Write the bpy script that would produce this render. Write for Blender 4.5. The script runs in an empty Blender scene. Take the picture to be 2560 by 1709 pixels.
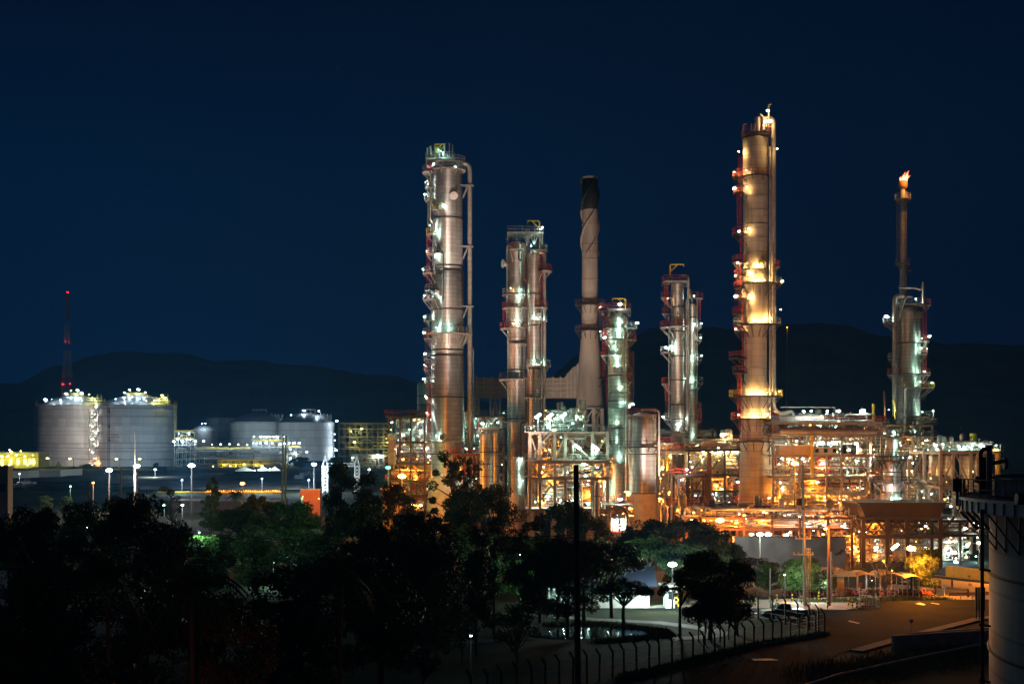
import bpy, math, random
from mathutils import Vector, Matrix
R = math.radians
sc = bpy.context.scene
COL = sc.collection
# ------------------------------------------------------------------ camera, world, sun, exposure
F, H, HY, CX = 3555.0, 17.9, 1130.0, 1280.0
cam = bpy.data.objects.new("camera", bpy.data.cameras.new("camera")); COL.objects.link(cam); sc.camera = cam
cam.location = (0, 0, H); cam.rotation_euler = (R(90), 0, 0)
cam.data.sensor_width = 36; cam.data.lens = 36 * F / 2560; cam.data.shift_y = (HY - 854.5) / 2560
cam.data.clip_start = 1; cam.data.clip_end = 30000
w = bpy.data.worlds.new("World"); sc.world = w; w.use_nodes = True
nt = w.node_tree; bg = nt.nodes["Background"]
tc = nt.nodes.new("ShaderNodeTexCoord"); sx = nt.nodes.new("ShaderNodeSeparateXYZ"); nt.links.new(tc.outputs["Generated"], sx.inputs[0])
mz = nt.nodes.new("ShaderNodeMapRange"); mz.inputs[1].default_value = 0.0; mz.inputs[2].default_value = 0.33; nt.links.new(sx.outputs[2], mz.inputs[0])
mx = nt.nodes.new("ShaderNodeMapRange"); mx.inputs[1].default_value = -0.35; mx.inputs[2].default_value = 0.35; nt.links.new(sx.outputs[0], mx.inputs[0])
def ramp(cols):
    r = nt.nodes.new("ShaderNodeValToRGB"); r.color_ramp.interpolation = 'EASE'
    els = r.color_ramp.elements
    for i, (p, c) in enumerate(cols):
        e = els[i] if i < 2 else els.new(p)
        e.position = p; e.color = (*c, 1)
    nt.links.new(mz.outputs[0], r.inputs[0]); return r
rl = ramp([(0, (0.0000, .0215, .082)), (1, (0, .0046, .0195)), (.45, (0, .0118, .043))])
rr = ramp([(0, (.0008, .0100, .040)), (1, (0, .0040, .0180)), (.45, (0, .0056, .0235))])
mm = nt.nodes.new("ShaderNodeMixRGB"); nt.links.new(mx.outputs[0], mm.inputs[0]); nt.links.new(rl.outputs[0], mm.inputs[1]); nt.links.new(rr.outputs[0], mm.inputs[2])
nt.links.new(mm.outputs[0], bg.inputs[0]); bg.inputs[1].default_value = 1.0
sl = bpy.data.lights.new("moon", 'SUN'); sl.energy = 0.012; sl.angle = R(2); sl.color = (.7, .8, 1)
so = bpy.data.objects.new("moon", sl); so.rotation_euler = (R(50), 0, R(-35)); COL.objects.link(so)
sc.view_settings.view_transform = 'Standard'; sc.view_settings.look = 'None'
sc.view_settings.exposure = 0; sc.view_settings.gamma = 1; sc.view_settings.use_curve_mapping = False
try:
    sc.cycles.use_denoising = True; sc.cycles.denoiser = 'OPENIMAGEDENOISE'
    sc.cycles.denoising_input_passes = 'RGB_ALBEDO_NORMAL'
    sc.cycles.max_bounces = 5; sc.cycles.diffuse_bounces = 3; sc.cycles.glossy_bounces = 3; sc.cycles.transparent_max_bounces = 12
    sc.cycles.sample_clamp_indirect = 2.0; sc.cycles.sample_clamp_direct = 0; sc.cycles.use_light_tree = True
    sc.cycles.caustics_reflective = False; sc.cycles.caustics_refractive = False
except Exception as e:
    print(e)
HAZE = 0.00020   # density of the air
PW = 1.0   # common gain of the lamps
rnd = random.Random(5)

# ------------------------------------------------------------------ helpers
def W(px, py, d): return Vector(((px - CX) / F * d, d, H + (HY - py) / F * d))
def G(px, py, z=0.0):
    d = (H - z) * F / (py - HY); return Vector(((px - CX) / F * d, d, z))
def sm(t): t = max(0., min(1., t)); return t * t * (3 - 2 * t)
def zt(x, y): return 7.0 * sm((y - 400) / 450) - 0.0
def T(px, py):
    d = 100.
    while d < 3000:
        if H + (HY - py) / F * d <= zt(0, d): break
        d += 1.
    return Vector(((px - CX) / F * d, d, zt(0, d)))
LOC = {}
class MB:
    def __init__(s): s.v = []; s.f = []; s.sm = []
    def add(s, vs, fs, smooth=False):
        o = len(s.v); s.v += [Vector(p) for p in vs]; s.f += [tuple(i + o for i in f) for f in fs]; s.sm += [smooth] * len(fs)
    def box(s, x0, x1, y0, y1, z0, z1):
        s.add([(x0, y0, z0), (x1, y0, z0), (x1, y1, z0), (x0, y1, z0), (x0, y0, z1), (x1, y0, z1), (x1, y1, z1), (x0, y1, z1)],
              [(0, 3, 2, 1), (4, 5, 6, 7), (0, 1, 5, 4), (1, 2, 6, 5), (2, 3, 7, 6), (3, 0, 4, 7)])
    def bar(s, a, b, w, h=None):
        a = Vector(a); b = Vector(b); h = h or w; d = b - a
        if d.length < 1e-5: return
        d.normalize(); up = Vector((0, 0, 1)) if abs(d.z) < .95 else Vector((0, 1, 0))
        u = d.cross(up).normalized() * w / 2; v = d.cross(u).normalized() * h / 2
        s.add([a - u - v, a + u - v, a + u + v, a - u + v, b - u - v, b + u - v, b + u + v, b - u + v],
              [(0, 3, 2, 1), (4, 5, 6, 7), (0, 1, 5, 4), (1, 2, 6, 5), (2, 3, 7, 6), (3, 0, 4, 7)])
    def ibeam(s, a, b, w, h):
        a = Vector(a); b = Vector(b); z = Vector((0, 0, h / 2))
        s.bar(a + z * .9, b + z * .9, w, h * .12); s.bar(a - z * .9, b - z * .9, w, h * .12); s.bar(a, b, w * .18, h * .85)
    def tube(s, pts, r, n=8, cap=True, rs=None):
        pts = [Vector(p) for p in pts]; m = len(pts); vs = []; fs = []
        ref = None
        for i, p in enumerate(pts):
            t = (pts[min(i + 1, m - 1)] - pts[max(i - 1, 0)])
            if t.length < 1e-6: t = Vector((0, 0, 1))
            t.normalize()
            if ref is None: ref = Vector((0, 0, 1)) if abs(t.z) < .9 else Vector((0, 1, 0))
            u = (ref - t * ref.dot(t))
            if u.length < 1e-4: u = t.orthogonal()
            u.normalize(); ref = u; v = t.cross(u); rr = rs[i] if rs else r
            for k in range(n):
                a = 2 * math.pi * k / n; vs.append(p + u * math.cos(a) * rr + v * math.sin(a) * rr)
        for i in range(m - 1):
            for k in range(n):
                fs.append((i * n + k, i * n + (k + 1) % n, (i + 1) * n + (k + 1) % n, (i + 1) * n + k))
        s.add(vs, fs, True)
        if cap: s.add(vs[:n], [tuple(range(n - 1, -1, -1))]); s.add(vs[-n:], [tuple(range(n))])
    def pipe(s, pts, r, n=8, bend=None):
        pts = [Vector(p) for p in pts]; bend = bend or r * 2.5; out = [pts[0]]
        for i in range(1, len(pts) - 1):
            a, b, c = pts[i - 1], pts[i], pts[i + 1]; l = min(bend, (b - a).length * .45, (c - b).length * .45)
            p = b + (a - b).normalized() * l; q = b + (c - b).normalized() * l
            for k in range(5):
                t = k / 4; out.append(p * (1 - t) ** 2 + b * 2 * t * (1 - t) + q * t * t)
        out.append(pts[-1]); s.tube(out, r, n)
    def lathe(s, c, prof, n=40, smooth=True, a0=0, a1=360, cap=True):
        full = abs(a1 - a0 - 360) < .01; k = n if full else n + 1; vs = []; fs = []; c = Vector(c)
        for (z, r) in prof:
            for i in range(k):
                a = R(a0 + (a1 - a0) * i / n); vs.append((c.x + r * math.cos(a), c.y + r * math.sin(a), z))
        for j in range(len(prof) - 1):
            for i in range(n):
                i2 = (i + 1) % k; fs.append((j * k + i, j * k + i2, (j + 1) * k + i2, (j + 1) * k + i))
        s.add(vs, fs, smooth)
        if cap and full:
            s.add(vs[:k], [tuple(range(k - 1, -1, -1))]); s.add(vs[-k:], [tuple(range(k))])
    def hvessel(s, a, b, r, n=16, dome=.5):
        a = Vector(a); b = Vector(b); d = (b - a).normalized(); pts = []; rs = []
        for k in range(5):
            t = k / 4 * math.pi / 2; pts.append(a - d * r * dome * math.cos(t)); rs.append(max(.01, r * math.sin(t)))
        for k in range(4, -1, -1):
            t = k / 4 * math.pi / 2; pts.append(b + d * r * dome * math.cos(t)); rs.append(max(.01, r * math.sin(t)))
        s.tube(pts, r, n, True, rs)
    def prism(s, poly, y0, y1):   # poly in x,z
        n = len(poly); vs = [(x, y0, z) for x, z in poly] + [(x, y1, z) for x, z in poly]
        s.add(vs, [tuple(range(n)), tuple(range(2 * n - 1, n - 1, -1))] + [(i, i + n, (i + 1) % n + n, (i + 1) % n) for i in range(n)])
    def sheet(s, poly, z):
        s.add([(p[0], p[1], z) for p in poly], [tuple(range(len(poly)))])
def thing(name, label, cat, loc, group=None):
    o = bpy.data.objects.new(name, None); COL.objects.link(o); o.location = loc; o.empty_display_size = .2
    LOC[o.name] = Vector(loc); tag(o, label, cat, group); return o
def tag(o, label=None, cat=None, group=None, kind=None):
    for k, v in (("label", label), ("category", cat), ("group", group), ("kind", kind)):
        if v: o[k] = v
    return o
def ob(name, mb, m, parent=None, label=None):
    me = bpy.data.meshes.new(name)
    off = LOC[parent.name] if parent else (sum(mb.v, Vector()) / max(1, len(mb.v)))
    if not parent: off = Vector((off.x, off.y, min(p.z for p in mb.v)))
    me.from_pydata([tuple(p - off) for p in mb.v], [], mb.f); me.polygons.foreach_set("use_smooth", mb.sm)
    me.materials.append(m); me.update()
    o = bpy.data.objects.new(name, me); COL.objects.link(o)
    if parent: o.parent = parent
    else: o.location = off
    LOC[o.name] = Vector(off)
    if label: o["label"] = label
    return o
def copy_tree(o, loc=None, parent=None, rot=None, scale=None, label=None):
    c = o.copy(); COL.objects.link(c); LOC[c.name] = LOC.get(o.name, Vector())
    if parent: c.parent = parent
    if loc is not None: c.location = loc; LOC[c.name] = Vector(loc)
    if rot is not None: c.rotation_euler = (0, 0, rot)
    if scale is not None: c.scale = scale if hasattr(scale, '__len__') else (scale,) * 3
    if label: c["label"] = label
    for ch in list(o.children): copy_tree(ch, parent=c)
    return c

# ------------------------------------------------------------------ materials
def mat(name, col, rough=.6, metal=0., var=.25, scale=1.5, bump=0., zs=1., dirt=None, spec=.4):
    m = bpy.data.materials.new(name); m.use_nodes = True; n = m.node_tree; p = n.nodes["Principled BSDF"]
    p.inputs["Roughness"].default_value = rough; p.inputs["Metallic"].default_value = metal; p.inputs["Specular IOR Level"].default_value = spec
    t = n.nodes.new("ShaderNodeTexCoord"); mp = n.nodes.new("ShaderNodeMapping"); mp.inputs["Scale"].default_value = (scale, scale, scale * zs)
    n.links.new(t.outputs["Object"], mp.inputs[0]); no = n.nodes.new("ShaderNodeTexNoise"); no.inputs["Scale"].default_value = 1; no.inputs["Detail"].default_value = 6
    n.links.new(mp.outputs[0], no.inputs["Vector"]); r = n.nodes.new("ShaderNodeValToRGB"); e = r.color_ramp.elements
    e[0].position = .3; e[1].position = .72; dk = dirt or tuple(c * (1 - var) for c in col)
    e[0].color = (*dk, 1); e[1].color = (*[min(1, c * (1 + var * .4)) for c in col], 1)
    n.links.new(no.outputs["Fac"], r.inputs[0]); n.links.new(r.outputs[0], p.inputs["Base Color"])
    if bump:
        b = n.nodes.new("ShaderNodeBump"); b.inputs["Strength"].default_value = bump; b.inputs["Distance"].default_value = .1
        n.links.new(no.outputs["Fac"], b.inputs["Height"]); n.links.new(b.outputs[0], p.inputs["Normal"])
    return m
ANI = .25
def cladding(name, col, metal, rough, band=.9, panels=14, streak=.25, stain=(.2, .09, .04), stain_amt=.35, line=.45, bumpf=2.0):
    """metal sheet jacket: horizontal bands, vertical seams, slightly buckled sheets, rust runs"""
    m = bpy.data.materials.new(name); m.use_nodes = True; n = m.node_tree; L = n.links; p = n.nodes["Principled BSDF"]
    N = lambda t: n.nodes.new(t)
    def M(op, a, b=None):
        q = N("ShaderNodeMath"); q.operation = op
        for i, x in enumerate((a, b)):
            if x is None: continue
            if isinstance(x, (int, float)): q.inputs[i].default_value = x
            else: L.new(x, q.inputs[i])
        return q.outputs[0]
    t = N("ShaderNodeTexCoord"); s = N("ShaderNodeSeparateXYZ"); L.new(t.outputs["Object"], s.inputs[0])
    ang = M('ARCTAN2', s.outputs[1], s.outputs[0]); pa = M('MULTIPLY', ang, panels / 6.2832)
    zb = M('DIVIDE', s.outputs[2], band)
    lz = M('LESS_THAN', M('FRACT', zb), .08); lp = M('LESS_THAN', M('FRACT', pa), .035); ln = M('MAXIMUM', lz, M('MULTIPLY', lp, .5))
    cell = N("ShaderNodeCombineXYZ"); L.new(M('FLOOR', pa), cell.inputs[0]); L.new(M('FLOOR', zb), cell.inputs[1])
    wn = N("ShaderNodeTexWhiteNoise"); wn.noise_dimensions = '3D'; L.new(cell.outputs[0], wn.inputs["Vector"])
    mp = N("ShaderNodeMapping"); mp.inputs["Scale"].default_value = (.9, .9, .06); L.new(t.outputs["Object"], mp.inputs[0])
    n1 = N("ShaderNodeTexNoise"); n1.inputs["Scale"].default_value = 1; n1.inputs["Detail"].default_value = 5; L.new(mp.outputs[0], n1.inputs["Vector"])
    r1 = N("ShaderNodeValToRGB"); e = r1.color_ramp.elements; e[0].position = .5; e[1].position = .72; e[0].color = (0, 0, 0, 1); e[1].color = (1, 1, 1, 1); L.new(n1.outputs["Fac"], r1.inputs[0])
    c1 = N("ShaderNodeMixRGB"); c1.inputs[1].default_value = (*col, 1); c1.inputs[2].default_value = (*stain, 1); L.new(M('MULTIPLY', r1.outputs[0], stain_amt), c1.inputs[0])
    c2 = N("ShaderNodeMixRGB"); c2.blend_type = 'MULTIPLY'; c2.inputs[0].default_value = 1; L.new(c1.outputs[0], c2.inputs[1])
    v = M('ADD', M('MULTIPLY', wn.outputs["Value"], .25), .8); v = M('MULTIPLY', v, M('SUBTRACT', 1.0, M('MULTIPLY', ln, line)))
    cc = N("ShaderNodeCombineXYZ"); [L.new(v, cc.inputs[i]) for i in range(3)]; L.new(cc.outputs[0], c2.inputs[2])
    L.new(c2.outputs[0], p.inputs["Base Color"]); p.inputs["Metallic"].default_value = metal
    L.new(M('ADD', M('MULTIPLY', wn.outputs["Value"], .10), rough), p.inputs["Roughness"])
    mp2 = N("ShaderNodeMapping"); mp2.inputs["Scale"].default_value = (bumpf, bumpf, .03); L.new(t.outputs["Object"], mp2.inputs[0])
    n2 = N("ShaderNodeTexNoise"); n2.inputs["Scale"].default_value = 1; n2.inputs["Detail"].default_value = 2; L.new(mp2.outputs[0], n2.inputs["Vector"])
    b = N("ShaderNodeBump"); b.inputs["Strength"].default_value = streak; b.inputs["Distance"].default_value = .25; tg = N("ShaderNodeTangent"); tg.direction_type = "RADIAL"; tg.axis = "Z"; L.new(tg.outputs[0], p.inputs["Tangent"]); p.inputs["Anisotropic"].default_value = .94 if metal > .3 else 0; p.inputs["Anisotropic Rotation"].default_value = ANI
    L.new(M('ADD', n2.outputs["Fac"], M('MULTIPLY', lz, .05)), b.inputs["Height"]); L.new(b.outputs[0], p.inputs["Normal"])
    return m
def emis(name, col, st):
    m = bpy.data.materials.new(name); m.use_nodes = True; p = m.node_tree.nodes["Principled BSDF"]
    p.inputs["Base Color"].default_value = (*col, 1); p.inputs["Emission Color"].default_value = (*col, 1); p.inputs["Emission Strength"].default_value = st
    m.cycles.emission_sampling = 'NONE' if hasattr(m.cycles, 'emission_sampling') else m.cycles.emission_sampling
    return m
M_ = dict(
    clad=cladding("aluminium_cladding", (.60, .58, .56), .68, .50),
    clad_b=cladding("weathered_cladding", (.57, .52, .48), .66, .50, .75, 12, .35, stain_amt=.5),
    clad_t=cladding("pale_cladding", (.52, .55, .50), .6, .5, .7, 10),
    paint=cladding("cream_painted_steel", (.50, .43, .34), .05, .55, 1.2, 6, .08, (.13, .07, .05), .65, .3),
    stack=mat("concrete_stack", (.38, .31, .26), .8, 0, .3, .35, .2, .25, (.26, .18, .14)),
    tankw=cladding("white_tank_shell", (.62, .60, .58), 0, .55, 6.5, 30, .05, (.4, .38, .36), .35, .4, .3),
    tankr=mat("tank_roof", (.42, .44, .46), .35, .5, .2, .3),
    galv=mat("galvanised_steel", (.36, .37, .35), .5, .45, .3, 2),
    steel=mat("grey_structural_steel", (.33, .30, .27), .6, .2, .35, 1.2),
    dark=mat("dark_steel", (.045, .04, .038), .6, .3, .3, 2),
    cream=mat("cream_fireproofed_column", (.46, .38, .31), .75, 0, .25, .8),
    conc=mat("concrete", (.27, .25, .23), .85, 0, .3, .8, .2),
    red=mat("red_paint", (.42, .05, .03), .55, .1, .35, 2),
    yel=mat("yellow_paint", (.62, .42, .03), .5, 0, .2, 2),
    brown=mat("brown_painted_sheet", (.034, .020, .022), .6, .1, .35, .8),
    pipe=mat("insulated_pipe", (.45, .41, .36), .42, .5, .3, 1.2),
    pipe2=mat("painted_pipe", (.40, .37, .33), .5, .1, .35, 1.0),
    rust=mat("rusty_steel", (.16, .07, .04), .8, .1, .4, 2),
    black=mat("black_paint", (.012, .011, .011), .6, 0, .4, 1),
    teal=mat("pale_sheet_wall", (.42, .47, .47), .6, .1, .2, .6),
    leaf=mat("leaves", (.045, .085, .02), .55, 0, .5, 1.2, spec=.2),
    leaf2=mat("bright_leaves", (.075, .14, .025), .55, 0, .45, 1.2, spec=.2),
    leaf3=mat("olive_leaves", (.055, .075, .025), .6, 0, .5, 1.4, spec=.2),
    bloom=mat("yellow_blossom_leaves", (.22, .15, .03), .6, 0, .5, .8, dirt=(.04, .05, .015), spec=.2),
    bark=mat("bark", (.09, .07, .055), .9, 0, .4, 2, .3),
    bare=mat("pale_twigs", (.17, .12, .09), .9, 0, .3, 2),
    grass=mat("park_grass", (.022, .026, .012), 1, 0, .5, .25, spec=.1),
    grassb=mat("grass_tufts", (.06, .085, .02), .9, 0, .4, 1),
    asph=mat("asphalt", (.015, .017, .021), .95, 0, .6, .18, .1, spec=.04),
    tar=mat("fresh_tar_patch", (.009, .009, .010), .95, 0, .4, .5, .1, spec=.04),
    path=mat("concrete_path", (.13, .125, .12), .85, 0, .2, .6),
    sand=mat("sandy_ground", (.42, .36, .30), .95, 0, .45, .06, .3),
    earth=mat("dry_earth", (.15, .14, .13), .95, 0, .5, .05, .3),
    hill=mat("wooded_hill", (.10, .11, .09), 1, 0, .6, .012, 1),
    white=mat("white_paint", (.75, .75, .72), .5, 0, .15, 2),
    glass=mat("dark_glass", (.02, .025, .03), .1, 0, .1, 1, spec=.8),
    tyre=mat("tyre_rubber", (.02, .02, .02), .85, 0, .2, 3),
    carg=mat("grey_car_paint", (.09, .10, .12), .3, .5, .1, 1),
    blue=mat("blue_roof_sheet", (.012, .022, .05), .9, 0, .2, 1),
    wallgrey=mat("stained_grey_render", (.115, .105, .11), .9, 0, .5, .25, .1, 1, (.06, .05, .05)),
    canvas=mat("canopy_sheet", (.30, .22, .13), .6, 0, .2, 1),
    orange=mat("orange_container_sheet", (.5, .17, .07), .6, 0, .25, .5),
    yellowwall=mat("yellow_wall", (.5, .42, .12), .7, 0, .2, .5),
    water=mat("pond_water", (.01, .015, .015), .08, 0, .2, .5, .05, spec=.6),
    ceram=mat("dark_tank_paint", (.20, .19, .19), .55, .1, .2, .3),
)
KIND = {  # colour of the light, emission of the visible bulb
    'na': ((1, .29, .025), 26), 'wh': ((.80, 1, .90), 20), 'te': ((.52, 1, .80), 16), 'wa': ((1, .60, .20), 22), 'bl': ((.66, .86, 1), 24),
    'ye': ((.95, .95, .25), 14), 'rd': ((1, .02, .04), 12), 'gr': ((.06, 1, .38), 12), 'fl': ((1, .93, .80), 26)}
BULB = {}; LDATA = {}
for k, (c, s_) in KIND.items():
    mb = MB(); mb.lathe((0, 0, 0), [(-1, .02), (-.7, .7), (0, 1), (.7, .7), (1, .02)], 8, True, cap=False)
    me = bpy.data.meshes.new("bulb"); me.from_pydata([tuple(p) for p in mb.v], [], mb.f); me.polygons.foreach_set("use_smooth", mb.sm)
    me.materials.append(emis("lamp_glow_" + k, c if k not in ('na', 'wa') else (c[0], c[1] * 1.25, c[2] * 2.2), s_)); BULB[k] = me
mb = MB(); mb.lathe((0, 0, 0), [(0, 1.0), (.35, .8), (.8, .35), (1.0, .3)], 8); mb.bar((0, 0, .9), (0, 1.6, 1.4), .25)
HOOD = bpy.data.meshes.new("hood"); HOOD.from_pydata([tuple(p) for p in mb.v], [], mb.f); HOOD.materials.append(M_['galv'])
NL = [0]
def lamp(root, p, kind='wh', r=.22, watt=300, off=(0, -.5, -.35), hood=True):
    """a fixture: hood with the glowing bulb under it and the light it gives"""
    p = Vector(p); r *= rnd.choice((.4, .5, .6, .75, .95, 1.15)) if watt < 3000 else .85; r = r * .8 if r > .1 else r; o = bpy.data.objects.new("lamp", HOOD if hood else BULB[kind]); COL.objects.link(o)
    o.parent = root; o.location = p - LOC[root.name] + (Vector((0, 0, r * .5)) if hood else Vector()); o.scale = (r * .85,) * 3 if hood else (r * 1.2, r, r * .62)
    if hood:
        b = bpy.data.objects.new("bulb", BULB[kind]); COL.objects.link(b); b.parent = o; b.location = (0, 0, -.6); q_ = rnd.uniform(.8, 1.25); b.scale = (1.25 * q_, 1.1, .75 * q_); b.rotation_euler = (0, rnd.uniform(-.4, .4), 0)
    if watt:
        key = (kind, watt)
        if key not in LDATA:
            l = bpy.data.lights.new("light", 'POINT'); l.energy = watt * PW; l.color = KIND[kind][0]; l.shadow_soft_size = .12 if watt < 3000 else .4; LDATA[key] = l
        lo = bpy.data.objects.new("light", LDATA[key]); COL.objects.link(lo); lo.parent = root
        lo.location = p - LOC[root.name] + Vector(off) * max(1, r / .25); NL[0] += 1
    return o

# ------------------------------------------------------------------ towers
class Tw:
    def __init__(s, name, label, cat, cx, d, prof, m, dome=None, n=48, group=None):
        s.cx, s.d, s.k = cx, d, d / F; b = W(cx, HY, d); s.x = b.x; s.root = thing(name, label, cat, (b.x, d, 0), group)
        s.prof = [(s.Z(y), h * s.k) for y, h in prof]
        pr = [(max(z, 0), r) for z, r in s.prof]
        if dome:
            z0, r0 = pr[-1]; hh = dome * s.k
            pr += [(z0 + hh * math.sin(a), max(.02, r0 * math.cos(a))) for a in [math.pi / 2 * i / 7 for i in range(1, 8)]]
        mb = MB(); mb.lathe((b.x, d, 0), pr, n); s.shell = ob("shell", mb, m, s.root)
    def Z(s, py): return H + (HY - py) * s.k
    def X(s, px): return s.x + (px - s.cx) * s.k
    def rad(s, z):
        p = s.prof
        if z <= p[0][0]: return p[0][1]
        for (z0, r0), (z1, r1) in zip(p, p[1:]):
            if z0 <= z <= z1: return r0 + (r1 - r0) * (z - z0) / max(1e-6, z1 - z0)
        return p[-1][1]
    def ring(s, py, hpx=2.5, out=.12, m='dark'):
        z = s.Z(py); r = s.rad(z); mb = MB(); h = hpx * s.k / 2; mb.lathe((s.x, s.d, 0), [(z - h, r + .01), (z - h, r + out), (z + h, r + out), (z + h, r + .01)], 48)
        ob("flange_ring", mb, M_[m], s.root)
    def plat(s, py, rout, a0=150, a1=210, rail='galv', deck='steel', br=True, cage=True):
        """platform sector around the shell, with brackets and a handrail; 180 is left, 270 faces the viewer"""
        z = s.Z(py); ri = s.rad(z) + .03; ro = max(rout * s.k, ri + .7); c = (s.x, s.d, 0); arc = R(a1 - a0) * ro
        n = max(4, int((a1 - a0) / 8)); mb = MB()
        if a1 - a0 >= 360: mb.lathe(c, [(z - .14, ri), (z - .14, ro), (z, ro), (z, ri)], 40, False)
        else:
            mb.lathe(c, [(z - .14, ri), (z - .14, ro), (z, ro), (z, ri), (z - .14, ri)], n, False, a0, a1)
        P = lambda a, r, zz: (s.x + r * math.cos(R(a)), s.d + r * math.sin(R(a)), zz)
        if br:
            nb = max(2, int(arc / 1.9))
            for i in range(nb + (a1 - a0 < 360)):
                a = a0 + (a1 - a0) * i / nb; zz = z - min(2.4, (ro - ri) * 1.3)
                mb.bar(P(a, ro - .08, z - .17), P(a, s.rad(zz), zz), .11); mb.bar(P(a, ri, z - .2), P(a, ro, z - .2), .1)
        o = ob("platform", mb, M_[deck], s.root)
        hb = MB(); ns = max(3, int(arc / 1.15))
        for i in range(ns + (a1 - a0 < 360)):
            a = a0 + (a1 - a0) * i / ns; hb.bar(P(a, ro - .05, z), P(a, ro - .05, z + 1.15), .07)
        for hz in (.58, 1.15):
            pts = [P(a0 + (a1 - a0) * i / n, ro - .05, z + hz) for i in range(n + 1)]
            for p, q in zip(pts, pts[1:]): hb.bar(p, q, .065)
            if a1 - a0 < 360:
                for a in (a0, a1): hb.bar(P(a, ri, z + hz), P(a, ro - .05, z + hz), .065)
        ob("handrail", hb, M_[rail], o)
    def ladder(s, px, y0, y1, m='red', dy=-.6, cage=True):
        x = s.X(px); a, b = sorted((s.Z(y0), s.Z(y1))); y = s.d + dy; mb = MB()
        for e in (-.28, .28): mb.bar((x + e, y, a), (x + e, y, b), .07)
        z = a
        while z < b: mb.bar((x - .28, y, z), (x + .28, y, z), .05); z += .6
        if cage:
            z = a + 2
            while z < b:
                pts = [(x + .42 * math.cos(R(t)), y - .05 + .7 * math.sin(R(t)), z) for t in (180, 216, 252, 288, 324, 360)]
                for p, q in zip(pts, pts[1:]): mb.bar(p, q, .05)
                z += 1.1
            for t in (180, 225, 270, 315, 360):
                px_, py_ = x + .42 * math.cos(R(t)), y - .05 + .7 * math.sin(R(t)); mb.bar((px_, py_, a + 2), (px_, py_, b), .045)
        ob("ladder", mb, M_[m], s.root)
    def pipe(s, pts, r, m='pipe', name='pipe', n=10, bend=None):
        mb = MB(); mb.pipe([(s.X(p[0]), s.d + (p[2] if len(p) > 2 else 0), s.Z(p[1])) for p in pts], r * s.k, n, bend)
        return ob(name, mb, M_[m], s.root)
    def lamp(s, px, py, kind='wh', r=.25, watt=150, dy=None, off=None, hood=True):
        """dy None: on the rim, out to the side of the shell"""
        rr = s.rad(s.Z(py)); x = s.X(px); dx = x - s.x
        if dy is None:
            dy = -math.sqrt(max(0, (rr + 1.0) ** 2 - dx * dx)) if abs(dx) < rr + .9 else -.8
        o = off or (-.35 * (1 if dx > 0 else -1) if abs(dx) > rr else 0, -.1 if abs(dx) > rr else .25, -.35)
        lamp(s.root, (x, s.d + dy, s.Z(py)), kind, r, watt, o, hood)
    def nozzle(s, px, py, rpx, m='clad_b'):
        z = s.Z(py); rr = s.rad(z); dx = s.X(px) - s.x; x = s.X(px); y = s.d - math.sqrt(max(0, rr * rr - dx * dx)) if abs(dx) < rr else s.d
        sg = 0 if abs(dx) < rr * .9 else (1 if dx > 0 else -1); mb = MB(); e = Vector((sg * .8, -.9 if sg == 0 else -.3, 0)); c = Vector((x, y, z)); r = rpx * s.k
        mb.tube([c - e * .5, c + e * .8], r * .7, 16); mb.tube([c + e * .8, c + e * .95], r, 16); mb.tube([c + e * .95, c + e * 1.0], r * .45, 12)
        ob("manway", mb, M_[m], s.root)
    def topframe(s, py, x0, x1, drop, rail='galv', m='galv', dd=None):
        """square service deck over the dome on raking struts"""
        z = s.Z(py); xa, xb = s.X(x0), s.X(x1); dd = dd or (xb - xa) * .5; mb = MB()
        mb.box(xa, xb, s.d - dd, s.d + dd, z - .15, z)
        for yy in (s.d - dd + .1, s.d + dd - .1):
            mb.bar((xa, yy, z - .3), (xb, yy, z - .3), .22)
            for xx in (xa + .15, s.x, xb - .15):
                mb.bar((xx, yy, z - .2), (xx, yy, z - drop * s.k), .14)
            for sgn in (-1, 1): mb.bar((s.x, yy, z - drop * s.k), (s.x + sgn * (xb - xa) * .25, yy, z - .3), .12); mb.bar((s.x + sgn * (xb - xa) * .48, yy, z - drop * s.k * .9), (s.x + sgn * (xb - xa) * .25, yy, z - .3), .12)
        o = ob("top_deck", mb, M_[m], s.root); hb = MB(); rails(hb, [(xa, s.d - dd), (xb, s.d - dd), (xb, s.d + dd), (xa, s.d + dd), (xa, s.d - dd)], z); ob("handrail", hb, M_[rail], o)
    def davit(s, px, y0, y1, px2, m='yel'):
        mb = MB(); x = s.X(px); y = s.d - 1.0; z = s.Z(y1); x2 = s.X(px2); g = .16
        mb.pipe([(x, y, s.Z(y0)), (x, y, z), (x2, y, z)], g, 8, .5); sg = 1 if x2 > x else -1; mb.bar((x, y, z - 1.6), (x + sg * 1.6, y, z), .2); mb.bar((x2, y, z), (x2, y, z - .6), .15)
        ob("davit", mb, M_[m], s.root)
def rails(mb, pts, z, h=1.1, step=1.5, w=.065):
    for (xa, ya), (xb, yb) in zip(pts, pts[1:]):
        l = math.hypot(xb - xa, yb - ya); n = max(1, int(l / step))
        for i in range(n + 1):
            t = i / n; x, y = xa + (xb - xa) * t, ya + (yb - ya) * t; mb.bar((x, y, z), (x, y, z + h), w)
        for hh in (h * .5, h): mb.bar((xa, ya, z + hh), (xb, yb, z + hh), w)

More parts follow.
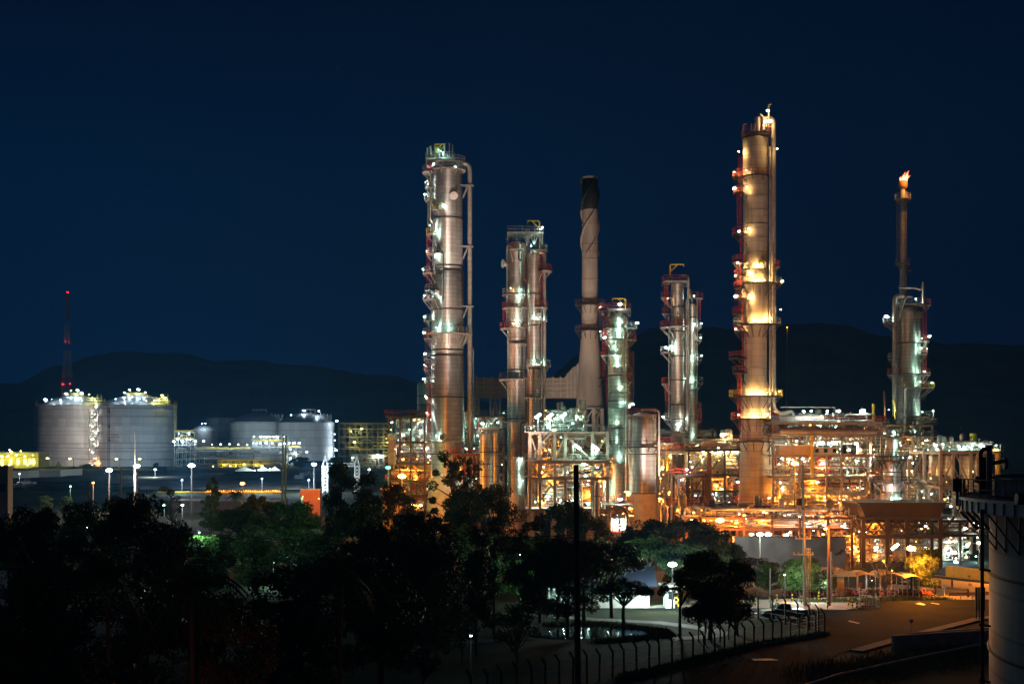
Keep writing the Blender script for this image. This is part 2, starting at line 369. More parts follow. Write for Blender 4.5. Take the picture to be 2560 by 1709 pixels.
# ------------------------------------------------------------------ the ground, hills, roads
def ground():
    ys = [-60, 40, 80, 110, 140, 180, 230, 300, 360, 400] + [400 + 25 * i for i in range(1, 22)] + [1000, 1300, 1800, 2600, 4000, 5500]
    xs = [-4500, -2500, -1200] + [-700 + 50 * i for i in range(29)] + [1200, 2500, 4500]
    vs = [(x, y, zt(x, y) + (rnd.uniform(-.6, .6) if 470 < y < 900 and abs(x) < 900 else 0)) for y in ys for x in xs]; n = len(xs)
    mb = MB(); mb.add(vs, [(j * n + i, j * n + i + 1, (j + 1) * n + i + 1, (j + 1) * n + i) for j in range(len(ys) - 1) for i in range(n - 1)])
    tag(ob("ground", mb, M_['grass']), kind="structure")
ground()
def patch(name, poly, m, z=.02, px=True):
    mb = MB(); mb.sheet([G(*p) if px else p for p in poly], z); return tag(ob(name, mb, M_[m]), kind="structure")
patch("plant_yard", [(-24, 215), (230, 215), (330, 398), (-45, 398)], "asph", .02, False)
patch("road", [(1560, 1522), (1900, 1512), (2240, 1500), (2620, 1497), (2620, 1532), (2450, 1546), (2350, 1571), (2100, 1632), (1960, 1709), (1500, 1709), (1700, 1655), (1860, 1610), (2062, 1584), (1990, 1556), (1860, 1530), (1740, 1528)], 'asph', .04)
patch("forecourt", [(1560, 1522), (1740, 1500), (1900, 1498), (2240, 1487), (2620, 1480), (2620, 1497), (2240, 1500), (1900, 1512)], 'conc', .03)
patch("pavement", [(1905, 1508), (2160, 1508), (2140, 1522), (2110, 1526), (1870, 1521)], 'conc', .14)
mb = MB(); q = [G(*p) for p in [(1868, 1522), (1990, 1524), (2110, 1527), (2141, 1522), (2160, 1508)]]
for a, b in zip(q, q[1:]): mb.bar(a + Vector((0, 0, .08)), b + Vector((0, 0, .08)), .2, .16)
tag(ob("kerb", mb, M_['conc']), kind="structure")
mb = MB(); q = [G(*p) for p in [(2600, 1528), (2450, 1547), (2350, 1572), (2240, 1600), (2140, 1628)]]
for a, b in zip(q, q[1:]): mb.bar(a + Vector((0, 0, .06)), b + Vector((0, 0, .06)), 1.3, .14)
tag(ob("kerb", mb, M_['path']), kind="structure")
for poly in ([(2288, 1509), (2300, 1507), (2314, 1511), (2310, 1512.5)], [(2326, 1507.6), (2332, 1506.8), (2350, 1510), (2346, 1510.8)], [(2120, 1553), (2124, 1551.5), (2150, 1558), (2146, 1559)], [(1880, 1532), (1898, 1531.5), (1890, 1534), (1872, 1534.5)]):
    mb = MB(); mb.sheet([G(*p) for p in poly], .055); tag(ob("road_marking", mb, M_['white']), kind="structure")
for poly in ([(2180, 1535), (2290, 1530), (2300, 1538), (2195, 1544)], [(2010, 1590), (2090, 1584), (2130, 1592), (2040, 1600)], [(1900, 1660), (2000, 1640), (2040, 1650), (1950, 1672)], [(2330, 1520), (2430, 1517), (2440, 1522), (2345, 1526)], [(2080, 1552), (2160, 1548), (2170, 1551), (2090, 1556)]):
    mb = MB(); mb.sheet([G(*p) for p in poly], .047); tag(ob("asphalt_patch", mb, M_['tar']), kind="structure")
def strip(name, pts, wd, m, z):
    q = [G(*p) for p in pts]; vs = []; fs = []
    for i, p in enumerate(q):
        t = (q[min(i + 1, len(q) - 1)] - q[max(i - 1, 0)]).normalized(); nn = Vector((-t.y, t.x, 0)) * wd / 2
        vs += [(p.x - nn.x, p.y - nn.y, z), (p.x + nn.x, p.y + nn.y, z)]
    mb = MB(); mb.add(vs, [(2 * i, 2 * i + 2, 2 * i + 3, 2 * i + 1) for i in range(len(q) - 1)]); return tag(ob(name, mb, M_[m]), kind="structure")
strip("path", [(1200, 1531), (1300, 1536), (1380, 1540), (1480, 1548), (1560, 1552), (1640, 1556), (1710, 1564), (1765, 1572), (1795, 1580), (1790, 1588), (1745, 1594), (1680, 1596)], 2.2, 'path', .05)
strip("path", [(980, 1650), (1010, 1622), (1060, 1612), (1140, 1606), (1240, 1600), (1330, 1594)], 2.4, 'path', .05)
strip("path", [(700, 1648), (780, 1615), (830, 1580)], 3, 'path', .05)
mb = MB(); mb.sheet([G(*p) for p in [(1330, 1588), (1400, 1570), (1500, 1566), (1600, 1572), (1650, 1584), (1610, 1593), (1480, 1597), (1380, 1596)]], .06)
tag(ob("pond", mb, M_['water']), kind="structure")
mb = MB(); mb.sheet([G(*p) for p in [(0, 1560), (250, 1545), (520, 1560), (640, 1600), (300, 1640), (0, 1640)]], .03); tag(ob("parking_pavement", mb, M_['asph']), kind="structure")

def terr(name, px0, px1, py0, py1, m, dz=.5):
    """a piece of the rising ground with its own surface, laid on the terrain"""
    vs = []; nx, ny = 24, 6
    for j in range(ny + 1):
        for i in range(nx + 1):
            p = T(px0 + (px1 - px0) * i / nx, py0 + (py1 - py0) * j / ny); vs.append((p.x, p.y, p.z + dz + (rnd.uniform(0, .9) if 0 < j < ny and 0 < i < nx else 0)))
    mb = MB(); mb.add(vs, [(j * (nx + 1) + i, j * (nx + 1) + i + 1, (j + 1) * (nx + 1) + i + 1, (j + 1) * (nx + 1) + i) for j in range(ny) for i in range(nx)])
    return tag(ob(name, mb, M_[m]), kind="structure")
terr("far_road", 20, 350, 1228, 1214, 'asph', .8); terr("earth_bank", -60, 1000, 1206, 1183, 'earth'); terr("sand_bank", 270, 790, 1226, 1203, 'sand')
def ridge(name, pts, d, thick, m):
    mb = MB(); vs = []; xs = []; n = 260; r2 = random.Random(len(name) + int(d))
    for i in range(n + 1):
        px = pts[0][0] + (pts[-1][0] - pts[0][0]) * i / n
        for (a, ya), (b, yb) in zip(pts, pts[1:]):
            if a <= px <= b: y = ya + (yb - ya) * sm((px - a) / (b - a)); break
        xs.append(((px - CX) / F * d, H + (HY - y) / F * d))
    fr = [(0, 0), (.25, .3), (.5, .58), (.78, .85), (1, 1), (1.5, .7), (2, 0)]
    for (t, hh) in fr:
        for i, (x, z) in enumerate(xs):
            zz = z * hh + (r2.uniform(-.5, 1) * (2.2 if hh > .2 else 0) + 2.5 * math.sin(i * .31 + t * 3) * (hh > 0)); vs.append((x * (1 + (t - 1) * thick / d), d + (t - 1) * thick, max(-3, zz if hh else -3)))
    k = n + 1; mb.add(vs, [(j * k + i, j * k + i + 1, (j + 1) * k + i + 1, (j + 1) * k + i) for j in range(len(fr) - 1) for i in range(n)], True)
    tag(ob(name, mb, M_[m]), kind="structure")
ridge("hill", [(-700, 1010), (-200, 990), (40, 955), (150, 915), (230, 888), (340, 878), (440, 884), (540, 900), (640, 903), (740, 910), (850, 925), (950, 938), (1060, 955), (1200, 1000), (1400, 1060), (1500, 1100)], 3400, 900, 'hill')
ridge("hill", [(1150, 1070), (1330, 960), (1480, 880), (1560, 850), (1640, 822), (1700, 816), (1780, 822), (1900, 830), (1985, 812), (2040, 804), (2110, 816), (2200, 836), (2300, 850), (2380, 858), (2480, 862), (2600, 858), (2800, 850), (3300, 900)], 2700, 800, 'hill')

# ------------------------------------------------------------------ process towers
def nz(T_, l, kind, r=.3, watt=150):
    for (a, b) in l: T_.lamp(a, b, kind, r, watt)
T1 = Tw("distillation_tower", "tallest silver tower on the left, with a crown of lit valves", "tower", 1119, 310,
        [(1345, 58), (1195, 44), (1194, 42), (890, 41.5), (888, 39.5), (877, 39.5), (876, 41), (680, 40), (679, 37.5), (668, 36.8), (667, 38), (548, 37.5), (430, 37)], M_['clad'], 6)
for y in (548, 667, 680, 775, 876, 890, 993, 1134, 1195): T1.ring(y)
mb = MB(); mb.lathe((T1.x, T1.d, 0), [(T1.Z(1345), 58.3 * T1.k), (T1.Z(1196), 46 * T1.k), (T1.Z(1193), 46 * T1.k)], 48); ob("skirt", mb, M_['cream'], T1.root)
for y, ro, a0, a1, rl_ in ((470, 57, 165, 215, 'galv'), (500, 58, 165, 215, 'galv'), (528, 44, 215, 262, 'yel'), (586, 54, 165, 225, 'yel'), (637, 54, 165, 255, 'galv'), (684, 62, 160, 225, 'galv'), (727, 58, 165, 220, 'galv'), (749, 62, 160, 240, 'galv'),
                       (802, 60, 165, 210, 'galv'), (835, 62, 0, 360, 'steel'), (846, 60, 170, 210, 'red'), (897, 60, 165, 210, 'galv'), (924, 60, 165, 210, 'red'), (957, 58, 165, 225, 'galv'), (992, 56, 165, 210, 'galv'), (1103, 56, 140, 335, 'galv')):
    T1.plat(y, ro, a0, a1, rl_)
T1.plat(426, 46, 0, 360, 'galv'); T1.plat(432, 63, 150, 215, 'galv')
T1.topframe(400, 1066, 1137, 26)
T1.ladder(1074, 432, 586, 'galv'); T1.ladder(1072, 586, 750, 'red'); T1.ladder(1068, 846, 960, 'dark'); T1.ladder(1073, 960, 1100, 'red')
T1.pipe([(1110, 410, -1), (1175, 410, -1), (1175, 1150, -1)], 5.6, 'pipe', 'overhead_pipe', 14, 1.6)
T1.pipe([(1077, 430, -2), (1077, 552, -2), (1082, 560, -1)], 2); T1.pipe([(1088, 555, -3.3), (1088, 690, -3.3)], 2)
T1.pipe([(1111, 640, -3.6), (1111, 750, -3.6), (1105, 755, -3)], 1.2, 'dark'); T1.pipe([(1183, 870, -.5), (1183, 1110, -.5)], 1.5)
for y, x1 in ((466, 1184), (618, 1183), (767, 1184), (834, 1182), (1030, 1180)):
    mb = MB(); z = T1.Z(y)
    for yy in (-1.6, -.1):
        mb.bar((T1.X(1150), T1.d + yy, z), (T1.X(x1), T1.d + yy, z), .22, .2); mb.bar((T1.X(1158), T1.d + yy, z - 2.6), (T1.X(1170), T1.d + yy, z), .2)
    ob("pipe_bracket", mb, M_['galv'], T1.root)
for x, y0, y1 in ((1069, 373, 430), (1077, 369, 398), (1112, 362, 398), (1124, 361, 398), (1132, 364, 398), (1088, 372, 398), (1100, 378, 428), (1118, 388, 426)):
    T1.pipe([(x, y1, -1.2), (x, y0, -1.2)], rnd.choice((1.6, 2.6, 3.2)), 'pipe2', 'relief_valve')
T1.plat(408, 30, 0, 360, 'galv', 'galv', False); T1.davit(1087, 400, 363, 1109); T1.davit(1091, 400, 370, 1101)
T1.pipe([(1078, 421, -2.5), (1098, 414, -2.5), (1108, 420, -2.5), (1150, 420, -2.5)], 3.2, 'pipe'); T1.pipe([(1120, 398, -1), (1150, 398, -1), (1150, 412, -1)], 1.6, 'galv')
T1.nozzle(1136, 497, 10); T1.nozzle(1095, 736, 6); T1.nozzle(1107, 1093, 7, 'dark')
nz(T1, [(1064, 457), (1063, 487), (1076, 567), (1067, 629), (1058, 674), (1062, 740), (1062, 792), (1061, 832), (1063, 884), (1061, 912), (1060, 947), (1064, 990), (1068, 1032)], 'wh', .36, 160)
nz(T1, [(1105, 388), (1110, 392), (1098, 384)], 'te', .3, 150); T1.lamp(1086, 415, 'wh', .3, 260, -3); T1.lamp(1140, 424, 'te', .3, 380, -2.6)
for x, y in ((1110, 519), (1091, 643), (1093, 738), (1092, 822), (1125, 822), (1093, 1088), (1090, 585)): T1.lamp(x, y, 'te', .2, 260)
T1.lamp(1070, 418, 'rd', .2, 20)

T2 = Tw("distillation_tower", "silver domed tower with a round manway on its left shoulder, second from the left", "tower", 1292, 290,
        [(1340, 26), (1290, 24), (925, 23.5), (823, 24), (822, 26), (745, 26.5), (735, 27.5), (734, 26.5), (622, 26.5)], M_['clad_b'], 19)
T2b = Tw("stripper_column", "slim clad column close against the right side of the domed tower", "tower", 1336, 287,
         [(1340, 17), (925, 16), (922, 17.5), (919, 17), (640, 18)], M_['clad_b'], 13)
for y in (735, 925, 1046): T2.ring(y)
for y in (735, 814, 922, 993): T2b.ring(y)
T2.topframe(583, 1268, 1324, 22); T2b.topframe(583, 1316, 1358, 28)
T2.ladder(1318, 583, 640, 'galv', -6); T2.davit(1349, 628, 554, 1319)
for y, ro, a0, a1, r_ in ((628, 50, 250, 290, 'red'), (737, 35, 180, 350, 'galv'), (770, 37, 170, 330, 'red'), (821, 42, 165, 300, 'red'), (860, 33, 235, 320, 'dark'), (948, 45, 165, 320, 'dark'), (1054, 36, 165, 320, 'dark'), (1140, 34, 165, 340, 'dark')): T2.plat(y, ro, a0, a1, r_)
for y, ro, a0, a1, r_ in ((627, 33, 250, 380, 'galv'), (678, 44, 300, 380, 'red'), (770, 34, 270, 390, 'red'), (803, 33, 250, 380, 'galv'), (915, 41, 240, 380, 'galv'), (993, 26, 200, 360, 'dark')): T2b.plat(y, ro, a0, a1, r_)
T2.ladder(1262, 760, 822, 'red'); T2b.ladder(1356, 628, 800, 'red'); T2b.ladder(1358, 803, 915, 'red')
T2b.pipe([(1345, 632, -1), (1361, 634, -1), (1361, 1082, -1)], 4, 'pipe', 'overhead_pipe', 12, 1.2); T2b.pipe([(1354, 780, -2), (1354, 1082, -2)], 1.2, 'galv')
T2.pipe([(1310, 633, -3.5), (1310, 700, -3.5), (1319, 712, -3.5), (1319, 1180, -3.5)], 2, 'rust'); T2.pipe([(1297, 625, -3), (1297, 655, -3), (1305, 655, -3)], 2, 'dark')
T2.pipe([(1305, 870, -3), (1305, 945, -3), (1314, 950, -3), (1314, 1055, -3), (1302, 1058, -3), (1302, 1140, -3)], 1.6, 'dark'); T2.pipe([(1310, 820, -2.6), (1316, 825, -2.6), (1316, 862, -2.6)], 1.2, 'dark')
T2.pipe([(1322, 930, -2), (1327, 935, -2), (1327, 1060, -2)], 2, 'rust')
T2.nozzle(1266, 660, 11, 'clad_b'); T2b.nozzle(1345, 790, 6); T2b.nozzle(1345, 905, 6)
mb = MB(); mb.lathe((T2.x, T2.d, 0), [(-.2, 30 * T2.k), (T2.Z(1235), 28 * T2.k)], 40); ob("pedestal", mb, M_['cream'], T2.root)
for x, y in ((1302, 727), (1294, 807), (1304, 1148), (1306, 1200), (1300, 740)): T2.lamp(x, y, 'te', .2, 240)
for x, y in ((1334, 612), (1328, 618), (1334, 793), (1332, 903), (1350, 795), (1353, 906)): T2b.lamp(x, y, 'te', .2, 220)
T2b.lamp(1356, 571, 'wh', .42, 260); T2.lamp(1277, 724, 'wa', .2, 60); T2.lamp(1283, 812, 'wa', .2, 60)

ST = Tw("chimney_stack", "pale chimney with a black top and spiral fins, flaring towards its base", "chimney", 1475, 360,
        [(1022, 35), (905, 28), (828, 21), (640, 20), (452, 19.3), (443, 18.6)], M_['stack'])
mb = MB(); mb.lathe((ST.x, ST.d, 0), [(ST.Z(525), 19.8 * ST.k), (ST.Z(524), 20.3 * ST.k), (ST.Z(449), 19.9 * ST.k), (ST.Z(448), 17 * ST.k)], 48); ob("black_cap", mb, M_['black'], ST.root)
for s3 in range(3):
    for (ya, yb, mm_) in ((525, 446, 'black'), (640, 525, 'stack')):
        mb = MB(); vs = []; za, zb = ST.Z(ya), ST.Z(yb); n = 40
        for i in range(n + 1):
            z = za + (zb - za) * i / n; a = s3 * 2.094 + (z - ST.Z(640)) * .27
            for rr in (19.5, 24.5):
                for dz in (-.12, .12): vs.append((ST.x + math.cos(a) * rr * ST.k, ST.d + math.sin(a) * rr * ST.k, z + dz))
        fs = []
        for i in range(n):
            o = i * 4; fs += [(o, o + 2, o + 6, o + 4), (o + 1, o + 5, o + 7, o + 3), (o + 2, o + 3, o + 7, o + 6)]
        mb.add(vs, fs, True); ob("spiral_fin", mb, M_[mm_], ST.root)
for y in (562, 613, 632, 649, 700, 806, 812): ST.ring(y, 1.8, .08, 'stack')
ST.ring(1020, 6, .3, 'steel')
ST.plat(762, 38, 0, 360, 'rust', 'dark'); ST.plat(826, 38, 0, 360, 'rust', 'dark'); ST.ladder(1500, 762, 826, 'rust', -2); ST.ladder(1508, 826, 945, 'red', -3); ST.ladder(1517, 945, 1020, 'red', -3); ST.plat(945, 52, 310, 380, 'red', 'dark')
mb = MB(); z0, z1 = ST.Z(1063), ST.Z(1021)
for i in range(8):
    a = R(45 * i + 12); b = R(45 * i + 57); A = Vector((ST.x + math.cos(a) * 34 * ST.k, ST.d + math.sin(a) * 34 * ST.k, 0)); B = Vector((ST.x + math.cos(b) * 34 * ST.k, ST.d + math.sin(b) * 34 * ST.k, 0))
    mb.bar((A.x, A.y, 0), (A.x, A.y, z1), .8); mb.bar((A.x, A.y, z0), (B.x, B.y, z1), .4); mb.bar((A.x, A.y, z0), (B.x, B.y, z0), .6)
ob("leg_frame", mb, M_['cream'], ST.root)
dk = thing("flue_duct", "large ribbed rectangular flue duct running from the heaters into the base of the chimney stack", "duct", W(1310, HY, 366) * 1.0)
DW = lambda px, py: (W(px, py, 362).x, W(px, py, 362).z)
mb = MB(); mb.prism([DW(*p) for p in ((1187, 945), (1410, 945), (1430, 920), (1440, 915), (1460, 900), (1475, 1005), (1440, 995), (1187, 993))][::-1], 360, 366)
ob("casing", mb, M_['stack'], dk)
for x in list(range(1192, 1412, 19)) + [1418, 1427, 1436, 1444]:
    yt = 945 if x < 1410 else 945 - (x - 1410) * .95; mb = MB(); a = W(x, yt - 1, 361.9); b = W(x, 995, 361.9); mb.bar((a.x, 359.8, a.z), (b.x, 359.8, b.z), .35, .3); mb.bar((a.x, 359.8, a.z + .1), (a.x, 366, a.z + .1), .35)
    ob("stiffener", mb, M_['cream'], dk)
for y in (957, 969, 981):
    mb = MB(); a = W(1188, y, 362); b = W(1440, y, 362); mb.bar((a.x, 359.85, a.z), (b.x, 359.85, b.z), .25); ob("stiffener", mb, M_['cream'], dk)
def truss(root, pts4, zs, w, m, name="truss"):
    mb = MB()
    for (x, y) in pts4: mb.bar((x, y, zs[0]), (x, y, zs[-1]), w)
    q = pts4 + pts4[:1]
    for a, b in zip(zs, zs[1:]):
        for i, ((xa, ya), (xb, yb)) in enumerate(zip(q, q[1:])):
            mb.bar((xa, ya, b), (xb, yb, b), w * .8); mb.bar((xa, ya, a), ((xa + xb) / 2, (ya + yb) / 2, b), w * .7); mb.bar((xb, yb, a), ((xa + xb) / 2, (ya + yb) / 2, b), w * .7)
    return ob(name, mb, M_[m], root)
for x0, x1 in ((1226, 1250), (1180, 1196)):
    a, b = W(x0, 996, 361), W(x1, 996, 361); truss(dk, [(a.x, 360), (b.x, 360), (b.x, 365), (a.x, 365)], [0, 6, 12, 18, 23, a.z], .4, 'galv', "support_tower")

T3 = Tw("distillation_tower", "short domed tower lit green-white step by step, yellow davit on its top deck", "tower", 1543, 280,
        [(1345, 24), (860, 23), (859, 25.5), (800, 25.5)], M_['clad_t'], 18)
mb = MB(); t3p = [T3.pipe([(1563, 850, -2.5), (1563, 1250, -2.5)], 2.4), T3.pipe([(1569, 830, -1), (1569, 1250, -1)], 3.2, 'rust'), T3.pipe([(1557, 812, -3.4), (1557, 1110, -3.4)], 1.3, 'galv')]
for y in (939, 1002, 1070): T3.ring(y)
T3.topframe(774, 1520, 1575, 20, 'red'); T3.davit(1563, 774, 747, 1530); T3.plat(775, 48, 160, 205, 'red')
for y, ro, a0, a1, r_ in ((820, 50, 320, 385, 'galv'), (820, 30, 180, 320, 'galv'), (849, 48, 225, 385, 'red'), (848, 42, 160, 215, 'galv'), (888, 42, 150, 280, 'red'), (918, 28, 250, 330, 'yel'), (932, 38, 290, 370, 'red'), (953, 38, 290, 370, 'red'), (980, 34, 230, 350, 'yel'), (1020, 30, 225, 350, 'galv'), (1062, 30, 225, 350, 'yel'), (1109, 32, 180, 350, 'dark'), (1155, 34, 225, 350, 'red')): T3.plat(y, ro, a0, a1, r_)
T3.ladder(1513, 775, 890, 'red'); T3.ladder(1578, 880, 1010, 'rust', -1.5)
for y in range(885, 1010, 12): T3.pipe([(1560, y, -3), (1578, y, -3)], .7, 'rust')
T3.nozzle(1560, 806, 8)
for x, y in ((1548, 805), (1546, 840), (1534, 868), (1541, 912), (1551, 968), (1557, 1003), (1540, 1055), (1539, 1097), (1549, 1141), (1545, 822), (1536, 888)): T3.lamp(x, y, 'te', .22, 260)
for x, y in ((1500, 768), (1547, 764), (1592, 808), (1500, 829), (1510, 845)): T3.lamp(x, y, 'wh', .34, 140)
T3.lamp(1581, 1010, 'wh', .55, 600)
mb = MB(); mb.lathe((T3.x, T3.d, 0), [(-.2, 27 * T3.k), (T3.Z(1232), 26 * T3.k)], 32); ob("pedestal", mb, M_['cream'], T3.root)

DR = Tw("reactor_drum", "wide domed silver drum on a cream concrete base beside a bright orange lamp", "vessel", 1606, 272,
        [(1232, 34), (1120, 35), (1056, 35)], M_['clad'], 26)
mb = MB(); mb.lathe((DR.x, DR.d, 0), [(-.2, 35.5 * DR.k), (DR.Z(1231), 35.5 * DR.k)], 40); ob("concrete_base", mb, M_['cream'], DR.root)
for y in (1117, 1135, 1232): DR.ring(y, 2)
DR.topframe(1036, 1572, 1638, 18, 'red', 'galv'); DR.pipe([(1602, 1030, -2), (1602, 1025, -2), (1645, 1025, -2), (1645, 1190, -2)], 2.6, 'pipe2', 'overhead_pipe', 10, .8)
DR.plat(1117, 41, 180, 360, 'dark', 'dark'); DR.ladder(1571, 1036, 1117, 'red', -3.4)

T4 = Tw("distillation_tower", "slender brown-lit tower with an orange davit at its top, beside a thinner column", "tower", 1694, 300,
        [(1345, 20), (1260, 18), (1078, 17.5), (890, 17), (820, 17.5), (819, 16.5), (712, 16)], M_['clad_b'], 8)
T4b = Tw("stripper_column", "thin clad column rising only to shoulder height right of the slender tower", "tower", 1731, 302,
         [(1345, 13), (960, 11.5), (765, 10.5)], M_['clad_b'], 8)
for y in (768, 829, 890, 950, 1011, 1047, 1078): T4.ring(y)
for y in (794, 960, 974): T4b.ring(y)
T4.topframe(704, 1657, 1716, 12, 'red', 'galv'); T4.davit(1674, 704, 662, 1708, 'yel'); T4.pipe([(1703, 690, -1), (1719, 690, -1), (1719, 1078, -1)], 3, 'pipe2', 'overhead_pipe', 10, 1)
for y, ro, a0, a1, r_ in ((743, 42, 160, 210, 'red'), (783, 39, 160, 205, 'rust'), (818, 44, 165, 300, 'red'), (880, 43, 165, 230, 'galv'), (958, 40, 165, 205, 'red'), (1047, 36, 165, 210, 'galv'), (1078, 30, 180, 355, 'dark'), (1180, 28, 180, 355, 'red')): T4.plat(y, ro, a0, a1, r_)
for y, ro, a0, a1, r_ in ((746, 27, 260, 385, 'red'), (819, 22, 280, 380, 'galv'), (850, 24, 300, 385, 'galv'), (899, 24, 300, 380, 'galv'), (957, 27, 290, 385, 'galv'), (1020, 23, 320, 380, 'red'), (1053, 18, 200, 340, 'dark')): T4b.plat(y, ro, a0, a1, r_)
T4.ladder(1664, 700, 783, 'red'); T4.ladder(1667, 958, 1040, 'red'); T4b.ladder(1746, 746, 800, 'red'); T4b.ladder(1748, 1020, 1078, 'red'); T4.pipe([(1671, 790, -1), (1671, 1045, -1)], 1.3, 'galv'); T4.pipe([(1713, 750, -2), (1713, 1075, -2)], 1.8, 'pipe'); T4b.pipe([(1742, 750, -.6), (1742, 1075, -.6)], 1.3, 'galv')
T4b.pipe([(1722, 725, -1.5), (1722, 748, -1.5)], 2, 'yel', 'valve')
T4.lamp(1664, 869, 'wh', .5, 420); T4.lamp(1675, 865, 'te', .3, 300); T4.lamp(1693, 1060, 'wh', .5, 160); T4.lamp(1657, 1042, 'wh', .4, 120); T4.lamp(1713, 1043, 'wh', .4, 120); T4.lamp(1668, 746, 'wa', .2, 40)
for x, y in ((1732, 742), (1732, 812), (1728, 890), (1728, 950), (1712, 946), (1730, 1085)): T4b.lamp(x, y, 'te', .25, 170)
for x, y in ((1752, 809), (1753, 889), (1750, 845)): T4b.lamp(x, y, 'wh', .3, 60)

T5 = Tw("distillation_tower", "tallest tower of all, cream and lit warm yellow, red ladders down its left side", "tower", 1889, 270,
        [(1345, 44), (1235, 42), (1110, 38), (1046, 35), (966, 34), (950, 28), (830, 28), (800, 34.5), (728, 34.5), (712, 31), (655, 29.5), (640, 30), (445, 30.5), (350, 32)], M_['paint'], 14)
for y in (392, 492, 528, 563, 597, 633, 920, 1127, 1164, 1234): T5.ring(y, 1.4, .07, 'steel')
for y, ro, a0, a1, r_ in ((442, 57, 160, 205, 'red'), (442, 36, 205, 380, 'red'), (483, 55, 165, 205, 'red'), (586, 58, 160, 215, 'red'), (655, 58, 165, 205, 'red'), (674, 38, 210, 300, 'galv'), (668, 60, 330, 385, 'red'), (690, 54, 165, 205, 'red'), (711, 64, 230, 375, 'galv'), (719, 54, 165, 205, 'red'), (748, 52, 165, 235, 'red'), (783, 58, 165, 205, 'red'), (783, 50, 340, 385, 'red'),
                       (812, 62, 200, 375, 'galv'), (830, 52, 165, 210, 'red'), (895, 66, 160, 215, 'red'), (931, 57, 165, 215, 'red'), (990, 66, 0, 360, 'yel'), (1046, 61, 0, 360, 'red'), (1103, 56, 170, 310, 'red'), (1255, 66, 200, 380, 'red')): T5.plat(y, ro, a0, a1, r_, 'dark')
T5.topframe(338, 1858, 1920, 14, 'red', 'dark')
for (x, a, b) in ((1848, 395, 480), (1845, 485, 586), (1853, 586, 655), (1844, 660, 748), (1849, 750, 830), (1858, 830, 931), (1846, 931, 1046), (1850, 1050, 1100)): T5.ladder(x, a, b, 'red', -1.2)
T5.pipe([(1905, 318, -1), (1905, 300, -1), (1931, 300, -1), (1931, 1020, -1), (1945, 1036, -1), (1975, 1028, -1), (1982, 1042, -1), (1974, 1054, -1), (1925, 1054, -1)], 6.3, 'pipe2', 'overhead_pipe', 14, 2)
T5.pipe([(1920, 372, -2), (1920, 1160, -2)], 2, 'pipe2'); T5.pipe([(1926, 640, -2.6), (1926, 980, -2.6)], 2.6, 'pipe2'); T5.pipe([(1857, 470, -2.2), (1857, 640, -2.2)], 1.5, 'galv')
T5.pipe([(1917, 312, -2), (1917, 268, -2), (1923, 265, -2)], 2.6, 'galv', 'vent_pipe'); T5.pipe([(1889, 334, -2), (1889, 300, -2)], 7, 'steel', 'relief_valve'); T5.pipe([(1905, 330, -2), (1905, 300, -2), (1896, 292, -2)], 2, 'pipe2'); T5.pipe([(1853, 345, -2), (1853, 318, -2), (1862, 316, -2)], 1.2, 'galv')
for x in (1872, 1880, 1898, 1912): T5.pipe([(x, 336, -3), (x, 318, -3)], rnd.choice((1.5, 3)), 'steel', 'valve')
T5.nozzle(1896, 660, 7, 'yel')
for x, y in ((1845, 381), (1834, 433), (1834, 473), (1842, 658), (1838, 741), (1838, 823), (1954, 704), (1947, 978)): T5.lamp(x, y, 'wa', .42, 340)
for x, y in ((1912, 287), (1907, 314), (1917, 313), (1935, 381)): T5.lamp(x, y, 'wa', .42, 200, -3.2)
for x, y in ((1860, 433), (1862, 474), (1866, 577)): T5.lamp(x, y, 'wa', .2, 130)
for x, y in ((1882, 666), (1896, 664), (1866, 684), (1876, 704), (1888, 705), (1904, 705), (1866, 742), (1872, 804), (1884, 805), (1905, 804), (1920, 797), (1862, 980), (1874, 981), (1892, 980), (1910, 982), (1866, 1036), (1886, 1037), (1912, 1036)): T5.lamp(x, y, 'wa', .2, 520)
for x, y in ((1846, 580), (1838, 690), (1950, 774), (1844, 1037)): T5.lamp(x, y, 'wa', .3, 160)
mb = MB(); mb.lathe((T5.x, T5.d, 0), [(-.2, 47 * T5.k), (T5.Z(1290), 43 * T5.k)], 40); ob("pedestal", mb, M_['cream'], T5.root)

T6 = Tw("distillation_tower", "domed tower with a fat pipe down its left side, in front of the flare", "tower", 2272, 300,
        [(1100, 20), (1064, 21), (1062, 28), (968, 28), (966, 29.5), (782, 30)], M_['clad_b'], 16)
for y in (858, 935, 1064): T6.ring(y)
T6.topframe(761, 2242, 2304, 14); T6.plat(763, 54, 330, 380, 'red')
for y, ro, a0, a1, r_ in ((806, 63, 165, 205, 'galv'), (853, 50, 320, 380, 'red'), (885, 46, 320, 380, 'red'), (897, 50, 165, 210, 'galv'), (936, 52, 0, 360, 'red'), (969, 62, 240, 380, 'yel'), (1041, 61, 230, 380, 'galv')): T6.plat(y, ro, a0, a1, r_)
T6.ladder(2308, 763, 1000, 'red', -1); T6.pipe([(2256, 742, -1), (2234, 742, -1), (2234, 1040, -1)], 6, 'pipe2', 'overhead_pipe', 14, 2.5)
T6.pipe([(2239, 800, -3), (2250, 752, -3), (2258, 745, -3), (2270, 745, -3)], 2.5, 'pipe2'); T6.pipe([(2240, 722, -2), (2282, 722, -2), (2296, 728, -2), (2301, 708, -2)], 2, 'pipe2'); T6.pipe([(2301, 762, -2), (2301, 708, -2)], 3, 'pipe2', 'vent_pipe'); T6.pipe([(2264, 970, -3), (2264, 1030, -3)], 2.2, 'pipe'); T6.pipe([(2246, 935, -3), (2250, 1040, -3)], 2.2, 'pipe')
T6.nozzle(2289, 791, 9)
T6.lamp(2280, 751, 'wh', .55, 420, -2.8); 
